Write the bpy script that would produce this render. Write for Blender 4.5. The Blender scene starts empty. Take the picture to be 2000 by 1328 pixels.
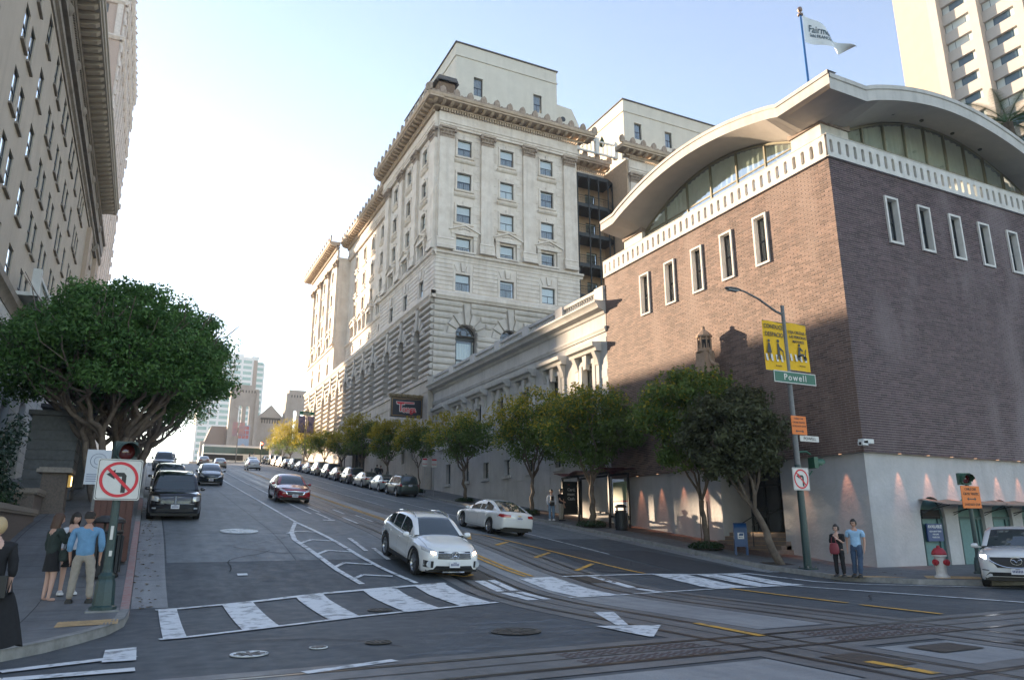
import bpy, bmesh, math, random
import numpy as np
from mathutils import Vector, Matrix, noise
from mathutils.bvhtree import BVHTree
rad = math.radians
S = bpy.context.scene
COL = S.collection
# ------------------------------------------------------------------ camera, sky, sun, exposure
cam = bpy.data.objects.new('camera', bpy.data.cameras.new('camera'))
COL.objects.link(cam)
cam.data.sensor_width = 36.0
cam.data.lens = 1431.6 / 2000 * 36
cam.data.clip_start = 0.1
cam.data.clip_end = 6000
_p, _y, _r = rad(14.5), rad(26.22), rad(-0.137)
_f0 = Vector((math.sin(_y), math.cos(_y), 0)); _r0 = Vector((math.cos(_y), -math.sin(_y), 0)); _u0 = Vector((0, 0, 1))
_F = _f0 * math.cos(_p) + _u0 * math.sin(_p); _U = _u0 * math.cos(_p) - _f0 * math.sin(_p)
_R = _r0 * math.cos(_r) + _U * math.sin(_r); _U2 = _U * math.cos(_r) - _r0 * math.sin(_r)
cam.matrix_world = Matrix(((_R.x, _U2.x, -_F.x, 0), (_R.y, _U2.y, -_F.y, 0), (_R.z, _U2.z, -_F.z, 1.62), (0, 0, 0, 1)))
S.camera = cam
SUN_AZ, SUN_EL = rad(24), rad(10)          # azimuth measured from +Y towards -X
world = bpy.data.worlds.new('World'); S.world = world; world.use_nodes = True
wt = world.node_tree; wt.nodes.clear()
wo = wt.nodes.new('ShaderNodeOutputWorld'); wb = wt.nodes.new('ShaderNodeBackground')
sk = wt.nodes.new('ShaderNodeTexSky'); sk.sky_type = 'NISHITA'; sk.sun_disc = False
sk.sun_elevation = SUN_EL; sk.sun_rotation = -SUN_AZ
sk.air_density = 1.0; sk.dust_density = 0.25; sk.ozone_density = 1.2; sk.altitude = 80
wb.inputs['Strength'].default_value = 0.10
hs_ = wt.nodes.new('ShaderNodeHueSaturation'); hs_.inputs['Saturation'].default_value = 0.86; hs_.inputs['Hue'].default_value = 0.512
wt.links.new(sk.outputs[0], hs_.inputs['Color']); wt.links.new(hs_.outputs[0], wb.inputs[0]); wt.links.new(wb.outputs[0], wo.inputs[0])
sl = bpy.data.lights.new('sun', 'SUN'); sl.energy = 4.2; sl.angle = rad(0.6); sl.color = (1.0, 0.76, 0.52)
so = bpy.data.objects.new('sun', sl); COL.objects.link(so)
_sd = Vector((-math.sin(SUN_AZ) * math.cos(SUN_EL), math.cos(SUN_AZ) * math.cos(SUN_EL), math.sin(SUN_EL)))
so.rotation_euler = _sd.to_track_quat('Z', 'Y').to_euler(); so.location = (-60, 150, 60)
S.view_settings.view_transform = 'Standard'; S.view_settings.look = 'None'
S.view_settings.gamma = 1; S.view_settings.exposure = 2.35
S.view_settings.use_curve_mapping = False
S.cycles.use_denoising = True
S.cycles.max_bounces = 6; S.cycles.diffuse_bounces = 3; S.cycles.glossy_bounces = 3
S.cycles.transmission_bounces = 3; S.cycles.transparent_max_bounces = 6
S.cycles.sample_clamp_indirect = 4
# ------------------------------------------------------------------ terrain
def sst(t):
 t = min(max(t, 0), 1); return t * t * (3 - 2 * t)
PR = [(-2000, 0), (17.5, 0), (21, .22), (60, 4.42), (90, 7.85), (130, 12.3), (142, 13.5), (150, 14.1), (160, 14.4), (200, 14.5), (300, 10), (700, -10), (3000, -30)]
def prof(Y):
 for (a, za), (b, zb) in zip(PR, PR[1:]):
  if Y <= b: return za + (zb - za) * (Y - a) / (b - a)
 return PR[-1][1]
def G(X, Y):
 L = 1 - sst((X - 6) / 12)
 return prof(Y) + L * (.7 * sst((Y - 14) / 14) - 1.2 * sst((Y - 85) / 30) * (1 - sst((Y - 150) / 60)))
# ------------------------------------------------------------------ materials
MATS = {}
def mat(name, col, rough=0.7, metal=0.0, var=0.0, scale=3.0, col2=None, bump=0.0, bscale=30.0, spec=0.5, emit=None, estr=0.0, coat=0.0, streak=0.0, trans=0.0, detail=6.0, alpha=1.0):
 if name in MATS: return MATS[name]
 m = bpy.data.materials.new(name); m.use_nodes = True; MATS[name] = m
 nt = m.node_tree; b = nt.nodes['Principled BSDF']; N = nt.nodes.new; L = nt.links.new
 c = (col[0], col[1], col[2], 1)
 b.inputs['Base Color'].default_value = c; b.inputs['Roughness'].default_value = rough
 b.inputs['Metallic'].default_value = metal; b.inputs['Specular IOR Level'].default_value = spec
 if coat: b.inputs['Coat Weight'].default_value = coat; b.inputs['Coat Roughness'].default_value = 0.04
 if emit: b.inputs['Emission Color'].default_value = (*emit, 1); b.inputs['Emission Strength'].default_value = estr
 if trans: b.inputs['Transmission Weight'].default_value = trans
 if alpha < 1: b.inputs['Alpha'].default_value = alpha
 if var or col2 or bump or streak:
  tc = N('ShaderNodeNewGeometry')
  cur = None
  if var or col2:
   n = N('ShaderNodeTexNoise'); n.inputs['Scale'].default_value = scale; n.inputs['Detail'].default_value = detail
   n.inputs['Roughness'].default_value = 0.65
   L(tc.outputs['Position'], n.inputs['Vector'])
   mr = N('ShaderNodeMapRange'); mr.inputs['From Min'].default_value = 0.32; mr.inputs['From Max'].default_value = 0.68
   L(n.outputs['Fac'], mr.inputs['Value'])
   mx = N('ShaderNodeMix'); mx.data_type = 'RGBA'
   c2 = col2 if col2 else tuple(max(0, v * (1 - var)) for v in col)
   c1 = col if col2 else tuple(min(1, v * (1 + var)) for v in col)
   mx.inputs[6].default_value = (*c1, 1); mx.inputs[7].default_value = (*c2, 1)
   L(mr.outputs[0], mx.inputs[0]); cur = mx.outputs[2]
  if streak:
   mp = N('ShaderNodeMapping'); mp.inputs['Scale'].default_value = (1.7, 1.7, 0.12)
   L(tc.outputs['Position'], mp.inputs['Vector'])
   n2 = N('ShaderNodeTexNoise'); n2.inputs['Scale'].default_value = 1.3; n2.inputs['Detail'].default_value = 7
   L(mp.outputs[0], n2.inputs['Vector'])
   mr2 = N('ShaderNodeMapRange'); mr2.inputs['From Min'].default_value = 0.5; mr2.inputs['From Max'].default_value = 0.92
   mr2.inputs['To Min'].default_value = 1.0; mr2.inputs['To Max'].default_value = 1 - streak
   L(n2.outputs['Fac'], mr2.inputs['Value'])
   m2 = N('ShaderNodeMix'); m2.data_type = 'RGBA'; m2.blend_type = 'MULTIPLY'; m2.inputs[0].default_value = 1
   if cur: L(cur, m2.inputs[6])
   else: m2.inputs[6].default_value = c
   L(mr2.outputs[0], m2.inputs[7]); cur = m2.outputs[2]
  if cur: L(cur, b.inputs['Base Color'])
  if bump:
   n3 = N('ShaderNodeTexNoise'); n3.inputs['Scale'].default_value = bscale; n3.inputs['Detail'].default_value = 5
   L(tc.outputs['Position'], n3.inputs['Vector'])
   bp = N('ShaderNodeBump'); bp.inputs['Strength'].default_value = bump; bp.inputs['Distance'].default_value = 0.02
   L(n3.outputs['Fac'], bp.inputs['Height']); L(bp.outputs[0], b.inputs['Normal'])
 return m
def leafmat(name, c1, c2, trans=0.35):
 """leaves: colour varies leaf clump by leaf clump, some light comes through"""
 m = bpy.data.materials.new(name); m.use_nodes = True; MATS[name] = m
 nt = m.node_tree; b = nt.nodes['Principled BSDF']; N = nt.nodes.new; L = nt.links.new
 g = N('ShaderNodeNewGeometry'); n = N('ShaderNodeTexNoise'); n.inputs['Scale'].default_value = 1.4; n.inputs['Detail'].default_value = 9
 n.inputs['Roughness'].default_value = 0.8
 L(g.outputs['Position'], n.inputs['Vector'])
 mr = N('ShaderNodeMapRange'); mr.inputs['From Min'].default_value = .35; mr.inputs['From Max'].default_value = .65; L(n.outputs['Fac'], mr.inputs['Value'])
 mx = N('ShaderNodeMix'); mx.data_type = 'RGBA'; mx.inputs[6].default_value = (*c1, 1); mx.inputs[7].default_value = (*c2, 1)
 L(mr.outputs[0], mx.inputs[0]); L(mx.outputs[2], b.inputs['Base Color'])
 b.inputs['Roughness'].default_value = 0.5; b.inputs['Specular IOR Level'].default_value = 0.35
 t = N('ShaderNodeBsdfTranslucent'); L(mx.outputs[2], t.inputs['Color'])
 ms = N('ShaderNodeMixShader'); ms.inputs[0].default_value = trans
 L(b.outputs[0], ms.inputs[1]); L(t.outputs[0], ms.inputs[2]); L(ms.outputs[0], nt.nodes['Material Output'].inputs['Surface'])
 return m
M = MATS
# ------------------------------------------------------------------ mesh builder
class MB:
 def __init__(s): s.v = []; s.f = []; s.m = []; s.ch = []
 def add(s, vs, fs, mi=0):
  o = len(s.v); s.ch.append((o, len(s.f))); s.v += [tuple(p) for p in vs]; s.f += [tuple(i + o for i in f) for f in fs]; s.m += [mi] * len(fs); return s
 def box(s, x0, x1, y0, y1, z0, z1, mi=0, mx=None):
  vs = [(x, y, z) for x in (x0, x1) for y in (y0, y1) for z in (z0, z1)]
  if mx: vs = [tuple(mx @ Vector(p)) for p in vs]
  return s.add(vs, [(0, 1, 3, 2), (4, 6, 7, 5), (0, 4, 5, 1), (2, 3, 7, 6), (0, 2, 6, 4), (1, 5, 7, 3)], mi)
 def quad(s, a, b, c, d, mi=0): return s.add([a, b, c, d], [(0, 1, 2, 3)], mi)
 def prism(s, poly, w0, w1, axis='x', mi=0, mx=None):
  """closed polygon (list of 2D) extruded along axis"""
  n = len(poly)
  def P(a, b, w): return {'x': (w, a, b), 'y': (a, w, b), 'z': (a, b, w)}[axis]
  vs = [P(a, b, w0) for a, b in poly] + [P(a, b, w1) for a, b in poly]
  if mx: vs = [tuple(mx @ Vector(p)) for p in vs]
  fs = [tuple(range(n))[::-1], tuple(range(n, 2 * n))] + [(i, (i + 1) % n, n + (i + 1) % n, n + i) for i in range(n)]
  return s.add(vs, fs, mi)
 def tube(s, pts, rs, n=8, mi=0, cap=True):
  pts = [Vector(p) for p in pts]
  if not hasattr(rs, '__len__'): rs = [rs] * len(pts)
  prev = None; vs = []; k = len(pts)
  for i, p in enumerate(pts):
   d = (pts[min(i + 1, k - 1)] - pts[max(i - 1, 0)])
   if d.length < 1e-9: d = Vector((0, 0, 1))
   d.normalize()
   a = prev if prev is not None else (Vector((1, 0, 0)) if abs(d.x) < .9 else Vector((0, 1, 0)))
   a = (a - d * a.dot(d)).normalized(); prev = a; b = d.cross(a)
   vs += [tuple(p + (a * math.cos(2 * math.pi * j / n) + b * math.sin(2 * math.pi * j / n)) * rs[i]) for j in range(n)]
  fs = [(i * n + j, i * n + (j + 1) % n, (i + 1) * n + (j + 1) % n, (i + 1) * n + j) for i in range(k - 1) for j in range(n)]
  if cap: fs += [tuple(range(n))[::-1], tuple(range((k - 1) * n, k * n))]
  return s.add(vs, fs, mi)
 def lathe(s, prof_, c=(0, 0, 0), n=16, mi=0, axis='z', caps=True):
  vs = []; k = len(prof_)
  for r, z in prof_:
   for j in range(n):
    a = 2 * math.pi * j / n; x, y = r * math.cos(a), r * math.sin(a)
    q = (x, y, z) if axis == 'z' else ((z, x, y) if axis == 'x' else (x, z, y))
    vs.append((c[0] + q[0], c[1] + q[1], c[2] + q[2]))
  fs = [(i * n + j, i * n + (j + 1) % n, (i + 1) * n + (j + 1) % n, (i + 1) * n + j) for i in range(k - 1) for j in range(n)]
  if caps: fs += [tuple(range(n))[::-1], tuple(range((k - 1) * n, k * n))]
  return s.add(vs, fs, mi)
 def grid(s, fn, nu, nv, mi=0):
  vs = [fn(i / nu, j / nv) for i in range(nu + 1) for j in range(nv + 1)]
  w = nv + 1
  return s.add(vs, [(i * w + j, (i + 1) * w + j, (i + 1) * w + j + 1, i * w + j + 1) for i in range(nu) for j in range(nv)], mi)
 def mesh(s, name, mats, smooth=35, off=None):
  me = bpy.data.meshes.new(name)
  if off: v = [(a - off[0], b - off[1], c - off[2]) for a, b, c in s.v]
  else: v = s.v
  me.from_pydata(v, [], s.f)
  for m in (mats if isinstance(mats, (list, tuple)) else [mats]): me.materials.append(m)
  if any(s.m): me.polygons.foreach_set('material_index', s.m)
  if smooth:
   me.polygons.foreach_set('use_smooth', [True] * len(s.f)); me.set_sharp_from_angle(angle=rad(smooth))
  return me
 def build(s, name, mats, parent=None, world=False, kind=None, label=None, smooth=35, recalc=False, loc=None):
  off = tuple(parent.location) if (world and parent is not None) else None
  if off and parent.parent: off = None
  me = s.mesh(name, mats, smooth, off)
  if recalc:
   bm = bmesh.new(); bm.from_mesh(me); bmesh.ops.recalc_face_normals(bm, faces=bm.faces); bm.to_mesh(me); bm.free()
  return link(name, me, parent, kind, label, loc)
def split(mb, name, mats, parent, n=300, merge=1, smooth=35, rest=None):
 """every piece added to mb becomes an object; past n the farthest stay joined as stuff"""
 ch = mb.ch[::merge] + [(len(mb.v), len(mb.f))]; P = []
 for (a, fa), (b, fb) in zip(ch, ch[1:]):
  P.append((sum((c - d) ** 2 for c, d in zip(mb.v[a], (0, 0, 2))), a, b, fa, fb))
 P.sort(); st = MB()
 for i, (_, a, b, fa, fb) in enumerate(P):
  q = MB() if i < n else st
  q.add(mb.v[a:b], [tuple(k - a for k in f) for f in mb.f[fa:fb]]); q.m[len(q.f) - (fb - fa):] = mb.m[fa:fb]
  if i < n: q.build(name, mats, parent, world=True, smooth=smooth)
 if st.v: st.build(rest or name, mats, parent, world=True, kind='stuff', smooth=smooth)
def link(name, me, parent=None, kind=None, label=None, loc=None, rot=None):
 o = bpy.data.objects.new(name, me); COL.objects.link(o)
 if parent is not None: o.parent = parent
 if kind: o['kind'] = kind
 if label: o['label'] = label
 if loc is not None: o.location = loc
 if rot is not None: o.rotation_euler = rot
 return o
def thing(name, label, cat, loc=(0, 0, 0), rz=0, group=None, rx=0):
 o = bpy.data.objects.new(name, None); COL.objects.link(o); o.location = loc; o.rotation_euler = (rx, 0, rz)
 o.empty_display_size = .2
 return tag(o, label, cat, group)
def tag(o, label, cat, group=None):
 o['label'] = label; o['category'] = cat
 if group: o['group'] = group
 return o
def struct(mb, name, m, smooth=35): return mb.build(name, m, kind='structure', smooth=smooth)
def copy_tree(o, parent=None):
 c = o.copy(); COL.objects.link(c); c.parent = parent
 if parent is not None: c.matrix_parent_inverse = o.matrix_parent_inverse
 for ch in o.children: copy_tree(ch, c)
 return c
def text(body, size, m, parent, loc, rot, name='lettering', ext=0.002, fat=.012, ax='CENTER', sx=1.0, space=1.0):
 cu = bpy.data.curves.new(name, 'FONT'); cu.body = body; cu.size = size; cu.extrude = ext
 cu.align_x = ax; cu.align_y = 'CENTER'; cu.resolution_u = 3; cu.space_character = space
 cu.offset = size * fat
 cu.materials.append(m)
 o = bpy.data.objects.new(name, cu); COL.objects.link(o); o.parent = parent; o.location = loc; o.rotation_euler = rot
 o.scale = (sx, 1, 1)
 return o
random.seed(7)
R = random.Random(11)
# ------------------------------------------------------------------ materials used all over
def roadmat(name, c1, c2, fine, bumpv, rough, patch=(.5, .62, .75), tracks=False):
 m = bpy.data.materials.new(name); m.use_nodes = True; MATS[name] = m
 nt = m.node_tree; b = nt.nodes['Principled BSDF']; N = nt.nodes.new; L = nt.links.new
 g = N('ShaderNodeNewGeometry')
 def noi(sc, det, vec=None, ro=.6):
  n = N('ShaderNodeTexNoise'); n.inputs['Scale'].default_value = sc; n.inputs['Detail'].default_value = det; n.inputs['Roughness'].default_value = ro
  L(vec if vec is not None else g.outputs['Position'], n.inputs['Vector']); return n.outputs['Fac']
 def mr(src, a, b_, lo, hi):
  r = N('ShaderNodeMapRange'); r.inputs['From Min'].default_value = a; r.inputs['From Max'].default_value = b_
  r.inputs['To Min'].default_value = lo; r.inputs['To Max'].default_value = hi; L(src, r.inputs['Value']); return r.outputs[0]
 mx = N('ShaderNodeMix'); mx.data_type = 'RGBA'; mx.inputs[6].default_value = (*c1, 1); mx.inputs[7].default_value = (*c2, 1)
 L(mr(noi(.45, 8), .35, .65, 0, 1), mx.inputs[0])
 cur = mx.outputs[2]
 def mul(cur, fac):
  k = N('ShaderNodeMix'); k.data_type = 'RGBA'; k.blend_type = 'MULTIPLY'; k.inputs[0].default_value = 1
  L(cur, k.inputs[6]); L(fac, k.inputs[7]); return k.outputs[2]
 cur = mul(cur, mr(noi(fine, 2), .3, .7, .72, 1.28))
 mp = N('ShaderNodeMapping'); mp.inputs['Scale'].default_value = (1.3, .07, .07); L(g.outputs['Position'], mp.inputs['Vector'])
 cur = mul(cur, mr(noi(2.2, 4, mp.outputs[0]), .35, .7, 1.08, .82))
 cur = mul(cur, mr(noi(1.9, 3), .60, .72, 1.0, .78))
 L(cur, b.inputs['Base Color'])
 L(mr(noi(3, 5), .3, .7, rough - .1, rough + .12), b.inputs['Roughness'])
 b.inputs['Specular IOR Level'].default_value = 0.45
 bp = N('ShaderNodeBump'); bp.inputs['Strength'].default_value = bumpv; bp.inputs['Distance'].default_value = .01
 L(noi(fine * .8, 3), bp.inputs['Height']); L(bp.outputs[0], b.inputs['Normal'])
 return m
roadmat('asphalt', (.070, .083, .094), (.050, .061, .071), 160, .5, .62)
roadmat('street concrete', (.155, .175, .188), (.122, .138, .150), 120, .3, .58)
roadmat('light concrete', (.28, .29, .295), (.21, .22, .23), 110, .3, .55)
roadmat('track bed', (.165, .168, .17), (.12, .123, .126), 110, .4, .5)
roadmat('sidewalk', (.15, .155, .16), (.105, .11, .116), 90, .25, .7)
roadmat('sidewalk dark', (.085, .085, .088), (.06, .061, .066), 90, .25, .7)
roadmat('brick paving', (.16, .095, .07), (.11, .07, .055), 40, .3, .75)
mat('kerb', (.22, .22, .21), .8, var=.25, scale=4, bump=.3)
mat('kerb red', (.34, .15, .14), .75, col2=(.30, .27, .25), scale=5, bump=.3, bscale=15)
mat('kerb white', (.55, .55, .53), .75, var=.25, scale=5)
mat('paint white', (.66, .68, .69), .6, col2=(.20, .215, .225), scale=3.5, detail=10)
mat('paint yellow', (.62, .33, .045), .6, col2=(.20, .15, .08), scale=3.5, detail=10)
for k in ('paint white', 'paint yellow'):
 for n_ in M[k].node_tree.nodes:
  if n_.type == 'MAP_RANGE': n_.inputs['From Min'].default_value = .50; n_.inputs['From Max'].default_value = .64
mat('rail', (.05, .05, .05), .28, metal=.8, var=.3)
mat('rail groove', (.018, .018, .02), .6)
mat('iron cover', (.07, .065, .06), .5, metal=.4, var=.3, scale=30)
mat('joint', (.03, .031, .033), .9)
mat('tactile', (.46, .31, .15), .85, var=.25, scale=9)
# ------------------------------------------------------------------ ground
xs = [-1500, -400, -150, -60, -30, -16, -10, -7] + [-6 + .5 * i for i in range(65)] + [27.5, 30, 34, 40, 60, 150, 400, 1500]
ys = [-600, -200, -80, -40, -20, -10, 0, 5, 9] + [11 + .5 * i for i in range(40)] + [31 + i for i in range(30)] + [61 + 1.5 * i for i in range(100)] + [215, 230, 260, 300, 350, 450, 700, 1200, 3000]
g = MB(); W_ = len(ys)
g.add([(x, y, G(min(max(x, -20), 60), y)) for x in xs for y in ys],
      [(i * W_ + j, (i + 1) * W_ + j, (i + 1) * W_ + j + 1, i * W_ + j + 1) for i in range(len(xs) - 1) for j in range(W_ - 1)])
GND = struct(g, 'ground', M['asphalt'])
def sheet(mb, a, b, c, d, off, step=.6, mi=0):
 """bilinear patch a-b-c-d laid on the ground at height off"""
 a, b, c, d = [Vector((*p, 0)) for p in (a, b, c, d)]
 nu = max(1, int(max((b - a).length, (c - d).length) / step + .99)); nv = max(1, int(max((d - a).length, (c - b).length) / step + .99))
 def fn(u, v):
  p = (a.lerp(b, u)).lerp(d.lerp(c, u), v); return (p.x, p.y, G(p.x, p.y) + off)
 mb.grid(fn, nu, nv, mi)
 return mb
def stripe(mb, pts, w, off, step=.6, mi=0):
 """painted line of width w along pts"""
 P = [Vector((*p, 0)) for p in pts]
 for i in range(len(P) - 1):
  d = (P[i + 1] - P[i]).normalized(); n = Vector((-d.y, d.x, 0)) * (w / 2)
  sheet(mb, (P[i] - n)[:2], (P[i + 1] - n)[:2], (P[i + 1] + n)[:2], (P[i] + n)[:2], off, step, mi)
 return mb
def disc(mb, x, y, r, off, n=20, mi=0, h=0):
 k = len(mb.v)
 vs = [(x, y, G(x, y) + off)] + [(x + r * math.cos(2 * math.pi * i / n), y + r * math.sin(2 * math.pi * i / n), G(x + r * math.cos(2 * math.pi * i / n), y + r * math.sin(2 * math.pi * i / n)) + off) for i in range(n)]
 mb.add(vs, [(0, 1 + i, 1 + (i + 1) % n) for i in range(n)], mi)
# concrete carriageway up the hill, slab by slab, joints left open
g = MB(); rr = random.Random(3)
def slabs(mb, x0, x1, y0, y1, lw, ll, off, gap=.03):
 nx = max(1, round((x1 - x0) / lw)); y = y0
 while y < y1 - .1:
  ye = min(y + ll, y1)
  for i in range(nx):
   a = x0 + (x1 - x0) * i / nx; b = x0 + (x1 - x0) * (i + 1) / nx
   sheet(mb, (a + gap / 2, y + gap / 2), (b - gap / 2, y + gap / 2), (b - gap / 2, ye - gap / 2), (a + gap / 2, ye - gap / 2), off, 1.0)
  y = ye
g1 = MB(); slabs(g1, .72, 7.45, 22.2, 50, 3.36, 4.6, .004); slabs(g1, .72, 7.45, 50, 190, 6.8, 9, .004, .05)
split(g1, 'road_slab', M['street concrete'], GND)
g1 = MB(); slabs(g1, 13.0, 20.45, 30, 60, 3.7, 4.6, .004); slabs(g1, 13.0, 20.45, 60, 190, 7.4, 9, .004, .05)
split(g1, 'road_slab', M['street concrete'], GND)
g1 = MB(); slabs(g1, .0, .70, 17.3, 110, .7, 3.0, .006, .02); slabs(g1, 19.75, 20.5, 20, 110, .75, 3.0, .006, .02)
split(g1, 'gutter_slab', M['light concrete'], GND)
g1 = MB(); slabs(g1, 9.45, 11.05, 9.9, 190, 1.7, 5, .005, .02)
# the concrete field of the crossing
slabs(g1, 9.45, 11.05, 6.2, 7.7, 1.7, 3, .005); slabs(g1, 13.0, 30, 6.2, 7.7, 4, 3, .005); slabs(g1, -6, 7.45, 6.2, 7.7, 4, 3, .005)
slabs(g1, 9.45, 11.05, -30, 4.2, 1.7, 5, .005); slabs(g1, 13.0, 30, -30, 4.2, 5, 5, .005)
split(g1, 'track_slab', M['light concrete'], GND)
# track beds, rails, cable slots
bed = MB(); rl = MB(); gr = MB()
for cx in (8.45, 12.02):
 sheet(bed, (cx - .96, -30), (cx + .96, -30), (cx + .96, 195), (cx - .96, 195), .008, 1.0)
 for dx in (-.53, .53):
  stripe(rl, [(cx + dx, -30), (cx + dx, 195)], .07, .013, 1.0); stripe(gr, [(cx + dx + (.065 if dx > 0 else -.065), -30), (cx + dx + (.065 if dx > 0 else -.065), 195)], .06, .012, 1.0)
 stripe(gr, [(cx, -30), (cx, 195)], .035, .013, 1.0)
for cy in (8.78, 5.25):
 sheet(bed, (-60, cy - .95 - .15), (60, cy - .95 + .15), (60, cy + .95 + .15), (-60, cy + .95 - .15), .0095, 1.5)
 for dy in (-.53, .53):
  stripe(rl, [(-60, cy + dy - .15), (60, cy + dy + .15)], .07, .0155, 1.5); stripe(gr, [(-60, cy + dy - .215 if dy < 0 else cy + dy - .085), (60, cy + dy + .085 if dy < 0 else cy + dy + .215)], .06, .0145, 1.5)
 stripe(gr, [(-60, cy - .15), (60, cy + .15)], .035, .0155, 1.5)
struct(bed, 'track_bed', M['track bed']); struct(rl, 'rail', M['rail']); struct(gr, 'rail_groove', M['rail groove'])
# herring-bone brick infill in the Powell line bed
g = MB()
for x0, x1 in ((5.2, 7.6), (9.6, 12.4)):
 for side in (-.27, .27):
  y0 = 8.78 + side
  nx = int((x1 - x0) / .11)
  for i in range(nx):
   for j in range(3):
    x = x0 + i * .11; y = y0 - .17 + j * .12 + (.05 if i % 2 else 0) + (x / 60) * .15
    ang = .6 if (i % 2) else -.6
    c_, s_ = math.cos(ang), math.sin(ang)
    a, b_ = .055, .026
    q = [(x + px * c_ - py * s_, y + px * s_ + py * c_) for px, py in ((-a, -b_), (a, -b_), (a, b_), (-a, b_))]
    g.add([(px, py, .0135) for px, py in q], [(0, 1, 2, 3)])
g.build('track_brick', mat('track brick', (.10, .065, .06), .8, var=.4, scale=20), kind='structure')
# iron plates
g = MB()
for (x, y, w, l) in ((8.45, 19.8, .9, 1.3), (12.02, 19.3, .9, 1.6), (8.45, 7.0, .7, .9), (12.02, 6.6, .7, 1.1), (10.3, 7.2, .9, .55)):
 sheet(g, (x - w / 2, y - l / 2), (x + w / 2, y - l / 2), (x + w / 2, y + l / 2), (x - w / 2, y + l / 2), .019, .5)
struct(g, 'track_cover', M['iron cover'])
# painted markings
pw = MB(); py_ = MB()
TOP = [(.45, 16.95), (.85, 17.0), (4, 18.1), (7.3, 18.78), (9.6, 19.25), (11.3, 19.6), (14.9, 20.2), (18.7, 19.9)]
BOT = [(.45, 13.1), (.85, 13.2), (4, 14.72), (7.4, 15.8), (10.2, 16.0), (11.4, 16.2), (15, 16.75), (17.7, 16.75)]
def ly(line, x):
 return float(np.interp(x, [p[0] for p in line], [p[1] for p in line]))
O = .019
for x0, x1 in ((.5, .84), (1.72, 2.36), (3.33, 3.98), (4.98, 5.84), (6.38, 7.25), (8.2, 8.5), (8.62, 8.85), (9.68, 10.9), (12.2, 12.5), (14.9, 16.2), (16.6, 17.4), (17.6, 18.3)):
 sh = .35 if x0 > 14 else 0
 sheet(pw, (x0 - sh, ly(BOT, x0)), (x1 - sh, ly(BOT, x1)), (x1, ly(TOP, x1)), (x0, ly(TOP, x0)), O, .4)
stripe(pw, TOP[:4], .16, O + .001, .4); stripe(pw, BOT[:4], .16, O + .001, .4)
stripe(pw, TOP[5:], .14, O + .001, .4); stripe(pw, BOT[5:], .14, O + .001, .4)
stripe(pw, [(9.4, 16.02), (11.2, 16.15)], .14, O + .001, .4)
# crosswalks over Powell
stripe(pw, [(18.7, 19.9), (19.65, 16.1), (21.5, 13.9), (22.6, 12.6), (23.2, 8), (23.4, -10)], .16, O + .002, .5)
stripe(pw, [(17.3, 16.7), (18.0, 10.7), (18.6, 4), (19, -10)], .14, O + .002, .5)
stripe(pw, [(-14, 9.4), (-1.3, 11.05), (.12, 11.6)], .22, O, .5); stripe(pw, [(-14, 8.6), (-1.2, 10.45), (.13, 10.5)], .26, O, .5)
sheet(pw, (-.25, 11.2), (.14, 11.2), (.14, 12.4), (-.25, 12.3), O + .001, .5)
stripe(pw, [(1.9, 9.35), (3.1, 9.7)], .18, O, .5)
# arrow ahead of the crossing
for q in ([(7.60, 11.36), (7.80, 11.29), (8.76, 13.17), (8.38, 13.33)], [(7.22, 11.42), (8.29, 11.02), (7.33, 9.93), (7.26, 9.97)]):
 sheet(pw, *q, O, .4)
# edge line, chevrons left of the uphill track
stripe(pw, [(5.45, 30), (5.5, 60), (5.6, 120)], .12, O, 1.0)
stripe(pw, [(6.75, 34), (7.0, 90)], .10, O, 1.0)
stripe(pw, [(4.72, 26.9), (4.55, 25.3), (5.15, 19.0)], .16, O, .5)
stripe(pw, [(4.72, 26.9), (5.45, 30.3)], .14, O, .5)
stripe(pw, [(5.45, 30), (5.6, 27), (6.0, 22.6), (6.55, 18.9)], .14, O, .5)
for a in (27.2, 25.3, 23.5, 21.8, 20.2):
 x = 4.62 + (26 - a) * .075
 stripe(pw, [(x, a - .6), (x + .42, a - .05), (x + 1.15, a - .35)], .12, O + .001, .5)
# lane text patch and small arrows between the rails
for (x, y, w, l) in ((7.1, 33, .12, 3), (7.35, 36.5, .12, 3), (6.95, 31.2, .5, .35), (7.9, 31.5, .12, 2.6), (8.9, 33, .12, 3), (6.4, 24.4, .14, 2.2), (6.75, 22.9, .14, 1.7), (8.45, 36, .1, 2.4)):
 sheet(pw, (x - w / 2, y - l / 2), (x + w / 2, y - l / 2), (x + w / 2, y + l / 2), (x - w / 2, y + l / 2), O, .5)
stripe(pw, [(16.5, 25), (16.5, 41), (16.3, 62), (16.3, 120)], .10, O, 1.0)
stripe(pw, [(13.35, 45), (13.4, 130)], .10, O, 1.0)
sheet(pw, (2.35, 20.5), (2.6, 20.5), (2.6, 20.75), (2.35, 20.75), O, .5)
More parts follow.
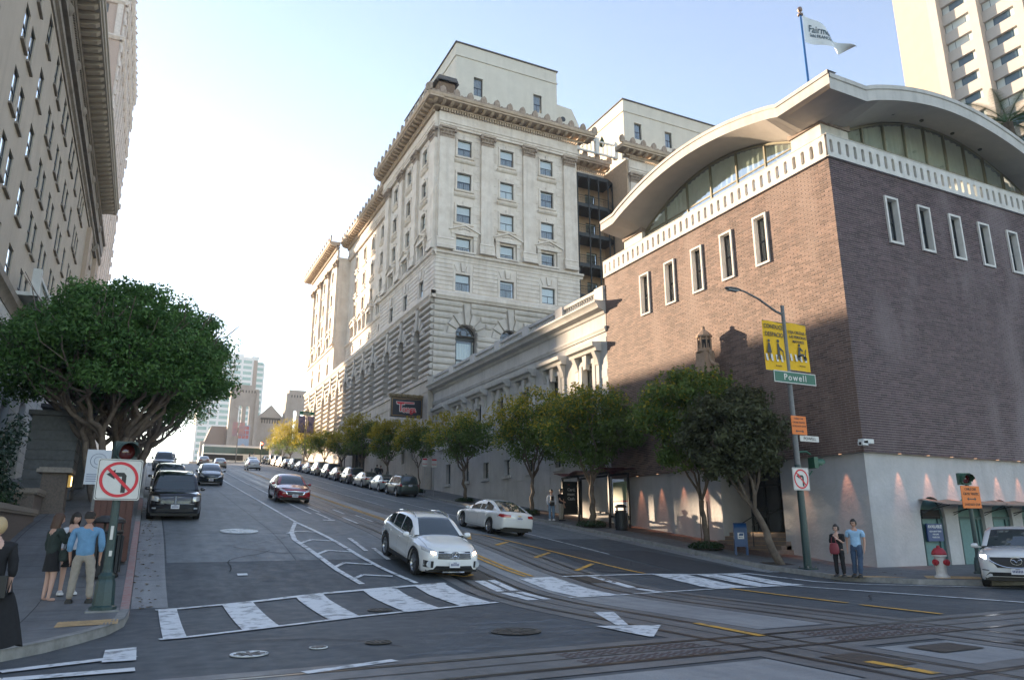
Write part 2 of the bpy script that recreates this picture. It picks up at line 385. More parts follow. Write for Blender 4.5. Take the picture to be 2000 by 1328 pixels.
# yellow
stripe(py_, [(10.05, 19.6), (9.75, 24), (9.75, 190)], .13, O, 1.0); stripe(py_, [(10.3, 19.6), (10.0, 24), (10.0, 190)], .13, O, 1.0)
stripe(py_, [(11.45, 27), (12.6, 29.8), (13.2, 29.5), (14.8, 20.4)], .16, O + .001, .5)
for a in (27.2, 24.6, 22.3):
 stripe(py_, [(13.2 + (27 - a) * .18, a), (12.0 + (27 - a) * .1, a - 1.5)], .14, O + .001, .5)
stripe(py_, [(14.95, 16.6), (14.45, 12.3)], .14, O, .5); stripe(py_, [(14.36, 11.9), (14.2, 9.9)], .14, O, .5)
stripe(py_, [(9.0, 10.95), (8.85, 9.2)], .15, O + .003, .5); stripe(py_, [(8.35, 6.9), (8.36, 6.0)], .17, O + .003, .5)
stripe(py_, [(7.2, 20.6), (7.5, 20.2), (8.2, 19.6), (8.55, 19.9)], .12, O + .003, .4)
pw.build('road_marking', M['paint white'], kind='structure')
py_.build('road_marking', M['paint yellow'], kind='structure')
# darker repair patches, scrape marks
g = MB(); sheet(g, (13.3, 20.6), (16.4, 20.6), (16.2, 26.2), (14.2, 26.2), .011, .5)
sheet(g, (16.6, 20.4), (19.6, 20.4), (18.9, 26.0), (16.6, 26.2), .011, .5)
struct(g, 'asphalt_patch', mat('asphalt fresh', (.036, .038, .042), .75, var=.2, scale=2, bump=.4, bscale=120))
# pale scuffed dust round the big manhole: a thin film with ragged gaps
m = mat('road dust', (.30, .34, .38), .8); nt = m.node_tree; g_ = nt.nodes.new('ShaderNodeNewGeometry'); mp = nt.nodes.new('ShaderNodeMapping'); mp.inputs['Scale'].default_value = (.5, 2.2, 1)
n_ = nt.nodes.new('ShaderNodeTexNoise'); n_.inputs['Scale'].default_value = 1.6; n_.inputs['Detail'].default_value = 9; n_.inputs['Roughness'].default_value = .7; mr_ = nt.nodes.new('ShaderNodeMapRange'); mr_.inputs['From Min'].default_value = .50; mr_.inputs['From Max'].default_value = .78; mr_.inputs['To Max'].default_value = .55
nt.links.new(g_.outputs['Position'], mp.inputs['Vector']); nt.links.new(mp.outputs[0], n_.inputs['Vector']); nt.links.new(n_.outputs['Fac'], mr_.inputs['Value']); nt.links.new(mr_.outputs[0], nt.nodes['Principled BSDF'].inputs['Alpha'])
g = MB()
for q in ([(3.2, 9.6), (6.9, 9.9), (7.2, 12.6), (4.6, 13.2)], [(5.2, 12.3), (7.2, 12.6), (7.3, 14.3), (5.9, 14.3)]): sheet(g, *q, .006 if q[0][1] < 10 else .007, .4)
struct(g, 'road_dust', m)
# cracks and tar seams
g = MB(); rr = random.Random(12)
for (x, y, a, n_) in ((2.2, 21, 1.4, 9), (4.6, 23, 2.8, 7), (3.2, 24.5, 1.2, 12), (1.5, 30, 1.6, 14), (14.8, 22, .3, 8), (17, 24, 2.6, 8), (3.4, 15.2, .2, 7), (1.2, 12.4, .5, 9), (6.3, 13.2, 2.2, 7), (15.5, 12.5, 1.3, 9), (4.2, 34, 1.5, 16), (16.5, 31, 1.7, 12)):
 P = [(x, y)]
 for i in range(n_): a += rr.uniform(-.5, .5); P.append((P[-1][0] + .35 * math.cos(a), P[-1][1] + .35 * math.sin(a)))
 stripe(g, P, rr.uniform(.012, .03), .0125, .4)
struct(g, 'road_crack', M['joint'])
# manholes
def manhole(x, y, r, label, ring='iron cover', white=False, z=.02):
 o = thing('manhole_cover', label, 'manhole', (x, y, G(x, y)))
 sx = (G(x + .5, y) - G(x - .5, y)); sy = (G(x, y + .5) - G(x, y - .5))
 o.rotation_euler = (math.atan(sy), -math.atan(sx), 0)
 b = MB(); b.lathe([(r * .98, .012), (r, .024), (r * .9, .026), (r * .88, .016), (0.001, .016)], n=24); b.build('ring', M['paint white'] if white else M['iron cover'], o)
 b = MB()
 for i in range(8):
  a = i * math.pi / 4; q = Matrix.Rotation(a, 4, 'Z'); b.box(r * .25, r * .8, -.018, .018, .016, .026, 0, q)
 b.lathe([(r * .22, .014), (r * .22, .027), (.001, .028)], n=12)
 b.build('lid_rib', M['paint white'] if white and r > .5 else M['iron cover'], o)
manhole(3.04, 27.2, .62, 'large round manhole with white painted rim in the left uphill lane', white=True)
manhole(1.5, 11.05, .25, 'small white rimmed round cover in the near left lane', white=True)
manhole(5.7, 11.45, .42, 'large dark round manhole on the pale worn asphalt')
manhole(4.6, 15.5, .26, 'round cover lying inside the striped crosswalk')
manhole(2.45, 11.2, .13, 'tiny white valve cover right of the white rimmed one', white=True)
manhole(3.35, 11.3, .2, 'small dark rimmed cover left of the big manhole')
# sidewalks, kerbs
def sweep_curve(A, w, z0, z1, mi_fn, mb):
 """kerb of width w running to the left of the curve A"""
 P = [Vector((*p, 0)) for p in A]; n = len(P)
 rows = []
 for i in range(n):
  d = (P[min(i + 1, n - 1)] - P[max(i - 1, 0)]).normalized(); nn = Vector((-d.y, d.x, 0)) * w
  q = P[i] + nn; zz = G(P[i].x, P[i].y)
  rows.append([(P[i].x, P[i].y, zz + z0), (P[i].x + nn.x * .12, P[i].y + nn.y * .12, zz + z1), (q.x, q.y, zz + z1), (q.x, q.y, zz + z0)])
 for i in range(n - 1):
  mb.add(rows[i] + rows[i + 1], [(0, 4, 5, 1), (1, 5, 6, 2), (2, 6, 7, 3)], mi_fn(A[i]))
def densify(A, step):
 out = []
 for a, b in zip(A, A[1:]):
  n = max(1, int(math.dist(a, b) / step)); out += [(a[0] + (b[0] - a[0]) * i / n, a[1] + (b[1] - a[1]) * i / n) for i in range(n)]
 return out + [A[-1]]
LC = densify([(-60, 4.5), (-14, 10.0), (-6, 10.9), (-3, 11.3), (-1.9, 11.65), (-1.4, 11.95), (-1.0, 12.5), (-.6, 13.3), (-.28, 14.1), (-.06, 15.1), (.0, 16.3), (0, 18), (0, 60)], .5) + densify([(0, 60), (0, 132)], 1.5)
mb = MB(); sweep_curve(LC, .17, -.08, .15, lambda p: (1 if 16 < p[1] < 29 or (p[1] > 33 and p[1] < 40) else (2 if p[1] > 40 else 0)), mb)
mb.build('kerb', [M['kerb'], M['kerb red'], M['kerb white']], kind='structure')
RC = densify([(60, 13.3), (27, 13.5), (24, 13.7), (22.4, 14.2), (21.2, 15.4), (20.6, 17.2), (20.5, 19), (20.5, 60)][::-1], .5)
RC = densify([(20.5, 140), (20.5, 60)], 1.5) + RC
mb = MB(); sweep_curve(RC, .17, -.08, .15, lambda p: 0, mb); mb.build('kerb', M['kerb'], kind='structure')
def walk(A, back, off, name, m, n=6):
 mb = MB(); rows = []
 for p in A:
  b = back(p); rows.append([(p[0] + (b[0] - p[0]) * t, p[1] + (b[1] - p[1]) * t) for t in [i / n for i in range(n + 1)]])
 k = n + 1
 mb.add([(x, y, G(x, y) + off) for r in rows for x, y in r], [(i * k + j, (i + 1) * k + j, (i + 1) * k + j + 1, i * k + j + 1) for i in range(len(rows) - 1) for j in range(n)])
 return struct(mb, name, m)
walk([(x, y) if x < -.02 or y < 16.9 else (-.1, y) for x, y in LC if y >= 10], lambda p: (-14 if p[0] > -3 else -14 + (p[0] + 3), max(p[1], 21 + (p[0] < -3) * 2)), .143, 'sidewalk', M['sidewalk'], 16)
walk([(x + .1 if y > 18 else x + .05, y) for x, y in RC], lambda p: (24.6 if p[1] > 19.3 else max(24.6, p[0] + 2), max(p[1], 19.3)), .143, 'sidewalk', M['sidewalk'], 6)
# scored joints of the sidewalks
g = MB()
for y in [14 + 1.25 * i for i in range(60)]:
 stripe(g, [(-4 if y > 18 else -9, y), (-.2 if y > 17 else -.8, y)], .018, .1455, .6); stripe(g, [(20.75, y + 6), (24.1, y + 6)], .018, .1455, .6)
for x in (-1.6, -3.0): stripe(g, [(x, 12.4), (x, 90)], .018, .1458, .6)
for x in (21.9, 23.0): stripe(g, [(x, 17 if x < 22.5 else 14.5), (x, 90)], .018, .1458, .6)
struct(g, 'sidewalk_joint', M['joint'])
# red-brown brick border along the right hand buildings
g = MB(); rr = random.Random(5); y = 22.6
while y < 44:
 for i in range(8):
  x = 22.25 + .22 * i + (.11 if int(y * 10) % 2 else 0);
  sheet(g, (x, y), (x + .205, y), (x + .205, y + .095), (x, y + .095), .152 + rr.uniform(-.0015, .0015), 1)
 y += .11
split(g, 'paving_brick', M['brick paving'], GND, smooth=0)
# tactile pads with ribs and domes
g = MB()
sheet(g, (-1.05, 14.2), (-.16, 14.35), (-.16, 15.0), (-1.05, 14.9), .150, .3)
for i in range(17):
 x = -1.02 + i * .052; sheet(g, (x, 14.24), (x + .026, 14.24), (x + .026, 14.9), (x, 14.9), .157, .5)
struct(g, 'tactile_pad', M['tactile'])
for q in ([(20.35, 18.1), (21.5, 17.0), (21.75, 16.1), (20.6, 16.9)], [(21.9, 15.6), (23.0, 16.5), (24.0, 15.3), (22.9, 14.5)]):
 g = MB(); sheet(g, *q, .151, .3)
 a, b, c_, d = [Vector((*p, 0)) for p in q]
 for i in range(12):
  for j in range(9):
   p = a.lerp(b, (i + .5) / 12).lerp(d.lerp(c_, (i + .5) / 12), (j + .5) / 9); z = G(p.x, p.y) + .151
   g.add([(p.x - .02, p.y - .02, z), (p.x + .02, p.y - .02, z), (p.x + .02, p.y + .02, z), (p.x - .02, p.y + .02, z), (p.x, p.y, z + .009)], [(0, 1, 4), (1, 2, 4), (2, 3, 4), (3, 0, 4)])
 struct(g, 'tactile_pad', M['tactile'])
# ------------------------------------------------------------------ facade helpers
class Face:
 """vertical facade: o = origin corner (x, y), axis 'X' (runs along x, outward -Y), 'Y-' (runs along y, outward -X), 'Y+' (outward +X)"""
 def __init__(s, kind, c): s.kind = kind; s.c = c
 def P(s, u, z, d=0):
  """u along the wall, z up, d outward"""
  if s.kind == 'X': return (u, s.c - d, z)
  if s.kind == 'Y-': return (s.c - d, u, z)
  return (s.c + d, u, z)
 def rz(s): return {'X': 0, 'Y-': -math.pi / 2, 'Y+': math.pi / 2}[s.kind]
 def box(s, mb, u0, u1, z0, z1, d0, d1, mi=0):
  a = s.P(u0, z0, d0); b = s.P(u1, z1, d1)
  return mb.box(min(a[0], b[0]), max(a[0], b[0]), min(a[1], b[1]), max(a[1], b[1]), z0, z1, mi)
 def profile(s, mb, u0, u1, prof_, mi=0):
  """prof_: list of (d, z) swept from u0 to u1"""
  n = len(prof_); A = [s.P(u0, z, d) for d, z in prof_]; B = [s.P(u1, z, d) for d, z in prof_]
  fs = [(i, (i + 1) % n, n + (i + 1) % n, n + i) for i in range(n)] + [tuple(range(n))[::-1], tuple(range(n, 2 * n))]
  return mb.add(A + B, fs, mi)
 def wall(s, mb, u0, u1, z0, z1, holes, depth, d=0, mi=0, zfn=None):
  """sheet with real openings and reveals"""
  us = sorted({u0, u1, *[h[0] for h in holes], *[h[1] for h in holes]}); zs = sorted({z0, z1, *[h[2] for h in holes], *[h[3] for h in holes]})
  us = [u for u in us if u0 <= u <= u1]; zs = [z for z in zs if z0 <= z <= z1]
  for a, b in zip(us, us[1:]):
   for p, q in zip(zs, zs[1:]):
    cu, cz = (a + b) / 2, (p + q) / 2
    if any(h[0] < cu < h[1] and h[2] < cz < h[3] for h in holes): continue
    mb.add([s.P(a, p, d), s.P(b, p, d), s.P(b, q, d), s.P(a, q, d)], [(0, 1, 2, 3)], mi)
  for a, b, p, q in holes:
   f = [s.P(a, p, d), s.P(b, p, d), s.P(b, q, d), s.P(a, q, d)]; k = [s.P(a, p, d - depth), s.P(b, p, d - depth), s.P(b, q, d - depth), s.P(a, q, d - depth)]
   mb.add(f + k, [(0, 1, 5, 4), (1, 2, 6, 5), (2, 3, 7, 6), (3, 0, 4, 7)], mi)
 def put(s, me, name, u, z, d, parent, kids=()):
  """a copy of a shared window mesh with its own pane / sill children"""
  p = s.P(u, z, d); L = parent.location
  o = link(name, me, parent, loc=(p[0] - L[0], p[1] - L[1], p[2] - L[2]), rot=(0, 0, s.rz()))
  for nm, m2 in kids: link(nm, m2, o)
  return o
class Shift(Face):
 def __init__(s, F, e): s.kind = F.kind; s.c = F.c; s.e = e
 def P(s, u, z, d=0): return Face.P(s, u, z + s.e, d + s.e * .7)
def glassmat(name, tint, gloss=.35, rough=.03):
 m = bpy.data.materials.new(name); m.use_nodes = True; MATS[name] = m
 nt = m.node_tree; nt.nodes.remove(nt.nodes['Principled BSDF']); N = nt.nodes.new; L = nt.links.new
 t = N('ShaderNodeBsdfTransparent'); t.inputs[0].default_value = (*tint, 1)
 gl = N('ShaderNodeBsdfGlossy'); gl.inputs['Roughness'].default_value = rough; gl.inputs['Color'].default_value = (.9, .95, 1, 1)
 fr = N('ShaderNodeLayerWeight'); fr.inputs['Blend'].default_value = .15
 ad = N('ShaderNodeMath'); ad.operation = 'ADD'; ad.inputs[1].default_value = gloss; ad.use_clamp = True; L(fr.outputs['Facing'], ad.inputs[0])
 ms = N('ShaderNodeMixShader'); L(ad.outputs[0], ms.inputs[0]); L(t.outputs[0], ms.inputs[1]); L(gl.outputs[0], ms.inputs[2])
 nz = N('ShaderNodeTexNoise'); nz.inputs['Scale'].default_value = .9; bp = N('ShaderNodeBump'); bp.inputs['Strength'].default_value = .04; bp.inputs['Distance'].default_value = .3
 gg = N('ShaderNodeNewGeometry'); L(gg.outputs['Position'], nz.inputs['Vector']); L(nz.outputs['Fac'], bp.inputs['Height']); L(bp.outputs[0], gl.inputs['Normal'])
 L(ms.outputs[0], nt.nodes['Material Output'].inputs['Surface']); return m
glassmat('window glass', (.68, .72, .72), .05)
glassmat('lounge glass', (.90, 1, 1), .26)
glassmat('hotel glass', (.7, .75, .75), .6)
mat('window frame', (.022, .026, .03), .4)
mat('blind', (.90, .90, .87), .9, var=.06, scale=9)
mat('curtain', (.30, .31, .29), .95, var=.3, scale=6)
mat('room dark', (.018, .018, .02), .9)
mat('terracotta', (.76, .69, .61), .8, col2=(.60, .52, .44), scale=.8, bump=.25, bscale=9, streak=.28)
mat('terracotta base', (.60, .55, .49), .82, col2=(.44, .40, .35), scale=.7, bump=.3, bscale=9, streak=.35)
mat('ornament', (.42, .34, .27), .85, col2=(.24, .18, .14), scale=2.5, bump=.5, bscale=14)
mat('cornice stone', (.55, .44, .33), .8, col2=(.38, .29, .21), scale=1.2, bump=.3, bscale=9)
mat('annex stone', (.56, .55, .53), .85, col2=(.44, .43, .41), scale=.6, bump=.3, bscale=8, streak=.3)
mat('penthouse stucco', (.62, .59, .52), .9, var=.05, scale=.8, streak=.12)
mat('roof lead', (.09, .09, .095), .7, var=.2)
mat('hotel stucco', (.50, .435, .36), .9, col2=(.44, .38, .31), scale=.5, bump=.2, bscale=14, streak=.18)
mat('hotel trim', (.33, .29, .245), .85, col2=(.22, .19, .16), scale=1.2, bump=.3, streak=.3)
mat('white stone', (.62, .62, .60), .8, var=.08, scale=1.5, bump=.2, streak=.15)
mat('granite dark', (.10, .105, .11), .65, col2=(.06, .062, .066), scale=6, detail=12, bump=.2)
mat('granite brown', (.15, .115, .095), .7, col2=(.08, .065, .055), scale=18, detail=12, bump=.3)
mat('iron', (.018, .021, .023), .55)
mat('balcony wall', (.50, .36, .25), .9, var=.1)
def window_set(w, h, style='sash', blind=.45, frame='window frame', bars=True):
 """meshes shared by alike windows: origin at the bottom centre, glass plane at y=0 facing -y"""
 f = MB(); t = .07
 f.box(-w / 2, -w / 2 + t, -.03, .05, 0, h); f.box(w / 2 - t, w / 2, -.03, .05, 0, h)
 f.box(-w / 2 + t, w / 2 - t, -.03, .05, h - t, h); f.box(-w / 2 + t, w / 2 - t, -.03, .05, 0, t)
 if style in ('sash', 'sash2'): f.box(-w / 2 + t, w / 2 - t, -.035, .04, h * .48, h * .48 + .06)
 if style == 'sash2' or bars: f.box(-.02, .02, -.02, .02, t, h * .48)
 p = MB(); p.quad((-w / 2 + t, 0, t), (w / 2 - t, 0, t), (w / 2 - t, 0, h - t), (-w / 2 + t, 0, h - t))
 b = MB(); zb = h * (1 - blind)
 b.quad((-w / 2 + t, .02, zb), (w / 2 - t, .02, zb), (w / 2 - t, .02, h - t), (-w / 2 + t, .02, h - t))
 n = 18
 b.grid(lambda u, v: (-w / 2 + t + (w - 2 * t) * u, .13 + .02 * math.sin(u * 40), t + (h - 2 * t) * v), n, 1, 1)
 b.box(-w / 2, w / 2, .35, .4, 0, h, 2)
 return (f.mesh('window', M[frame], 0), p.mesh('pane', M['window glass'], 0), b.mesh('blind', [M['blind'], M['curtain'], M['room dark']], 0))
WS = {}
def wset(w, h, *a, **k):
 key = (w, h, a, tuple(sorted(k.items())))
 if key not in WS: WS[key] = window_set(w, h, *a, **k)
 return WS[key]
def put_window(F, u, z, w, h, depth, parent, *a, **k):
 f, p, b = wset(w, h, *a, **k)
 return F.put(f, 'window', u, z, -depth + .05, parent, (('pane', p), ('blind', b)))
# ------------------------------------------------------------------ the big hotel on the hill (right)
XF, YF = 24.2, 67.0
HT = thing('hotel_building', 'grand pale stone hotel with arched rusticated base and crested cornice', 'hotel', (XF, YF, prof(YF)))
FR = Face('X', YF); FL = Face('Y-', XF); FC = Face('Y-', XF + 1.8)
ROWS = [40.8, 36.85, 33.05, 29.4]       # window bottoms
rcols = [27.3, 32.4, 37.45]
wallm = MB(); trim = MB(); orn = MB(); cor = MB(); mod = MB(); ant = MB(); TR0 = trim; base = MB(); course = MB()
def bay_windows(F, cols, rows, w=1.65, h=1.95, rr=random.Random(2)):
 hs = []
 for u in cols:
  for z in rows:
   hs.append((u - w / 2, u + w / 2, z, z + h))
   put_window(F, u, z, w, h, .28, HT, 'sash', blind=rr.choice([.45, .5, .55, .5, .12, .9]))
 return hs
# upper walls
SUR = []
def upper(F, u0, u1, cols, w=1.65, pil=None):
 hs = bay_windows(F, cols, ROWS, w)
 F.wall(wallm, u0, u1, 29.6, 44.2, [h for h in hs if h[2] > 29.6] + [(h[0], h[1], 29.6, h[3]) for h in hs if h[2] <= 29.6], .3)
 h2 = bay_windows(F, cols, [25.5], w, 1.8)
 F.wall(wallm, u0, u1, 25.2, 29.6, h2 + [(h[0], h[1], 29.4, 29.6) for h in hs if h[2] < 29.5], .3)
 for u in cols:
  for k, z in enumerate(ROWS):
   trim = orn = MB(); SUR.append(trim)
   # surround and sill
   F.box(trim, u - w / 2 - .22, u - w / 2 - .002, z - .1, z + 2.1, 0, .07); F.box(trim, u + w / 2 + .002, u + w / 2 + .22, z - .1, z + 2.1, 0, .07)
   F.box(trim, u - w / 2 - .22, u + w / 2 + .22, z + 1.952, z + 2.2, 0, .09)
   if k < 3:
    F.profile(trim, u - w / 2 - .3, u + w / 2 + .3, [(0, z - .25), (.16, z - .2), (.2, z - .02), (0, z - .004)])
    F.profile(trim, u - w / 2 - .4, u + w / 2 + .4, [(0, z - .85), (.1, z - .8), (.24, z - .62), (.26, z - .5), (0, z - .48)])
    F.box(trim, u - w / 2 + .1, u + w / 2 - .1, z - .47, z - .27, 0, .05)
    F.box(trim, u - .14, u + .14, z + 1.96, z + 2.45, .02, .14)
   else:
    # pedimented window: side colonnettes, entablature, gable, carved centre
    for sx in (-1, 1):
     F.box(trim, u + sx * (w / 2 + .42) - .16, u + sx * (w / 2 + .42) + .16, 29.8, z + 2.0, 0, .3)
     F.box(orn, u + sx * (w / 2 + .42) - .2, u + sx * (w / 2 + .42) + .2, z + 1.75, z + 2.15, 0, .36)
    F.box(trim, u - w / 2 - .7, u + w / 2 + .7, z + 2.15, z + 2.42, 0, .42)
    q = [(u - w / 2 - .85, z + 2.42), (u + w / 2 + .85, z + 2.42), (u + w / 2 + .85, z + 2.55), (u, z + 3.2), (u - w / 2 - .85, z + 2.55)]
    vs = [F.P(a, b, .1) for a, b in q] + [F.P(a, b, .34) for a, b in q]
    trim.add(vs, [tuple(range(5)), tuple(range(5, 10))] + [(i, (i + 1) % 5, 5 + (i + 1) % 5, 5 + i) for i in range(5)])
    q = [(u - w / 2 - .95, z + 2.5), (u, z + 3.2), (u + w / 2 + .95, z + 2.5), (u + w / 2 + .95, z + 2.66), (u, z + 3.38), (u - w / 2 - .95, z + 2.66)]
    vs = [F.P(a, b, .0) for a, b in q] + [F.P(a, b, .5) for a, b in q]
    trim.add(vs, [(0, 1, 4, 5), (1, 2, 3, 4), (6, 7, 10, 11), (7, 8, 9, 10)] + [(i, (i + 1) % 6, 6 + (i + 1) % 6, 6 + i) for i in range(6)])
    for j in range(7):
     a = -.6 + j * .2; c_ = F.P(u + a, z + 2.66 + .22 * (1 - abs(a)), .36)
     orn.lathe([(.001, -.1), (.09, -.05), (.11, 0), (.07, .07), (.001, .1)], c_, 6)
    F.box(trim, u - w / 2 - .5, u + w / 2 + .5, 29.62, 29.8, 0, .36)
  trim = MB(); SUR.append(trim)
  # second storey keystones and frames
  F.box(trim, u - w / 2 - .25, u - w / 2 - .002, 25.4, 27.45, 0, .06); F.box(trim, u + w / 2 + .002, u + w / 2 + .25, 25.4, 27.45, 0, .06)
  F.box(trim, u - w / 2 - .25, u + w / 2 + .25, 27.32, 27.55, 0, .07)
  q = [(u - .16, 27.56), (u + .16, 27.56), (u + .28, 28.5), (u - .28, 28.5)]
  vs = [F.P(a, b, .0) for a, b in q] + [F.P(a, b, .2) for a, b in q]
  trim.add(vs, [(4, 5, 6, 7), (0, 1, 5, 4), (1, 2, 6, 5), (2, 3, 7, 6), (3, 0, 4, 7)])
  for sx in (-1, 1):
   q = [(u + sx * .34, 27.56), (u + sx * .7, 27.56), (u + sx * 1.0, 28.3), (u + sx * .46, 28.3)]
   vs = [F.P(a, b, .0) for a, b in q] + [F.P(a, b, .08) for a, b in q]
   trim.add(vs, [(4, 5, 6, 7), (0, 1, 5, 4), (1, 2, 6, 5), (2, 3, 7, 6), (3, 0, 4, 7)])
 # thin banded courses of the second storey
 z = 25.45
 while z < 28.9:
  edges = [u0] + [e for u in cols for e in (u - w / 2 - .3, u + w / 2 + .3)] + [u1]
  if z > 28.3: edges = [u0, u1]
  elif z > 27.4: edges = [u0] + [e for u in cols for e in (u - 1.15, u + 1.15)] + [u1]
  for a, b in zip(edges[::2], edges[1::2]):
   if b - a > .1: F.profile(course, a, b, [(0, z), (.07, z + .03), (.07, z + .4), (0, z + .43)])
  z += .46
 # courses of the main wall (fine ashlar joints)
def pilaster(F, a, b, z0=29.8, z1=42.5):
 trim = MB(); orn = MB()
 F.box(trim, a, b, z0 + 1.1, z1, -.01, .32)
 F.profile(trim, a - .12, b + .12, [(0, z0), (.5, z0), (.5, z0 + .35), (.4, z0 + .45), (.4, z0 + .95), (.46, z0 + 1.02), (.34, z0 + 1.18), (0, z0 + 1.18)])
 # corinthian capital: bell, leaves, volutes, abacus
 w = b - a
 F.profile(orn, a + .02, b - .02, [(0, z1), (.34, z1), (.46, z1 + 1.0), (0, z1 + 1.0)])
 for row, (zz, n, dd) in enumerate(((z1 + .02, 5, .36), (z1 + .38, 4, .44))):
  for j in range(n):
   u = a + w * (j + .5) / n
   p0 = F.P(u - .13, zz, dd - .1); p1 = F.P(u + .13, zz, dd - .1); p2 = F.P(u + .15, zz + .34, dd + .06); p3 = F.P(u - .15, zz + .34, dd + .06); p4 = F.P(u, zz + .40, dd + .2); p5 = F.P(u, zz + .26, dd + .24)
   orn.add([p0, p1, p2, p3, p4, p5], [(0, 1, 2, 3), (3, 2, 4), (4, 2, 5), (3, 4, 5)])
 for sx in (a - .06, b + .06): orn.lathe([(.001, -.14), (.17, -.12), (.2, 0), (.17, .12), (.001, .14)], F.P(sx, z1 + .84, .5), 8, axis='y')
 F.box(orn, a - .14, b + .14, z1 + 1.02, z1 + 1.24, -.01, .6)
 trim.build('pilaster', M['terracotta'], HT, world=True); orn.build('capital', M['ornament'], HT, world=True, smooth=50)
PILR = [(24.35, 26.0), (29.2, 30.7), (34.35, 35.85), (39.6, 41.1)]
for a, b in PILR: pilaster(FR, a, b)
upper(FR, XF, 41.5, rcols)
lc1 = [71.0, 76.4, 81.7]; PILL = [(67.15, 68.7), (73.0, 74.4), (78.3, 79.7), (83.8, 85.3)]
for a, b in PILL: pilaster(FL, a, b)
upper(FL, YF, 86.5, lc1, 1.45)
lc2 = [89.0, 93.5, 98.2, 102.8, 107.4]
upper(FC, 86.5, 112.0, lc2, 1.35)
lc3 = [116.0, 122.2, 128.0];
for a, b in [(112.2, 113.8), (118.4, 119.8), (124.4, 125.8), (130.3, 131.8)]: pilaster(FL, a, b)
upper(FL, 112.0, 132.0, lc3, 1.45)
# returns of the pavilions, far end, roof
wallm.box(XF, XF + 1.8, 86.5, 86.52, 25.2, 44.2); wallm.box(XF, XF + 1.8, 111.98, 112.0, 25.2, 44.2)
wallm.box(XF, 90, 132, 132.3, 8, 46)
wallm.box(41.48, 41.5, YF, 80, 20, 46)
wallm.box(XF + 3, 41.4, YF + 3, 131.9, 44, 46.2)
# fine ashlar joints on the flat walls of the right front: thin raised blocks
rr = random.Random(4)
def ashlar(F, u0, u1, z0, z1, hs, lw=.95, lh=.48, d=.032):
 z = z0; k = 0
 while z < z1 - .1:
  u = u0 - (lw / 2 if k % 2 else 0)
  while u < u1:
   a, b = max(u, u0) + .018, min(u + lw, u1) - .018
   if b - a > .1 and not any(h[0] - .25 < b and h[1] + .25 > a and h[2] - .9 < z + lh and h[3] + .3 > z for h in hs):
    dd = d + rr.uniform(-.004, .006)
    F.box(course, a, b, z + .018, z + lh - .018, .001, dd)
   u += lw
  z += lh; k += 1
for a, b in zip([26.0, 30.7, 35.85], [29.2, 34.35, 39.6]):
 ashlar(FR, a, b, 29.9, 43.7, [(u - .83, u + .83, z, z + 1.95) for u in rcols for z in ROWS])
# entablature, dentils, modillions, cornice and cresting, swept round all fronts
def entab(F, u0, u1, m0=0, m1=0, ez=0):
 """m0/m1: +1 where the end is an outer corner (cornice runs past), -1 inner corner"""
 F.profile(wallm, u0, u1, [(0, 43.74), (.34, 43.74), (.34, 44.0), (.42, 44.02), (.42, 44.25), (.5, 44.3), (.5, 44.42), (.36, 44.45), (.36, 45.5), (0, 45.5)])
 for i in range(int((u1 - u0) / .3)):
  u = u0 + .15 + i * (u1 - u0) / int((u1 - u0) / .3)
  F.box(cor, u - .085, u + .085, 45.48, 45.8, .36, .62)
 F.profile(cor, u0 - m0 * .6, u1 + m1 * .6, [(0, 45.8), (.66, 45.8), (.7, 45.95), (0, 45.95)])
 n = max(1, round((u1 - u0 + m0 + m1) / .95))
 for i in range(n + 1):
  u = u0 - m0 * .8 + i * (u1 - u0 + (m0 + m1) * .8) / n
  F.profile(mod, u - .17, u + .17, [(.6, 45.96), (.9, 45.9), (1.35, 46.06), (1.5, 46.24), (.6, 46.24)])
 e0, e1 = u0 - m0 * 1.7, u1 + m1 * 1.7
 F.profile(cor, e0, e1, [(0, 46.24), (1.6, 46.24), (1.6, 46.42), (1.72, 46.45), (1.8, 46.62), (1.8, 46.72), (0, 46.8)])
 n = max(1, round((e1 - e0) / 1.62))
 for i in range(n + 1):
  u = e0 + i * (e1 - e0) / n; big = 1
  # palmette antefix
  q = [(-.34, 0), (.34, 0), (.42, .5), (.28, .86), (0, 1.08), (-.28, .86), (-.42, .5)]
  vs = [F.P(u + a, 46.74 + b, 1.5) for a, b in q] + [F.P(u + a * .8, 46.74 + b * .95, 1.68) for a, b in q]
  ant.add(vs, [tuple(range(7))[::-1], tuple(range(7, 14))] + [(j, (j + 1) % 7, 7 + (j + 1) % 7, 7 + j) for j in range(7)])
  if i < n:
   for k, hh in enumerate((.22, .34, .26, .34, .22)):
    uu = u + (e1 - e0) / n * (.2 + k * .15); F.box(orn, uu - .11, uu + .11, 46.72, 46.74 + hh, 1.5, 1.66)
entab(FR, XF, 41.5, 1, 1); entab(Shift(FL, .004), YF, 86.5, 1, 0); entab(FC, 86.5, 112.0, 0, 0); entab(Shift(FL, .004), 112.0, 132.0, 0, 1)
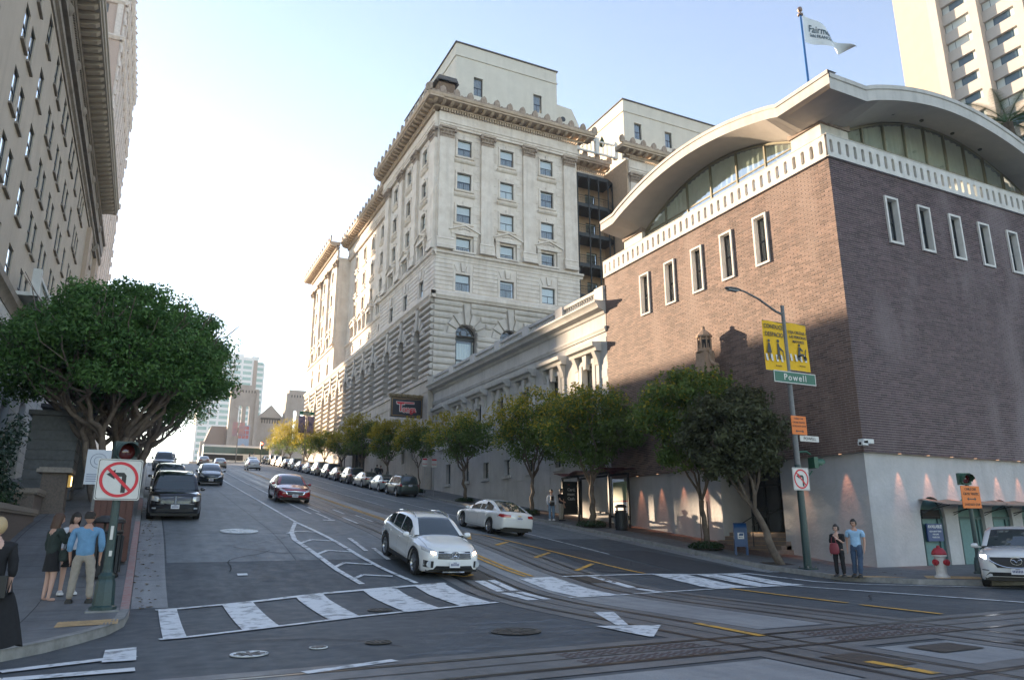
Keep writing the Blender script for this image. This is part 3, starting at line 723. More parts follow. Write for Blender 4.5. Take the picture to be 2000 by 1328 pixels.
# belts
def belts(F, u0, u1, e0, e1, top=True):
 F.profile(trim, u0 - e0, u1 + e1, [(0, 28.95), (.1, 28.95), (.16, 29.2), (.36, 29.3), (.4, 29.5), (.12, 29.62), (0, 29.62)])
belts(FR, XF, 41.5, .4, .4); belts(Shift(FL, .004), YF, 86.5, .4, 0); belts(FC, 86.5, 112, 0, 0); belts(FL, 112, 132, 0, .3)
FR.profile(trim, XF - .5, 42, [(0, 24.3), (.3, 24.35), (.42, 24.6), (.5, 24.66), (.5, 25.05), (.2, 25.25), (0, 25.25)])
Shift(FL, .004).profile(trim, YF - .5, 132.4, [(0, 24.3), (.3, 24.35), (.42, 24.6), (.5, 24.66), (.5, 25.05), (.2, 25.25), (0, 25.25)])
trim.box(XF, XF + 1.9, 86.5, 112, 25.15, 25.3)
# rusticated arched base
def arched(F, u0, u1, cs, w, zs, zb, cushion=.3):
 """cs arch centres, w opening, zs spring height, zb bottom"""
 holes = [(c - w / 2, c + w / 2, zb, zs) for c in cs]
 F.wall(base, u0, u1, zb, zs, holes, .9)
 r = w / 2
 n = 10
 bounds = [u0] + [(a + b) / 2 for a, b in zip(cs, cs[1:])] + [u1]
 for c, L0, L1 in zip(cs, bounds, bounds[1:]):
  arc = [(c - r * math.cos(math.pi * i / n), zs + r * math.sin(math.pi * i / n)) for i in range(n + 1)]
  top = [(L0, zs)] + [(L0 + (L1 - L0) * i / n, 24.4) for i in range(n + 1)] + [(L1, zs)]
  vs = [F.P(a, b, 0) for a, b in arc] + [F.P(L0 + (L1 - L0) * i / n, 24.4, 0) for i in range(n + 1)]
  base.add(vs, [(i, i + 1, n + 2 + i, n + 1 + i) for i in range(n)])
  base.add([F.P(L0, zs, 0), F.P(c - r, zs, 0), F.P(L0, 24.4, 0)], [(0, 1, 2)]); base.add([F.P(c + r, zs, 0), F.P(L1, zs, 0), F.P(L1, 24.4, 0)], [(0, 1, 2)])
  vs = [F.P(a, b, 0) for a, b in arc] + [F.P(a, b, -.9) for a, b in arc]
  base.add(vs, [(i, i + 1, n + 2 + i, n + 1 + i) for i in range(n)])
  # voussoirs: radial wedges bending into the courses
  for i in range(7):
   if i == 3: continue
   t0, t1 = math.pi * i / 7 + .035, math.pi * (i + 1) / 7 - .035
   R2 = r + 1.0 + .45 * abs(math.sin((t0 + t1) / 2)) ** 2
   q = [(c - (r + .02) * math.cos(t0), zs + (r + .02) * math.sin(t0)), (c - (r + .02) * math.cos(t1), zs + (r + .02) * math.sin(t1)), (c - R2 * math.cos(t1), zs + R2 * math.sin(t1)), (c - R2 * math.cos(t0), zs + R2 * math.sin(t0))]
   m_ = (sum(a for a, b in q) / 4, sum(b for a, b in q) / 4)
   vs = [F.P(a, b, .0) for a, b in q] + [F.P(m_[0] + (a - m_[0]) * .86, m_[1] + (b - m_[1]) * .86, cushion) for a, b in q]
   course_b.add(vs, [(4, 5, 6, 7), (0, 1, 5, 4), (1, 2, 6, 5), (2, 3, 7, 6), (3, 0, 4, 7)])
  q = [(c - .17, zs + r - .05), (c + .17, zs + r - .05), (c + .42, 24.0), (c - .42, 24.0)]
  vs = [F.P(a, b, .0) for a, b in q] + [F.P(c + (a - c) * .85, b, cushion + .1) for a, b in q]
  course_b.add(vs, [(4, 5, 6, 7), (0, 1, 5, 4), (1, 2, 6, 5), (2, 3, 7, 6), (3, 0, 4, 7)])
 # cushioned courses
 ch = .68; z = zb
 while z < 24.1:
  zz = z + ch / 2
  for c, L0, L1 in zip(cs, bounds, bounds[1:]):
   if zz < zs: hw = r + .02
   else:
    hw = math.sqrt(max(0, (r + 1.35) ** 2 - (zz - zs) ** 2)) if zz - zs < r + 1.1 else .5
    hw = max(hw, .5)
   for a, b in ((L0, c - hw), (c + hw, L1)):
    a0 = a + (.0 if a == L0 else 0);
    if b - a < .15: continue
    cu = cushion
    F.profile(course_b, a, b, [(0, z + .04), (cu * .6, z + .07), (cu, z + .2), (cu, z + ch - .24), (cu * .6, z + ch - .1), (0, z + ch - .07)])
  z += ch
course_b = MB()
CL = [71.0, 76.4, 81.7, 87.8, 92.5, 97.2, 101.9, 106.6, 111.4, 116.2, 122.2, 127.6]
arched(FL, YF, 132, CL, 1.9, 20.9, 14.3, .38)
arched(FR, XF, 41.5, [27.75, 32.75, 37.6], 2.35, 20.75, 13.5, .2)
FL.wall(base, YF, 132, 4, 14.3, [], .1)
for u in CL:
 F = FL; w = 1.9
 o = F.put(MB().box(-w / 2, w / 2, -.03, .03, 0, 7.6).box(-w / 2, -w / 2 + .1, -.08, -.031, 0, 7.6).box(w / 2 - .1, w / 2, -.08, -.031, 0, 7.6).box(-w / 2 + .1, w / 2 - .1, -.08, -.031, 4, 4.15).mesh('window', M['window frame'], 0), 'window', u, 14.3, -.85, HT)
def arch_window(F, u, w, zs, zb, parent):
 r = w / 2; f = MB(); n = 12
 L = parent.location
 arc = [(-r * math.cos(math.pi * i / n), zs - zb + r * math.sin(math.pi * i / n)) for i in range(n + 1)]
 f.tube([(a, 0, b) for a, b in [(-r + .04, 0)] + arc + [(r - .04, 0)]], .07, 5)
 for k in (-.36, .36): f.box(k * w - .03, k * w + .03, -.04, .04, 0, zs - zb)
 f.box(-r, r, -.05, .05, zs - zb - .45, zs - zb - .05); f.box(-r, r, -.04, .04, 1.6, 1.75)
 for (cx, cz, rr_) in ((0, zs - zb + .42, .4), (-.66, zs - zb + .28, .24), (.66, zs - zb + .28, .24)):
  f.tube([(cx + rr_ * math.cos(a * math.pi / 6), -.01, cz + rr_ * math.sin(a * math.pi / 6)) for a in range(13)], .045, 5)
 p = MB(); vs = [(-r, 0, 0)] + [(a, 0, b) for a, b in arc] + [(r, 0, 0)]
 p.add(vs, [tuple(range(len(vs)))])
 b = MB(); b.grid(lambda q, v: (-r + w * q, .25 + .03 * math.sin(q * 50), (zs - zb - .6) * v), 24, 1, 0); b.box(-r, r, .5, .55, 0, zs - zb + r, 1)
 o = F.put(f.mesh('window', M['window frame'], 0), 'window', u, zb, -.6, parent, (('pane', p.mesh('pane', M['window glass'], 0)), ('curtain', b.mesh('curtain', [M['blind'], M['room dark']], 0))))
for u in (27.75, 32.75, 37.6): arch_window(FR, u, 2.35, 20.75, 16.6, HT)
FL.box(base, 66.6, 132, 4, 14.31, .0, .12)
# recessed court with iron galleries
FB = Face('X', 72.2)
hs = []
for z in (41.0, 37.1, 33.2, 29.3, 25.4):
 for u in (43.1, 46.6):
  hs.append((u - .75, u + .75, z - .55, z + 1.6)); put_window(FB, u, z - .55, 1.5, 2.15, .2, HT, 'sash2', blind=.1)
cw = MB(); FB.wall(cw, 41.5, 48.8, 20, 45.5, hs, .25); cw.box(48.6, 48.8, 66.9, 72.2, 20, 45.5)
cw.build('court_wall', M['balcony wall'], HT, world=True)
entab(FB, 41.5, 48.7, 0, 0)
gal = MB(); rg = MB()
for z in (43.6, 39.7, 35.85, 32.0, 28.1, 24.2):
 gal.add([(41.5, 70.0, z - .25), (43, 69.3, z - .25), (47.4, 69.3, z - .25), (48.6, 70.0, z - .25), (48.6, 72.2, z - .25), (41.5, 72.2, z - .25)], [(0, 1, 2, 3, 4, 5)])
 gal.add([(41.5, 70.0, z), (43, 69.3, z), (47.4, 69.3, z), (48.6, 70.0, z), (48.6, 72.2, z), (41.5, 72.2, z)], [(0, 1, 2, 3, 4, 5)])
 pts = [(41.5, 70.0), (43, 69.3), (47.4, 69.3), (48.6, 70.0)]
 for a, b in zip(pts, pts[1:]):
  gal.add([(a[0], a[1], z - .38), (b[0], b[1], z - .38), (b[0], b[1], z + .08), (a[0], a[1], z + .08)], [(0, 1, 2, 3)])
  if z > 43: continue
  n = int(math.dist(a, b) / .16)
  rg.tube([(a[0], a[1], z + 1.05), (b[0], b[1], z + 1.05)], .04, 5); rg.tube([(a[0], a[1], z + .8), (b[0], b[1], z + .8)], .02, 4)
  for i in range(n + 1):
   x = a[0] + (b[0] - a[0]) * i / n; y = a[1] + (b[1] - a[1]) * i / n
   rg.tube([(x, y, z), (x, y, z + .8)], .014, 4)
   if i < n and i % 2 == 0: rg.tube([(x + .08 + .09 * math.cos(t), y, z + .5 + .2 * math.sin(t)) for t in (0, 1.05, 2.1, 3.14, 4.2, 5.2, 6.28)], .013, 3)
for x, y in ((41.6, 70), (43, 69.3), (44.6, 69.3), (46, 69.3), (47.4, 69.3), (48.5, 70)):
 gal.tube([(x, y, 22), (x, y, 43.6)], .09, 6)
 for z in (43.3, 39.4, 35.55, 31.7, 27.8):
  for s in (-1, 1): rg.tube([(x, y, z - .9), (x + s * .25, y, z - .35), (x + s * .6, y, z - .1)], .03, 4)
gal.build('iron_gallery', M['iron'], HT, world=True); rg.build('iron_railing', M['iron'], HT, world=True)
# second wing
FW = Face('X', YF); w2 = [51.8, 56.9, 62.0]
for a, b in ((49.0, 50.6), (53.7, 55.2)): pilaster(FW, a, b)
hs = []
for u in w2:
 for z in ROWS:
  hs.append((u - .8, u + .8, z, z + 1.95)); put_window(FW, u, z, 1.6, 1.95, .28, HT, 'sash', blind=.4)
FW.wall(wallm, 48.8, 66, 22, 44.2, hs, .3); entab(FW, 48.8, 66, 1, 0)
wallm.box(48.78, 48.8, YF + .01, 72.2, 22, 45.5)
wallm.build('wall', M['terracotta'], HT, world=True)
trim.build('moulding', M['terracotta'], HT, world=True)
base.build('base_wall', M['terracotta base'], HT, world=True)
cor.build('cornice', M['cornice stone'], HT, world=True)
orn.build('cresting', M['ornament'], HT, world=True, kind='stuff')
split(mod, 'modillion', M['cornice stone'], HT); split(ant, 'antefix', M['ornament'], HT)
for q in SUR: q.build('window_surround', M['terracotta'], HT, world=True)
k = len(course.f); course.add(course_b.v, course_b.f, 1); course.ch.pop(); course.ch += [(a + len(course.v) - len(course_b.v), b + k) for a, b in course_b.ch]
split(course, 'stone_block', [M['terracotta'], M['terracotta base']], HT)
# penthouses
def penthouse(x0, x1, y0, y1, z0, z1, wins):
 p = MB(); F = Face('X', y0); F.wall(p, x0, x1, z0, z1, [(u - w / 2, u + w / 2, z, z + h) for u, z, w, h in wins], .35)
 p.quad((x0, y0, z0), (x0, y1, z0), (x0, y1, z1), (x0, y0, z1)); p.quad((x1, y0, z0), (x1, y1, z0), (x1, y1, z1), (x1, y0, z1))
 p.quad((x0, y0, z1), (x1, y0, z1), (x1, y1, z1), (x0, y1, z1))
 for (a, b) in ((z1 - 1.7, z1 - 1.5),):
  p.box(x0 - .1, x1 + .1, y0 - .1, y0 - .002, a, b); p.box(x0 - .1, x0 - .002, y0, y1, a, b)
 p.build('penthouse', M['penthouse stucco'], HT, world=True, smooth=0)
 r = MB(); r.box(x0 - .15, x1 + .15, y0 - .15, y1, z1, z1 + .14); r.build('roof', M['roof lead'], HT, world=True)
 for u, z, w, h in wins: put_window(F, u, z, w, h, .32, HT, 'sash2', blind=.05)
penthouse(26.9, 40.2, 69, 88, 46.8, 56.4, [(29.7, 50.1, 1.15, 2.4), (37.5, 50.1, 1.15, 2.4)])
penthouse(50.0, 66, 69, 92, 46.8, 55.4, [(52.2, 50.2, 1.15, 2.3), (57.1, 50.2, 1.15, 2.3), (62, 50.2, 1.15, 2.3)])
p = MB(); p.prism([(40.2, 46.8), (44.2, 46.8), (44.2, 50.9), (43.2, 52.9), (40.2, 53.1)], 70.5, 76, 'y'); p.build('penthouse', M['penthouse stucco'], HT, world=True, smooth=0)
p = MB(); p.lathe([(.001, -.02), (.34, -.02), (.36, .06), (.28, .07), (.26, .0), (.001, 0)], (41.9, 70.48, 51.2), 16, axis='y'); p.build('window', M['window frame'], HT, world=True)
# water tank hut and roof terrace balustrade
t = MB(); t.box(24.3, 26.2, 67.4, 70.5, 47.0, 49.6); t.build('roof_hut', mat('rusty wood', (.16, .11, .075), .85, var=.3, scale=6), HT, world=True)
t = MB(); t.box(24.1, 26.4, 67.2, 70.7, 49.6, 49.8); t.prism([(23.8, 49.6), (26.6, 49.6), (26.3, 50.3), (24.2, 50.3)], 67.2, 70.7, 'y'); t.build('roof', M['roof lead'], HT, world=True)
t = MB()
for i in range(9): t.box(43.9 + i * .6, 44.0 + i * .6, 70.2, 70.3, 47.6, 49.1)
t.box(43.6, 49.6, 70.15, 70.35, 49.1, 49.3); t.box(43.6, 49.6, 70.15, 70.35, 47.4, 47.6)
for x in (43.7, 46.6, 49.4): t.box(x - .25, x + .25, 70.0, 70.5, 47.3, 49.6)
t.build('roof_balustrade', M['white stone'], HT, world=True)
for i, (x, s) in enumerate(((45.2, .9), (46.0, .5), (47.8, 1.1))):
 t = MB(); t.lathe([(.001, 0), (.28 * s, .05), (.34 * s, .4 * s), (.2 * s, .9 * s), (.001, 1.4 * s)], (x, 70.8, 49.0), 7); t.build('potted_shrub', mat('shrub dark', (.02, .045, .015), .8, var=.4, scale=9), HT, world=True)
# terrace wall below the arches with its garage openings
tw = thing('terrace_wall', 'plain stone terrace wall under the arched base of the hotel', 'wall', (23.6, 66.4, prof(66)))
FT = Face('Y-', 23.6); t = MB()
op = [(76.2, 77.4, 10.0, 12.0), (80.3, 81.6, 10.0, 12.0), (88.5, 94.5, 4, 11.2), (73.0, 74.0, 8.2, 9.6), (78.6, 79.6, 8.6, 10)]
FT.wall(t, 66.4, 102, 4, 16.1, op, .4); t.quad((23.6, 66.4, 4), (24.4, 66.4, 4), (24.4, 66.4, 16.1), (23.6, 66.4, 16.1))
t.quad((23.6, 66.4, 16.1), (24.3, 66.4, 16.1), (24.3, 102, 16.1), (23.6, 102, 16.1))
FT.box(t, 66.35, 102, 15.75, 16.15, .002, .12); FT.box(t, 66.35, 102, 14.6, 14.75, .002, .05)
t.build('wall', M['terracotta base'], tw, world=True, smooth=0)
t = MB()
for a, b, z0, z1 in op: FT.box(t, a, b, z0, z1, -.42, -.39)
t.build('dark_opening', M['room dark'], tw, world=True)
t = MB()
for a, b, z0, z1 in op[:2]: FT.box(t, a - .15, b + .15, z0 - .2, z0 - .002, .002, .2)
t.build('sill', M['terracotta base'], tw, world=True)
# ------------------------------------------------------------------ annex
AX = thing('annex_building', 'low grey stone annex with balustraded roof and hooded windows', 'building', (24.2, 36.2, prof(36)))
FA = Face('Y-', 24.2); wm = MB(); tr = MB(); bl = MB()
ac = [38.3 + 4.25 * i for i in range(7)]
hs = []
for i, u in enumerate(ac):
 hs.append((u - .62, u + .62, 9.1, 11.6)); put_window(FA, u, 9.1, 1.24, 2.5, .4, AX, 'sash', blind=.1)
lw = [(62.1, 1.1, 1.75), (57.9, 1.1, 1.65), (53.9, 1.05, 1.25), (50.0, 1.0, 1.15), (46.2, 1.0, .85), (42.2, 1.0, .8)]
for u, w, h in lw:
 hs.append((u - w / 2, u + w / 2, 5.55, 5.55 + h)); put_window(FA, u, 5.55, w, h, .35, AX, 'sash', blind=.05)
 FA.box(tr, u - w / 2 - .2, u + w / 2 + .2, 5.32, 5.548, .002, .14)
FA.wall(wm, 36.1, 66.4, .5, 13.6, hs, .42)
# ashlar courses
zz = 4.0; k = 0; cs = MB()
while zz < 12.9:
 u = 36.15 - (.8 if k % 2 else 0)
 while u < 66.3:
  a, b = max(u, 36.15) + .012, min(u + 1.6, 66.35) - .012
  if not any(h[0] - .5 < b and h[1] + .5 > a and h[2] - .6 < zz + .5 and h[3] + 1.4 > zz for h in hs) and zz > G(24, (a + b) / 2) + .2 and b > a + .1:
   FA.box(cs, a, b, zz + .012, zz + .488, .001, .012 + R.uniform(0, .012))
  u += 1.6
 zz += .5; k += 1
split(cs, 'stone_block', M['annex stone'], AX, smooth=0)
for u in ac:
 FA.box(tr, u - .95, u - .622, 8.9, 11.9, .002, .12); FA.box(tr, u + .622, u + .95, 8.9, 11.9, .002, .12); FA.box(tr, u - .95, u + .95, 11.602, 11.9, .003, .14)
 for s in (-1, 1):
  FA.box(tr, u + s * 1.2 - .16, u + s * 1.2 + .16, 9.1, 12.1, .002, .1)
  FA.profile(tr, u + s * 1.2 - .18, u + s * 1.2 + .18, [(0, 11.3), (.14, 11.4), (.2, 11.7), (.42, 12.2), (0, 12.2)])
 q = [(u - .14, 11.3), (u + .14, 11.3), (u + .24, 12.2), (u - .24, 12.2)]
 vs = [FA.P(a, b, .0) for a, b in q] + [FA.P(a, b, .3) for a, b in q]
 tr.add(vs, [(4, 5, 6, 7), (0, 1, 5, 4), (1, 2, 6, 5), (2, 3, 7, 6), (3, 0, 4, 7)])
 FA.profile(tr, u - 1.6, u + 1.6, [(0, 12.2), (.4, 12.22), (.46, 12.4), (.66, 12.5), (.7, 12.72), (0, 12.8)])
 FA.box(tr, u - 1.0, u + 1.0, 8.72, 8.898, .002, .2)
FA.profile(tr, 36.1, 66.6, [(0, 13.3), (.08, 13.3), (.1, 13.42), (.16, 13.5), (.16, 13.6), (.03, 13.66), (.03, 14.4), (.12, 14.45), (.2, 14.62), (.55, 14.75), (.62, 14.95), (.8, 15.08), (.8, 15.2), (0, 15.26)])
tr.box(24.15, 24.6, 66.4, 66.62, 3, 15.2)
# roof balustrade
ped = [36.2 + 5.0 * i for i in range(7)]
for a in ped: FA.box(tr, a, a + 1.0, 15.2, 16.25, -.35, .12)
FA.box(tr, 36.1, 67.2, 15.2, 15.36, -.3, .08); FA.box(tr, 36.1, 67.2, 16.0, 16.2, -.3, .06)
n = 0
pr = MB().lathe([(.05, 0), (.1, .02), (.1, .08), (.06, .12), (.11, .28), (.1, .36), (.055, .5), (.07, .58), (.1, .61), (.1, .64)], (0, 0, 0), 8).mesh('baluster', M['annex stone'], 50)
for a in ped[:-1]:
 for i in range(13):
  u = a + 1.0 + .15 + 3.7 * (i + .5) / 13
  link('baluster', pr, AX, loc=(0 + .1, u - 36.2, 15.36 - AX.location.z))
wm.build('wall', M['annex stone'], AX, world=True, smooth=0); tr.build('moulding', M['annex stone'], AX, world=True)
b = MB(); b.box(24.3, 46, 36.4, 66.9, 15.0, 15.25); b.build('roof', M['roof lead'], AX, world=True)
# ------------------------------------------------------------------ brick club building on the corner
mat('mortar', (.36, .30, .27), .9, var=.15, scale=6, streak=.1)
def brickmat(name, c1, c2, c3):
 m = mat(name, c1, .8, col2=c2, scale=2.2, detail=12, bump=.3, bscale=40, streak=.25)
 nt = m.node_tree; b = nt.nodes['Principled BSDF']; N = nt.nodes.new; L = nt.links.new
 src = b.inputs['Base Color'].links[0].from_socket
 g = N('ShaderNodeNewGeometry'); v = N('ShaderNodeTexNoise'); v.inputs['Scale'].default_value = 7; v.inputs['Detail'].default_value = 3
 L(g.outputs['Random Per Island'], v.inputs['Vector']) if False else None
 mr = N('ShaderNodeMapRange'); mr.inputs['To Min'].default_value = .62; mr.inputs['To Max'].default_value = 1.35
 L(g.outputs['Random Per Island'], mr.inputs['Value'])
 k = N('ShaderNodeMix'); k.data_type = 'RGBA'; k.blend_type = 'MULTIPLY'; k.inputs[0].default_value = 1
 L(src, k.inputs[6]); L(mr.outputs[0], k.inputs[7])
 # patches of pale bloom and dark red damp
 mp = N('ShaderNodeMapping'); mp.inputs['Scale'].default_value = (.5, .5, .16); L(g.outputs['Position'], mp.inputs['Vector'])
 n = N('ShaderNodeTexNoise'); n.inputs['Scale'].default_value = .9; n.inputs['Detail'].default_value = 5; L(mp.outputs[0], n.inputs['Vector'])
 m2 = N('ShaderNodeMapRange'); m2.inputs['From Min'].default_value = .52; m2.inputs['From Max'].default_value = .66; L(n.outputs['Fac'], m2.inputs['Value'])
 k2 = N('ShaderNodeMix'); k2.data_type = 'RGBA'; L(m2.outputs[0], k2.inputs[0]); L(k.outputs[2], k2.inputs[6]); k2.inputs[7].default_value = (*c3, 1)
 L(k2.outputs[2], b.inputs['Base Color']); return m
brickmat('brick sun toned', (.195, .125, .10), (.125, .08, .066), (.22, .155, .13))  # sunlit tone of the wall put into the brick colour
brickmat('brick shade toned', (.10, .062, .07), (.066, .044, .053), (.145, .11, .12))  # same brick, with the shade of this front put into its colour
mat('concrete trim', (.62, .60, .57), .85, var=.10, scale=2, bump=.3, bscale=12, streak=.3)
mat('canopy concrete', (.50, .48, .45), .85, var=.10, scale=1.2, bump=.3, bscale=10, streak=.35)
mat('soffit plaster', (.42, .39, .36), .9, var=.06, scale=1.5)
mat('stucco base', (.43, .42, .42), .9, var=.10, scale=1.1, bump=.9, bscale=7, streak=.2)
BK = thing('brick_building', 'windowed brown brick corner building with a white arcaded parapet and vaulted glass lounge', 'building', (24.2, 19.1, 0))
BL = Face('Y-', 24.2); BR = Face('X', 19.1); X1 = 41.0
Z0, Z1 = 4.45, 16.72
lwin = [(u - .34, u + .34, 13.35, 15.6) for u in (23.15, 25.4, 27.58, 29.8, 32.05)]
rwin = [(u - .34, u + .34, 13.5, 15.5) for u in (27.77, 29.9, 32.07, 34.2, 36.42, 38.6)]
w = MB(); BL.wall(w, 19.1, 36.1, Z0, Z1, lwin, .35); BR.wall(w, 24.2, X1, Z0, Z1, rwin, .35)
w.quad((24.2, 36.1, Z0), (X1, 36.1, Z0), (X1, 36.1, Z1), (24.2, 36.1, Z1)); w.build('wall', M['mortar'], BK, world=True, smooth=0)
u_ = MB(); u_.quad((24.2, 19.1, Z0), (X1, 19.1, Z0), (X1, 36.1, Z0), (24.2, 36.1, Z0)); u_.build('overhang_soffit', M['soffit plaster'], BK, world=True)
BLn, BHt, PT = .385, .0965, .4
rr = random.Random(9)
def bricks(F, u0, u1, hs, mname, keyf, nsep):
 lst = []; z = Z0 + .004; k = 0
 while z < Z1 - .05:
  u = u0 - (BLn / 2 if k % 2 else 0)
  while u < u1 - .03:
   a, b = max(u, u0) + .002, min(u + BLn - .014, u1)
   for h in hs:
    if h[2] - .02 < z + BHt and h[3] + .02 > z and h[0] < b and h[1] > a:
     if a < h[0]: b = h[0] - .03
     elif b > h[1]: a = h[1] + .03
     else: b = a
   if b - a > .05: lst.append((a, b, z))
   u += BLn
  z += BHt; k += 1
 lst.sort(key=keyf)
 st = MB(); L = BK.location
 cache = {}
 def one(mb, a, b, z, d):
  z1 = z + BHt - .014; e = .004
  f = [F.P(a, z, .0005), F.P(b, z, .0005), F.P(b, z1, .0005), F.P(a, z1, .0005), F.P(a + e, z + e, d), F.P(b - e, z + e, d), F.P(b - e, z1 - e, d), F.P(a + e, z1 - e, d)]
  mb.add(f, [(4, 5, 6, 7), (0, 1, 5, 4), (1, 2, 6, 5), (2, 3, 7, 6), (3, 0, 4, 7)])
 for i, (a, b, z) in enumerate(lst):
  d = .010 + rr.uniform(-.003, .004)
  if i < nsep:
   key = round(b - a, 3)
   if key not in cache:
    mb = MB(); wd = b - a; z1 = BHt - .014; e = .004; d0 = .011
    P = {'X': lambda u, z, d: (u, -d, z), 'Y-': lambda u, z, d: (-d, u, z)}[F.kind]
    mb.add([P(0, 0, .0005), P(wd, 0, .0005), P(wd, z1, .0005), P(0, z1, .0005), P(e, e, d0), P(wd - e, e, d0), P(wd - e, z1 - e, d0), P(e, z1 - e, d0)], [(4, 5, 6, 7), (0, 1, 5, 4), (1, 2, 6, 5), (2, 3, 7, 6), (3, 0, 4, 7)])
    cache[key] = mb.mesh('brick', M[mname], 0)
   p = F.P(a, z, rr.uniform(-.001, .002))
   link('brick', cache[key], BK, loc=(p[0] - L.x, p[1] - L.y, p[2] - L.z))
  else: one(st, a, b, z, d)
 st.build('brickwork', M[mname], BK, world=True, kind='stuff', smooth=0)
bricks(BL, 19.1, 36.1, lwin, 'brick sun toned', lambda q: (q[0] - 19) * 1.0 + (q[2] - 4.4) * .8, 150)
bricks(BR, 24.2, X1, rwin, 'brick shade toned', lambda q: (q[0] - 24) * 1.0 + (q[2] - 4.4) * .8, 150)
fr = MB(); wid = .68
for F, ws in ((BL, lwin), (BR, rwin)):
 for a, b, z0, z1 in ws:
  F.box(fr, a - .09, a + .012, z0 - .09, z1 + .09, -.33, .09); F.box(fr, b - .012, b + .09, z0 - .09, z1 + .09, -.33, .09)
  F.box(fr, a + .013, b - .013, z1 - .01, z1 + .09, -.33, .088); F.box(fr, a + .013, b - .013, z0 - .09, z0 + .012, -.33, .088)
  put_window(F, (a + b) / 2, z0 + .01, wid - .03, z1 - z0 - .02, .25, BK, 'sash', blind=.02)
split(fr, 'window_surround', M['concrete trim'], BK, merge=4, smooth=0)
# lower plastered storey, set back a little
lo = MB(); LO = Face('Y-', 24.42); LR = Face('X', 19.3)
LO.wall(lo, 19.3, 23.55, -.3, 4.47, [], .3); LO.wall(lo, 27.3, 35.2, -.3, 4.47, [], .3)
lo.quad((24.42, 35.2, 0), (26, 35.2, 0), (26, 35.2, 4.47), (24.42, 35.2, 4.47))
lo.quad((24.42, 23.55, 0), (26.6, 23.55, 0), (26.6, 23.55, 4.47), (24.42, 23.55, 4.47)); lo.quad((24.42, 27.3, 0), (26.6, 27.3, 0), (26.6, 27.3, 4.47), (24.42, 27.3, 4.47))
arches = [(27.95, 1.5), (30.35, 1.7), (32.4, 1.4), (34.6, 1.6)]
def arch_wall(mb, F, u0, u1, z0, z1, cs, zs, depth):
 F.wall(mb, u0, u1, z0, zs, [(c - w / 2, c + w / 2, z0, zs) for c, w in cs], depth)
 bounds = [u0] + [(a[0] + b[0]) / 2 for a, b in zip(cs, cs[1:])] + [u1]; n = 12
 for (c, w), L0, L1 in zip(cs, bounds, bounds[1:]):
  r = w / 2; arc = [(c - r * math.cos(math.pi * i / n), zs + r * math.sin(math.pi * i / n)) for i in range(n + 1)]
  mb.add([F.P(a, b, 0) for a, b in arc] + [F.P(L0 + (L1 - L0) * i / n, z1, 0) for i in range(n + 1)], [(i, i + 1, n + 2 + i, n + 1 + i) for i in range(n)])
  mb.add([F.P(L0, zs, 0), F.P(c - r, zs, 0), F.P(L0, z1, 0)], [(0, 1, 2)]); mb.add([F.P(c + r, zs, 0), F.P(L1, zs, 0), F.P(L1, z1, 0)], [(0, 1, 2)])
  mb.add([F.P(a, b, 0) for a, b in arc] + [F.P(a, b, -depth) for a, b in arc], [(i, i + 1, n + 2 + i, n + 1 + i) for i in range(n)])
arch_wall(lo, LR, 24.42, X1, -.3, 4.47, arches, 2.1, .25)
lo.build('plaster_wall', M['stucco base'], BK, world=True, smooth=0)
mat('teal paint', (.10, .20, .20), .6, var=.12, scale=4)
for i, (c, wd) in enumerate(arches):
 r = wd / 2; n = 12; z0 = .12
 arc = [(c - r * math.cos(math.pi * k / n), 2.1 + r * math.sin(math.pi * k / n)) for k in range(n + 1)]
 d = MB(); pl = [(c - r, z0)] + arc + [(c + r, z0)]
 d.add([LR.P(a, b, -.2) for a, b in pl], [tuple(range(len(pl)))])
 d.build('arched_door' if i == 0 else 'arched_panel', M['teal paint'], BK, world=True)
 fm = MB(); fm.tube([LR.P(a, b, -.17) for a, b in pl], .04, 4); fm.box(c - r, c + r, 19.42, 19.48, 2.0, 2.1)
 fm.box(c - r + .25, c - r + .3, 19.44, 19.49, z0, 2.0); fm.box(c + r - .3, c + r - .25, 19.44, 19.49, z0, 2.0)
 fm.build('door_frame', mat('teal dark', (.05, .10, .10), .6), BK, world=True)
d = MB(); d.box(27.42, 28.5, 19.38, 19.42, 2.0, 2.35); d.build('shutter', M['room dark'], BK, world=True)
# notice board on the first door
nb = MB(); nb.box(27.5, 28.42, 19.30, 19.36, 1.15, 2.0 - .18); nb.build('notice_board', mat('sign blue', (.02, .05, .16), .5), BK, world=True)
LTW = mat('lettering white', (.70, .72, .74), .6)
Lk = BK.location
text('AVAILABLE', .17, LTW, BK, (27.96 - Lk.x, 19.295 - Lk.y, 1.70), (math.pi / 2, 0, 0))
for k, s in enumerate(('RESTAURANT SPACE', 'FOR LEASE', 'PLEASE CALL')):
 text(s, .075, LTW, BK, (27.96 - Lk.x, 19.295 - Lk.y, 1.52 - .11 * k), (math.pi / 2, 0, 0))
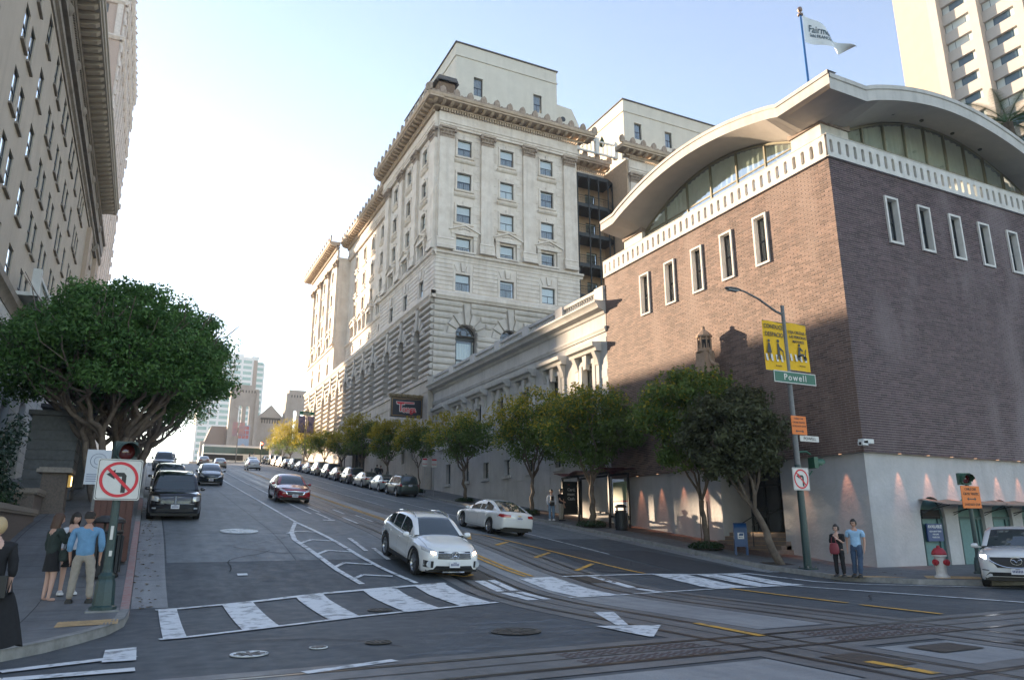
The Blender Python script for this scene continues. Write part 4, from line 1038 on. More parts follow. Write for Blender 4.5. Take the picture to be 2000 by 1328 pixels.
# entrance: steps, dark doorway
st = MB()
for k in range(5): st.box(24.0 + .3 * k - .45, 26.6, 23.3 - (.1 if k == 0 else 0), 27.45 + (.1 if k == 0 else 0), .2, .78 + .17 * k)
st.build('entrance_steps', mat('step terrazzo', (.20, .15, .12), .55, var=.2, scale=5), BK, world=True, smooth=0)
st = MB()
for k in range(5): st.box(24.0 + .3 * k - .46, 24.0 + .3 * k - .40, 23.34, 27.4, .781 + .17 * k, .80 + .17 * k)
st.build('step_nosing', mat('brass nosing', (.42, .27, .15), .4, metal=.6), BK, world=True)
dd = MB(); dd.box(26.55, 26.62, 23.55, 27.3, 1.4, 4.45); dd.build('dark_opening', M['room dark'], BK, world=True)
dg = MB()
for k in range(5):
 y = 23.58 + .92 * k; dg.box(26.2, 26.32, y, y + .09, 1.5, 4.4)
dg.box(26.21, 26.31, 23.6, 27.3, 3.55, 3.66); dg.box(26.21, 26.31, 23.6, 27.3, 4.3, 4.4); dg.box(26.21, 26.31, 23.6, 27.3, 2.4, 2.46)
dg.build('door_frame', M['window frame'], BK, world=True)
dg = MB(); dg.quad((26.26, 23.6, 1.5), (26.26, 27.3, 1.5), (26.26, 27.3, 4.4), (26.26, 23.6, 4.4)); dg.build('door_glass', M['window glass'], BK, world=True)
hr = MB()
for y in (24.7, 25.6): hr.tube([(23.7, y, .9), (23.7, y, 1.75), (25.6, y, 2.6), (25.6, y, 1.5)], .025, 6)
hr.build('handrail', M['iron'], BK, world=True)
# recessed downlights under the overhang, lit
spots = [(24.2, u, 0) for u in (20.2, 22.4, 28.35, 30.0, 31.8, 33.6)] + [(u, 19.1, 0) for u in (26.2, 27.9, 29.35, 30.9, 32.4, 33.9, 35.6)]
mat('downlight glow', (.8, .5, .3), .4, emit=(1, .55, .3), estr=.12)
lmp = bpy.data.lights.new('downlight', 'SPOT'); lmp.energy = 40; lmp.color = (1, .36, .18); lmp.spot_size = rad(34); lmp.spot_blend = .7; lmp.shadow_soft_size = .02
for k, (x, y, _) in enumerate(spots):
 c = MB(); c.lathe([(.001, 0), (.06, 0), (.065, -.02), (.045, -.02), (.04, -.008), (.001, -.008)], (x, y, 4.45), 10); c.build('downlight', M['downlight glow'], BK, world=True)
 lo_ = bpy.data.objects.new('downlight_lamp', lmp); COL.objects.link(lo_); lo_.parent = BK; lo_.location = (x - Lk.x - (.0 if y < 19.2 else .0), y - Lk.y, 4.40)
 dv = Vector((.02, 0, -1)) if y > 19.2 else Vector((0, .02, -1))
 lo_.rotation_euler = (-dv).to_track_quat('Z', 'Y').to_euler()
# camera box on the corner
o = thing('security_camera', 'white security camera box fixed on the lower brick corner', 'camera', (24.1, 19.0, 4.75))
c = MB(); c.box(-.32, .22, -.28, -.02, -.04, .12); c.prism([(-.4, -.12), (-.1, -.12), (-.1, .06), (-.4, .02)], -.28, -.06, 'y'); c.build('housing', M['white stone'], o)
c = MB(); c.lathe([(.05, 0), (.06, .03), (.001, .05)], (-.42, -.17, -.05), 10, axis='x'); c.box(-.05, .05, -.02, .04, -.02, .05); c.build('lens', M['room dark'], o)
# parapet with arched slots
PO = []; pz0, pz1 = 16.72, 17.72
def parapet(F, u0, u1):
 p = MB(); n = round((u1 - u0) / .485); st_ = (u1 - u0) / n; w = .19; zs = 17.42; zb = 16.98
 for d, flip in ((.0, 0),):
  for i in range(n):
   a = u0 + i * st_; b = a + st_; c = (a + b) / 2; r = w / 2; k = 6
   arc = [(c - r * math.cos(math.pi * j / k), zs + r * math.sin(math.pi * j / k)) for j in range(k + 1)]
   low = [(c - r * math.cos(math.pi * j / k), zb - r * .9 * math.sin(math.pi * j / k)) for j in range(k + 1)]
   top = [(a + st_ * j / k, pz1) for j in range(k + 1)]; bot = [(a + st_ * j / k, pz0) for j in range(k + 1)]
   for dd in (.10, -.06):
    p.add([F.P(*q, dd) for q in arc] + [F.P(*q, dd) for q in top], [(j, j + 1, k + 2 + j, k + 1 + j) for j in range(k)])
    p.add([F.P(*q, dd) for q in low] + [F.P(*q, dd) for q in bot], [(j, j + 1, k + 2 + j, k + 1 + j) for j in range(k)])
    p.add([F.P(a, pz0, dd), F.P(c - r, zb, dd), F.P(c - r, zs, dd), F.P(a, pz1, dd)], [(0, 1, 2, 3)])
    p.add([F.P(c + r, zb, dd), F.P(b, pz0, dd), F.P(b, pz1, dd), F.P(c + r, zs, dd)], [(0, 1, 2, 3)])
   loop = arc + low[::-1]; m_ = len(loop)
   p.add([F.P(*q, .10) for q in loop] + [F.P(*q, -.06) for q in loop], [(j, (j + 1) % m_, m_ + (j + 1) % m_, m_ + j) for j in range(m_)])
 F.box(p, u0, u1, pz1, pz1 + .03, -.09, .12); F.box(p, u0, u1, pz0 - .03, pz0, -.06, .12)
 return p
parapet(BL, 19.1, 36.1).build('parapet', M['concrete trim'], BK, world=True, smooth=0); parapet(BR, 24.1, X1).build('parapet', M['concrete trim'], BK, world=True, smooth=0)
fl = MB(); fl.quad((24.3, 19.2, 16.75), (X1, 19.2, 16.75), (X1, 36, 16.75), (24.3, 36, 16.75)); fl.build('roof_deck', M['concrete trim'], BK, world=True)
# lounge: corner piers, arched glass walls, vaulted canopy
pr = MB(); pr.box(24.5, 26.2, 19.55, 21.2, 16.75, 18.6); pr.box(24.5, 26.1, 32.5, 34.3, 16.75, 18.5); split(pr, 'pier', M['concrete trim'], BK, smooth=0)
pr = MB(); pr.box(24.42, 26.28, 19.47, 21.28, 18.6, 19.1); pr.box(24.42, 26.18, 32.42, 34.38, 18.5, 19.1); split(pr, 'pier_cap', mat('stained concrete', (.30, .24, .20), .9, var=.3, scale=3, streak=.5), BK, smooth=0)
def arcz(u, a, b, z0, rise):
 t = (u - a) / (b - a); t = min(max(t, 0), 1); return z0 + rise * math.sin(math.pi * t) ** .9
leafmat('drape', (.86, .86, .74), (.70, .70, .58), .4)
def glass_wall(F, a, b, zr, zt0, rise, nm):
 g_ = MB(); n = 30
 g_.grid(lambda u, v: F.P(a + (b - a) * u, 16.8 + (arcz(a + (b - a) * u, a, b, zt0, rise) - 16.8) * v), n, 1)
 g_.build('glass_wall', M['lounge glass'], BK, world=True)
 f = MB()
 for i in range(nm + 1):
  u = a + (b - a) * i / nm; zt = arcz(u, a, b, zt0, rise); f.box(*(sorted((F.P(u - .04, 0, .06)[0], F.P(u + .04, 0, -.06)[0]))), *(sorted((F.P(u - .04, 0, .06)[1], F.P(u + .04, 0, -.06)[1]))), 16.8, zt)
 F.box(f, a, b, zr, zr + .07, -.03, .03)
 f.tube([F.P(a + (b - a) * i / n, arcz(a + (b - a) * i / n, a, b, zt0, rise) - .03, .03) for i in range(n + 1)], .06, 5)
 f.build('mullion', mat('mullion bronze', (.26, .24, .17), .5, metal=.3), BK, world=True)
 c = MB(); nn = 260
 c.grid(lambda u, v: F.P(a + (b - a) * u, zr - .1 + (arcz(a + (b - a) * u, a, b, zt0, rise) - zr) * v, -.12 + .035 * math.sin(u * 190) + .015 * math.sin(u * 431)), nn, 1)
 c.build('curtain', M['drape'], BK, world=True)
glass_wall(Face('Y-', 24.75), 21.1, 32.4, 18.35, 18.55, 1.55, 6)
glass_wall(Face('X', 19.78), 25.95, 39.4, 18.4, 18.6, 1.9, 9)
cn = MB(); sf = MB()
def canopy(F, e0, a, b, e1, zt, rise, th, depth_in, zin, rise_in, ia, ib):
 """fascia + soffit + roof skin: e0..a flat, a..b vaulted, b..e1 flat"""
 us = [e0] + [e0 + (a - e0) * i / 3 for i in (1, 2)] + [a + (b - a) * i / 40 for i in range(41)] + ([b + (e1 - b) * i / 3 for i in (1, 2, 3)] if e1 > b else [])
 def zt_(u): return zt + (rise * math.sin(math.pi * (u - a) / (b - a)) ** .85 if a < u < b else 0)
 for i in range(len(us) - 1):
  u, v = us[i], us[i + 1]
  for (z0, z1, d0, d1) in ((-th, -th * .30, .0, .0), (-th * .30, -th * .26, .0, .05), (-th * .26, 0, .05, .05), (0, 0, .05, -.5)):
   cn.add([F.P(u, zt_(u) + z0, d0), F.P(v, zt_(v) + z0, d0), F.P(v, zt_(v) + z1, d1), F.P(u, zt_(u) + z1, d1)], [(0, 1, 2, 3)])
  def zi(q): return zin + (rise_in * math.sin(math.pi * (q - ia) / (ib - ia)) ** .9 if ia < q < ib else 0)
  sf.add([F.P(u, zt_(u) - th, 0), F.P(v, zt_(v) - th, 0), F.P(v, zi(v), -depth_in), F.P(u, zi(u), -depth_in)], [(0, 1, 2, 3)])
canopy(Face('Y-', 22.9), 17.6, 20.4, 33.1, 34.4, 19.55, 1.12, .62, 1.9, 18.62, 1.5, 21.1, 32.4)
canopy(Face('X', 17.6), 22.9, 25.05, 36.5, 41.5, 19.4, 1.05, .70, 2.25, 18.66, 1.86, 25.95, 39.4)
cn.quad((22.9, 34.4, 18.93), (26, 34.4, 18.93), (26, 34.4, 19.55), (22.9, 34.4, 19.55))
def vz(t, a, b, z, r, e): return z + (r * math.sin(math.pi * (t - a) / (b - a)) ** e if a < t < b else 0)
rf = MB(); rf.grid(lambda u, v: (23.2 + 18.3 * u, 17.9 + 16.4 * v, max(vz(17.9 + 16.4 * v, 20.4, 33.1, 19.55, 1.12, .85), vz(23.2 + 18.3 * u, 25.05, 36.5, 19.4, 1.05, .85)) - .05 + 1.6 * min(1, 2.4 * min(u, v))), 60, 60)
cn.build('canopy_fascia', M['canopy concrete'], BK, world=True, smooth=30); sf.build('canopy_soffit', M['soffit plaster'], BK, world=True, smooth=30); rf.build('canopy_roof', M['roof lead'], BK, world=True)
for (x, y) in ((24.0, 31.4), (24.0, 29.6), (24.0, 27.4), (24.0, 25.0), (24.0, 22.6)):
 zz = 18.93 + 1.12 * math.sin(math.pi * (y - 20.4) / 12.7) ** .85; c = MB(); c.lathe([(.001, -.03), (.085, -.03), (.1, .02), (.001, .02)], (x, y, zz + .13), 10); c.build('soffit_light', M['iron'], BK, world=True)
for x in (26.6, 28.4, 30.4, 32.6, 34.6):
 zz = 18.7 + 1.05 * math.sin(math.pi * (x - 25.05) / 11.45) ** .85; c = MB(); c.lathe([(.001, -.03), (.085, -.03), (.1, .02), (.001, .02)], (x, 18.8, zz + .13), 10); c.build('soffit_light', M['iron'], BK, world=True)
# terrace plants peeping over the parapet
def leafclump(mb, c, r, n, size, rr, squash=.6):
 for _ in range(n):
  while True:
   p = Vector((rr.uniform(-1, 1), rr.uniform(-1, 1), rr.uniform(-1, 1)))
   if p.length < 1: break
  p = Vector((p.x * r, p.y * r, p.z * r * squash)) + Vector(c)
  a = Vector((rr.gauss(0, 1), rr.gauss(0, 1), rr.gauss(0, .6))).normalized(); b = a.cross(Vector((rr.gauss(0, 1), rr.gauss(0, 1), rr.gauss(0, 1)))).normalized()
  s = size * rr.uniform(.6, 1.3)
  mb.add([p - a * s, p + b * s * .45, p + a * s, p - b * s * .45], [(0, 1, 2, 3)])
leafmat('leaf gold', (.26, .19, .02), (.07, .09, .015))
leafmat('leaf shrub', (.035, .075, .02), (.015, .035, .01))
for (x, y, m_, lab) in ((24.75, 25.0, 'leaf gold', 'largest golden shrub on the terrace behind the white parapet'), (24.75, 28.6, 'leaf gold', 'small golden shrub left of the largest one on the terrace'), (24.75, 30.3, 'leaf gold', 'low golden shrub behind the parapet near its left end'), (24.75, 32.0, 'leaf gold', 'leftmost golden shrub behind the parapet'), (36.4, 19.75, 'leaf shrub', 'dark green shrub on the right terrace behind the parapet')):
 l = MB(); leafclump(l, (0, 0, .35), .42, 260, .07, R, .8); o = thing('terrace_shrub', lab, 'shrub', (x, y, 17.35)); l.build('foliage', M[m_], o, smooth=0)
 t = MB(); t.lathe([(.001, -.6), (.16, -.6), (.22, 0), (.001, 0)], n=8); t.build('pot', M['concrete trim'], o)
# long awning strip over the side arches
o = thing('awning', 'thin faded canvas awning on brackets over the teal arches', 'awning', (27.2, 18.6, 2.5))
a = MB(); a.grid(lambda u, v: (u * 14 , -.55 + v * 1.25, .10 + v * .14 + .03 * math.sin(u * 60) - .1 * (1 - v)), 90, 3); a.build('canvas', mat('canvas', (.36, .25, .19), .9, var=.2, scale=3), o)
a = MB()
for i in range(8): a.tube([(i * 2, .68, -.25), (i * 2 + .1, -.5, .0)], .02, 5); a.tube([(i * 2, .68, -.35), (i * 2 + .35, -.1, .1)], .015, 5)
a.tube([(0, -.54, 0), (14, -.54, 0)], .02, 5); a.build('bracket', M['iron'], o)
# ------------------------------------------------------------------ flag
o = thing('flagpole', 'blue flagpole with a ball finial above the corner roof', 'flagpole', (28.2, 22.9, 19.2))
p = MB(); p.tube([(0, 0, 0), (0, 0, 8.5)], [.085, .055], 10); p.build('pole', mat('blue paint', (.02, .12, .33), .35), o)
p = MB(); p.lathe([(.001, 8.45), (.14, 8.5), (.15, 8.56), (.05, 8.62), (.06, 8.7), (.12, 8.76), (.14, 8.85), (.1, 8.96), (.001, 9.0)], n=12); p.build('finial', mat('copper ball', (.25, .18, .15), .4, metal=.5), o)
o = thing('flag', 'white flag with script lettering flying from the blue pole', 'flag', (28.25, 22.9, 25.85))
def flagp(u, v):
 x = .08 + u * 3.7 * (1 - .03 * math.sin(u * 8)); h = 1.7 * (1 - u) ** .8 + .05
 zc = 1.15 - .25 * u + .18 * math.sin(u * 7) * u
 z = zc + (v - .5) * h + .10 * math.sin(u * 9 + v * 2) * u; y = .35 * math.sin(u * 10 + v * 1.5) * u ** .7
 return (x, y, z)
p = MB(); p.grid(flagp, 40, 12); p.build('cloth', mat('flag cloth', (.66, .69, .71), .8, var=.05, scale=2), o)
for (s, sz, u0, v0, cu_) in (('Fairmont', .56, .30, .66, 0), ('SAN FRANCISCO', .25, .30, .38, 0)):
 q = flagp(u0, v0); text(s, sz, mat('flag ink', (.06, .10, .13), .7), o, (1.35, 0, .04 + 1.3 * (v0 - .5) + 1.02), (math.pi / 2, 0, 0), sx=.8)
# ------------------------------------------------------------------ beige hotel on the left
LH = thing('stucco_hotel', 'tall beige stucco hotel with paired sash windows and heavy bracketed cornice', 'hotel', (-7.4, 20, prof(20)))
_pg = M['window glass']; M['window glass'] = M['hotel glass']; WS.clear()
FH = Face('Y+', -7.4)
w = MB(); t = MB(); hs = []
cols = [(21.5, 1.2), (25.0, 1.2), (26.9, 1.2), (31.5, 1.3), (36.9, 1.2), (38.8, 1.2), (42.55, 1.4), (46.5, 1.15), (48.3, 1.15), (51.4, 1.15), (53.2, 1.15), (56.8, 1.15), (58.5, 1.15), (61.8, 1.2), (65.5, 1.1), (67.1, 1.1), (68.6, 1.1)]
rows = [15.6, 19.0, 22.3, 25.65, 29.0]
for u, wd in cols:
 for k, z in enumerate(rows):
  h = 1.95
  hs.append((u - wd / 2, u + wd / 2, z - h, z)); put_window(FH, u, z - h, wd, h, .15, LH, 'sash', blind=R.choice([.2, .5, .02, .02, .8]), bars=False)
for u, wd in ((80.3, 1.3),):
 for k, z in enumerate(rows[:5]):
  hs.append((u - wd / 2, u + wd / 2, z - 1.95, z)); put_window(FH, u, z - 1.95, wd, 1.95, .15, LH, 'sash', blind=.02, bars=False)
FH.wall(w, 16, 88, 13.5, 30, hs, .3); w.quad((-7.4, 16, 2), (-30, 16, 2), (-30, 16, 31), (-7.4, 16, 31)); w.quad((-7.4, 88, 2), (-30, 88, 2), (-30, 88, 31), (-7.4, 88, 31))
w.build('wall', M['hotel stucco'], LH, world=True, smooth=0)
sl_ = {}
for a, b, z0, z1 in hs:
 k = round(b - a, 2)
 if k not in sl_: sl_[k] = MB().box(-k / 2 - .12, k / 2 + .12, -.14, .1, -.12, -.003).mesh('sill', M['hotel trim'], 0)
 p = FH.P((a + b) / 2, z0, 0); link('sill', sl_[k], LH, loc=(p[0] + 7.4, p[1] - 20, p[2] - LH.location.z), rot=(0, 0, FH.rz()))
# dark moulding, frieze with cartouches, dentils, brackets, cornice
FH.profile(t, 15, 81, [(0, 29.25), (.1, 29.25), (.14, 29.5), (.3, 29.6), (.34, 29.85), (.16, 29.95), (.16, 30.1), (0, 30.1)])
FH.profile(t, 81, 86.5, [(0, 28.95), (.3, 28.95), (.34, 29.2), (.5, 29.3), (.54, 29.75), (.3, 29.85), (.16, 30.1), (0, 30.1)])
FH.box(t, 15, 86, 30.1, 31.25, 0, .55)
FH.profile(t, 15, 86, [(.5, 31.25), (.72, 31.3), (.78, 31.45), (.5, 31.5)])
t.build('moulding', M['hotel trim'], LH, world=True)
t = MB()
for i in range(250): FH.box(t, 15 + i * .26, 15 + i * .26 + .14, 31.05, 31.25, .55, .66)
t.build('dentil', M['hotel trim'], LH, world=True, kind='stuff', smooth=0)
br = MB(); FH_ = Face('Y+', 0)
FH_.profile(br, -.2, .2, [(0, -.42), (.2, -.4), (.9, -.22), (1.08, -.06), (1.08, .0), (0, .0)]); bm_ = br.mesh('cornice_bracket', M['hotel stucco'], 0)
for i in range(69):
 link('cornice_bracket', bm_, LH, loc=(.72, 15.6 + i * .9 - 20, 31.9 - LH.location.z))
t = MB(); FH.profile(t, 14.5, 77.8, [(0, 31.9), (1.9, 31.9), (1.9, 32.1), (2.0, 32.15), (2.02, 32.45), (2.1, 32.5), (2.12, 32.62), (0, 32.7)])
FH.box(t, 15, 77.7, 31.5, 31.9, 0, .72); t.build('cornice', mat('cornice paint', (.43, .385, .32), .85, var=.1, streak=.2), LH, world=True)
c = MB(); c.lathe([(.001, -.1), (.3, -.06), (.42, .0), (.3, .1), (.12, .2), (.001, .22)], n=8, axis='x'); cm = c.mesh('cartouche', M['hotel trim'], 50)
for i in range(11): link('cartouche', cm, LH, loc=(.56, 20 + i * 5.9 - 20, 30.65 - LH.location.z))
# end bay pilasters
t = MB()
for a, b in ((74.3, 76.3), (83.2, 86.0)): FH.box(t, a, b, 2, 28.95, .003, .35)
split(t, 'pilaster', mat('hotel warm', (.45, .355, .28), .9, var=.06), LH)
# belt and rusticated base with arches
t = MB(); FH.profile(t, 15.5, 88, [(0, 12.6), (.1, 12.6), (.2, 12.9), (.4, 13.05), (.42, 13.4), (.1, 13.55), (0, 13.55)]); t.build('moulding', M['hotel trim'], LH, world=True)
t = MB(); ac2 = [(24, 2.6), (30, 2.6), (36, 2.6), (42, 2.6), (48, 2.6), (54, 2.6), (60, 2.6), (66, 2.6)]
arch_wall(t, FH, 16, 72, 2, 12.6, ac2, 8.6, .7); FH.wall(t, 72, 88, 2, 12.6, [], .1)
t.build('base_wall', M['white stone'], LH, world=True, smooth=0)
t = MB()
for z in [4 + .62 * i for i in range(14)]:
 bounds = [16] + [(a[0] + b[0]) / 2 for a, b in zip(ac2, ac2[1:])] + [88]
 for (c_, wd), L0, L1 in zip(ac2, bounds, bounds[1:]):
  hw = wd / 2 + .02 if z < 8.4 else (math.sqrt(max(.01, (wd / 2 + .1) ** 2 - (z - 8.2) ** 2)) if z < 9.7 else 0)
  for a, b in ((L0, c_ - hw), (c_ + hw, L1)):
   if b - a > .1 and z < 12.3: FH.box(t, a + .01, b - .01, z + .02, z + .6, .002, .05)
split(t, 'stone_block', M['white stone'], LH, smooth=0)
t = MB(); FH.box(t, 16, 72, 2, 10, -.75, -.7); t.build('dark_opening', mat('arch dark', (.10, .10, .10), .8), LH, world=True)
# white balustraded balcony
t = MB(); FH.box(t, 44.2, 49.5, 13.6, 13.8, .0, 1.2); FH.box(t, 44.2, 49.5, 14.7, 14.9, .9, 1.2)
for i in range(12): FH.box(t, 44.4 + i * .44, 44.55 + i * .44, 13.8, 14.7, .95, 1.1)
FH.box(t, 44.1, 44.5, 13.6, 15.1, .85, 1.25); FH.box(t, 49.2, 49.6, 13.6, 15.1, .85, 1.25); t.build('balcony', M['white stone'], LH, world=True)
t = MB(); t.quad((-30, 16, 32.6), (-5.6, 16, 32.6), (-5.6, 77.7, 32.6), (-30, 77.7, 32.6)); t.build('roof', M['roof lead'], LH, world=True)
M['window glass'] = _pg
# ------------------------------------------------------------------ tall ornate tower behind it
mat('buff brick', (.42, .33, .29), .85, col2=(.34, .26, .23), scale=5, bump=.5, bscale=12)
mat('tower stone', (.55, .50, .47), .85, var=.15, scale=1.5, bump=.4, streak=.2)
TW = thing('brick_tower', 'very tall buff brick tower with carved stone crown behind the beige hotel', 'tower', (-13, 137, prof(137)))
FT1 = Face('X', 137); FT2 = Face('Y+', -13); t = MB(); w = MB(); hs = []; hs2 = []
zr = [100 - 3.6 * i for i in range(24)]
for z in zr:
 for u in (-16.2,): hs.append((u - .6, u + .6, z - 2.1, z))
 for k in range(9): u = 140 + k * 5.1; hs2.append((u - .7, u + .7, z - 2.1, z));
FT1.wall(w, -18.5, -13, 5, 104, hs, .4); FT2.wall(w, 137, 185.3, 5, 104, hs2, .4)
w.quad((-18.5, 185.3, 5), (-13, 185.3, 5), (-13, 185.3, 104), (-18.5, 185.3, 104)); w.quad((-18.5, 137, 5), (-18.5, 185.3, 5), (-18.5, 185.3, 104), (-18.5, 137, 104)); w.quad((-18.5, 137, 104), (-13, 137, 104), (-13, 185.3, 104), (-18.5, 185.3, 104)); w.build('wall', M['buff brick'], TW, world=True, smooth=0)
gf = MB().box(-.6, .6, 0, .03, 0, 2.1).box(-.6, .6, -.05, -.001, .98, 1.06).box(-.03, .03, -.05, -.001, 0, .98).box(-.03, .03, -.05, -.001, 1.06, 2.1)
gw = gf.mesh('window', mat('far glass', (.06, .08, .10), .12), 0)
for F, H in ((FT1, hs), (FT2, hs2)):
 for a, b, z0, z1 in H:
  if z0 > 20: F.put(gw, 'window', (a + b) / 2, z0, -.35, TW)
for k in range(10):
 u = 137.3 + k * 5.1; FT2.box(t, u - .1, u + .8, 5, 104, .003, .35)
for k in range(2): FT1.box(t, -14.2 - k * 3.6, -13.2 - k * 3.6, 90, 104, .003, .3)
for z in (89.0, 96.5, 103.2): FT1.profile(t, -18.9, -12.4, [(0, z), (.3, z), (.7, z + .5), (.7, z + .8), (0, z + .9)]); FT2.profile(t, 136.4, 186, [(0, z), (.3, z), (.7, z + .5), (.7, z + .8), (0, z + .9)])
t.build('stone_trim', M['tower stone'], TW, world=True)
t = MB()
for k in range(60):
 u = 137 + k * .82; zz = 30 + (k * 37 % 70); FT2.box(t, u, u + .3, zz, zz + .6, .3, .62)
for k in range(30): z = 20 + k * 2.9; FT2.box(t, 184.6, 185.5, z + R.uniform(-.8, .8), z + 1.3, .3, R.uniform(.4, .75)); FT2.box(t, 136.8, 137.5, z, z + R.uniform(.6, 1.6), .3, R.uniform(.4, .7))
t.build('carved_ornament', M['tower stone'], TW, world=True, kind='stuff', smooth=0)
for k in range(10):
 p = MB(); p.lathe([(.5, 0), (.5, 1.4), (.8, 1.5), (.3, 2.2), (.5, 2.8), (.001, 4)], (-12.7, 137.3 + 5.3 * k, 104.1), 6); p.build('pinnacle', M['tower stone'], TW, world=True)
# ------------------------------------------------------------------ modern tower top right
ST = thing('concrete_tower', 'high modern tower with blank golden side wall and ribbon windows', 'tower', (100, 57.7, 0))
mat('tower concrete', (.40, .375, .35), .85, var=.04, scale=.8)
mat('tower wall sun toned', (.36, .285, .205), .9, var=.04, scale=.6)  # gold of the low sun mixed into the concrete colour
SX, SY = 100.0, 57.7
w = MB(); w.quad((SX, SY, -5), (88.4, 58.4 + 6, -5), (88.4, 58.4 + 6, 130), (SX, SY, 130)) if False else None
ux, uy = (100 - 96.5), (57.7 - 63.4)
# blank wall runs back from the corner, turned towards the sun
w.quad((SX, SY, -5), (SX + 2.2, SY + 7.2, -5), (SX + 2.2, SY + 7.2, 92), (SX, SY, 92)); w.build('blank_wall', M['tower wall sun toned'], ST, world=True, smooth=0)
F = Face('Y-', SX); w = MB(); p = 3.15; hs = []; u0s = [(52.1, 56.4), (46.4, 50.9), (40.9, 45.2), (35.4, 39.7)]
for i in range(40):
 z = 10 + i * p
 if z > 120: break
 for a, b in u0s: hs.append((a, b, z, z + 1.45))
F.wall(w, 30, SY, -5, 92, [h for h in hs if h[3] < 92], .8); w.quad((SX, 30, -5), (SX + 15, 30, -5), (SX + 15, 30, 92), (SX, 30, 92)); w.build('wall', M['tower concrete'], ST, world=True, smooth=0)
t = MB()
for a, b in ((56.4, 57.7), (50.9, 52.1), (45.2, 46.4), (39.7, 40.9)): F.box(t, a, b, -5, 92, .002, .9)
t.build('pier', M['tower concrete'], ST, world=True, smooth=0)
wm_ = {}
for a, b, z0, z1 in hs:
 if z0 < 45 or z0 > 90: continue
 k = round(b - a, 1)
 if k not in wm_:
  f = MB(); f.box(-k / 2, k / 2, .0, .02, 0, 1.45); f.box(-k / 2, -k / 2 + .06, -.05, -.001, 0, 1.45); f.box(k * .2, k * .2 + .06, -.05, -.001, 0, 1.45); f.box(-k * .25, -k * .25 + .06, -.05, -.001, 0, 1.45)
  cc = MB(); cc.box(-k / 2 + .06, -k * .25, -.02, -.002, .02, 1.43); cc.box(k * .26, k / 2, -.02, -.002, .02, 1.43)
  c2 = MB(); c2.box(-k / 2 + .06, k * .45, -.02, -.002, .02, 1.43)
  wm_[k] = (f.mesh('window', mat('tower glass', (.05, .09, .12), .08), 0), cc.mesh('curtain', mat('tower curtain', (.45, .50, .50), .7), 0), c2.mesh('curtain', M['tower curtain'], 0))
 f, c1, c2 = wm_[k]; F.put(f, 'window', (a + b) / 2, z0, -.45, ST, (('curtain', R.choice([c1, c2, c1])),))
# ------------------------------------------------------------------ far end of the street
GT = thing('glass_tower', 'pale high rise with green glass bands at the top of the street', 'tower', (36, 420, prof(420)))
mat('far white', (.66, .68, .69), .8); mat('far glass green', (.20, .36, .35), .25); mat('far brown', (.25, .20, .18), .8)
F = Face('X', 420); w = MB(); w.box(20.5, 49, 420, 445, 0, 94.5); w.box(49, 53.2, 422, 440, 0, 92)
w.box(35, 42, 424, 440, 94.5, 97); w.box(46, 50, 424, 436, 94.5, 96.2); w.build('wall', M['far white'], GT, world=True, smooth=0)
wa = MB().box(0, 3.2, -.06, 0, 0, 1.7).mesh('window', M['far glass green'], 0); wb_ = MB().box(0, 4.4, -.06, 0, 0, 1.7).mesh('window', M['far glass green'], 0)
for i in range(25):
 z = 91 - 3.15 * i
 for k, (u, me) in enumerate(((21.5, wb_), (27, wa), (31.5, wb_), (37.2, wa), (41.6, wb_), (49.2, wa))):
  if z > 30: link('window', me, GT, loc=(u - 36, 0 if k < 5 else 2, z - GT.location.z))
w = MB(); w.box(46.9, 48.95, 419.6, 419.9, 30, 93); w.build('pier', M['far brown'], GT, world=True)
CA = thing('stone_cathedral', 'grey stone cathedral with two square belfry towers and a gable', 'church', (33, 300, prof(300)))
mat('far stone', (.30, .265, .24), .9, var=.12, scale=.35, streak=.2); mat('far roof', (.17, .13, .12), .9)
def belfry(x0, x1, y, ztop):
 F = Face('X', y); w = MB(); xm = (x0 + x1) / 2; cs = [(x0 + (x1 - x0) * .36, 1.25), (x0 + (x1 - x0) * .64, 1.25)]
 arch_wall(w, F, x0, x1, ztop - 20, ztop - 3.6, cs, ztop - 9, 1.0)
 w.box(x0, x1, y + .01, y + 9, 5, ztop - 20); w.quad((x0, y, ztop - 20), (x0, y + 9, ztop - 20), (x0, y + 9, ztop - 3.6), (x0, y, ztop - 3.6)); w.quad((x1, y, ztop - 20), (x1, y + 9, ztop - 20), (x1, y + 9, ztop - 3.6), (x1, y, ztop - 3.6))
 w.box(x0, x1, y, y + 9, ztop - 3.6, ztop - 1.6); w.box(x0 + .8, x1 - 2, y + 1, y + 8, ztop - 1.6, ztop)
 for s in (x0 - .5, x1 - .9): w.box(s, s + 1.4, y - 1, y + .5, 5, ztop - 6); w.box(s + .2, s + 1.2, y - .7, y + .5, ztop - 6, ztop - 2)
 w.box(x0, x1, y - .25, y - .01, ztop - 21.4, ztop - 20.6)
 w.build('belfry', M['far stone'], CA, world=True, smooth=0)
 d = MB(); [d.box(x0 + 1.6 + i * 1.1, x0 + 2.0 + i * 1.1, y - .05, y - .002, ztop - 3.2, ztop - 2.2) for i in range(7)]
 for c_, w_ in cs: d.box(c_ - .3, c_ + .3, y - .05, y - .002, ztop - 19, ztop - 17)
 d.build('slit_opening', M['room dark'], CA, world=True, smooth=0)
belfry(26.5, 36.2, 300, 57.0); belfry(47.3, 57, 300, 56.5)
w = MB(); w.box(36.7, 46.8, 302, 330, 5, 45); w.prism([(36.9, 45), (46.6, 45), (41.7, 50)], 302, 330, 'y'); w.box(18, 26.0, 303, 330, 5, 33); w.box(17, 18.6, 302.4, 304, 5, 34.5); w.box(14, 17.5, 306, 325, 5, 27)
w.build('nave', M['far stone'], CA, world=True, smooth=0)
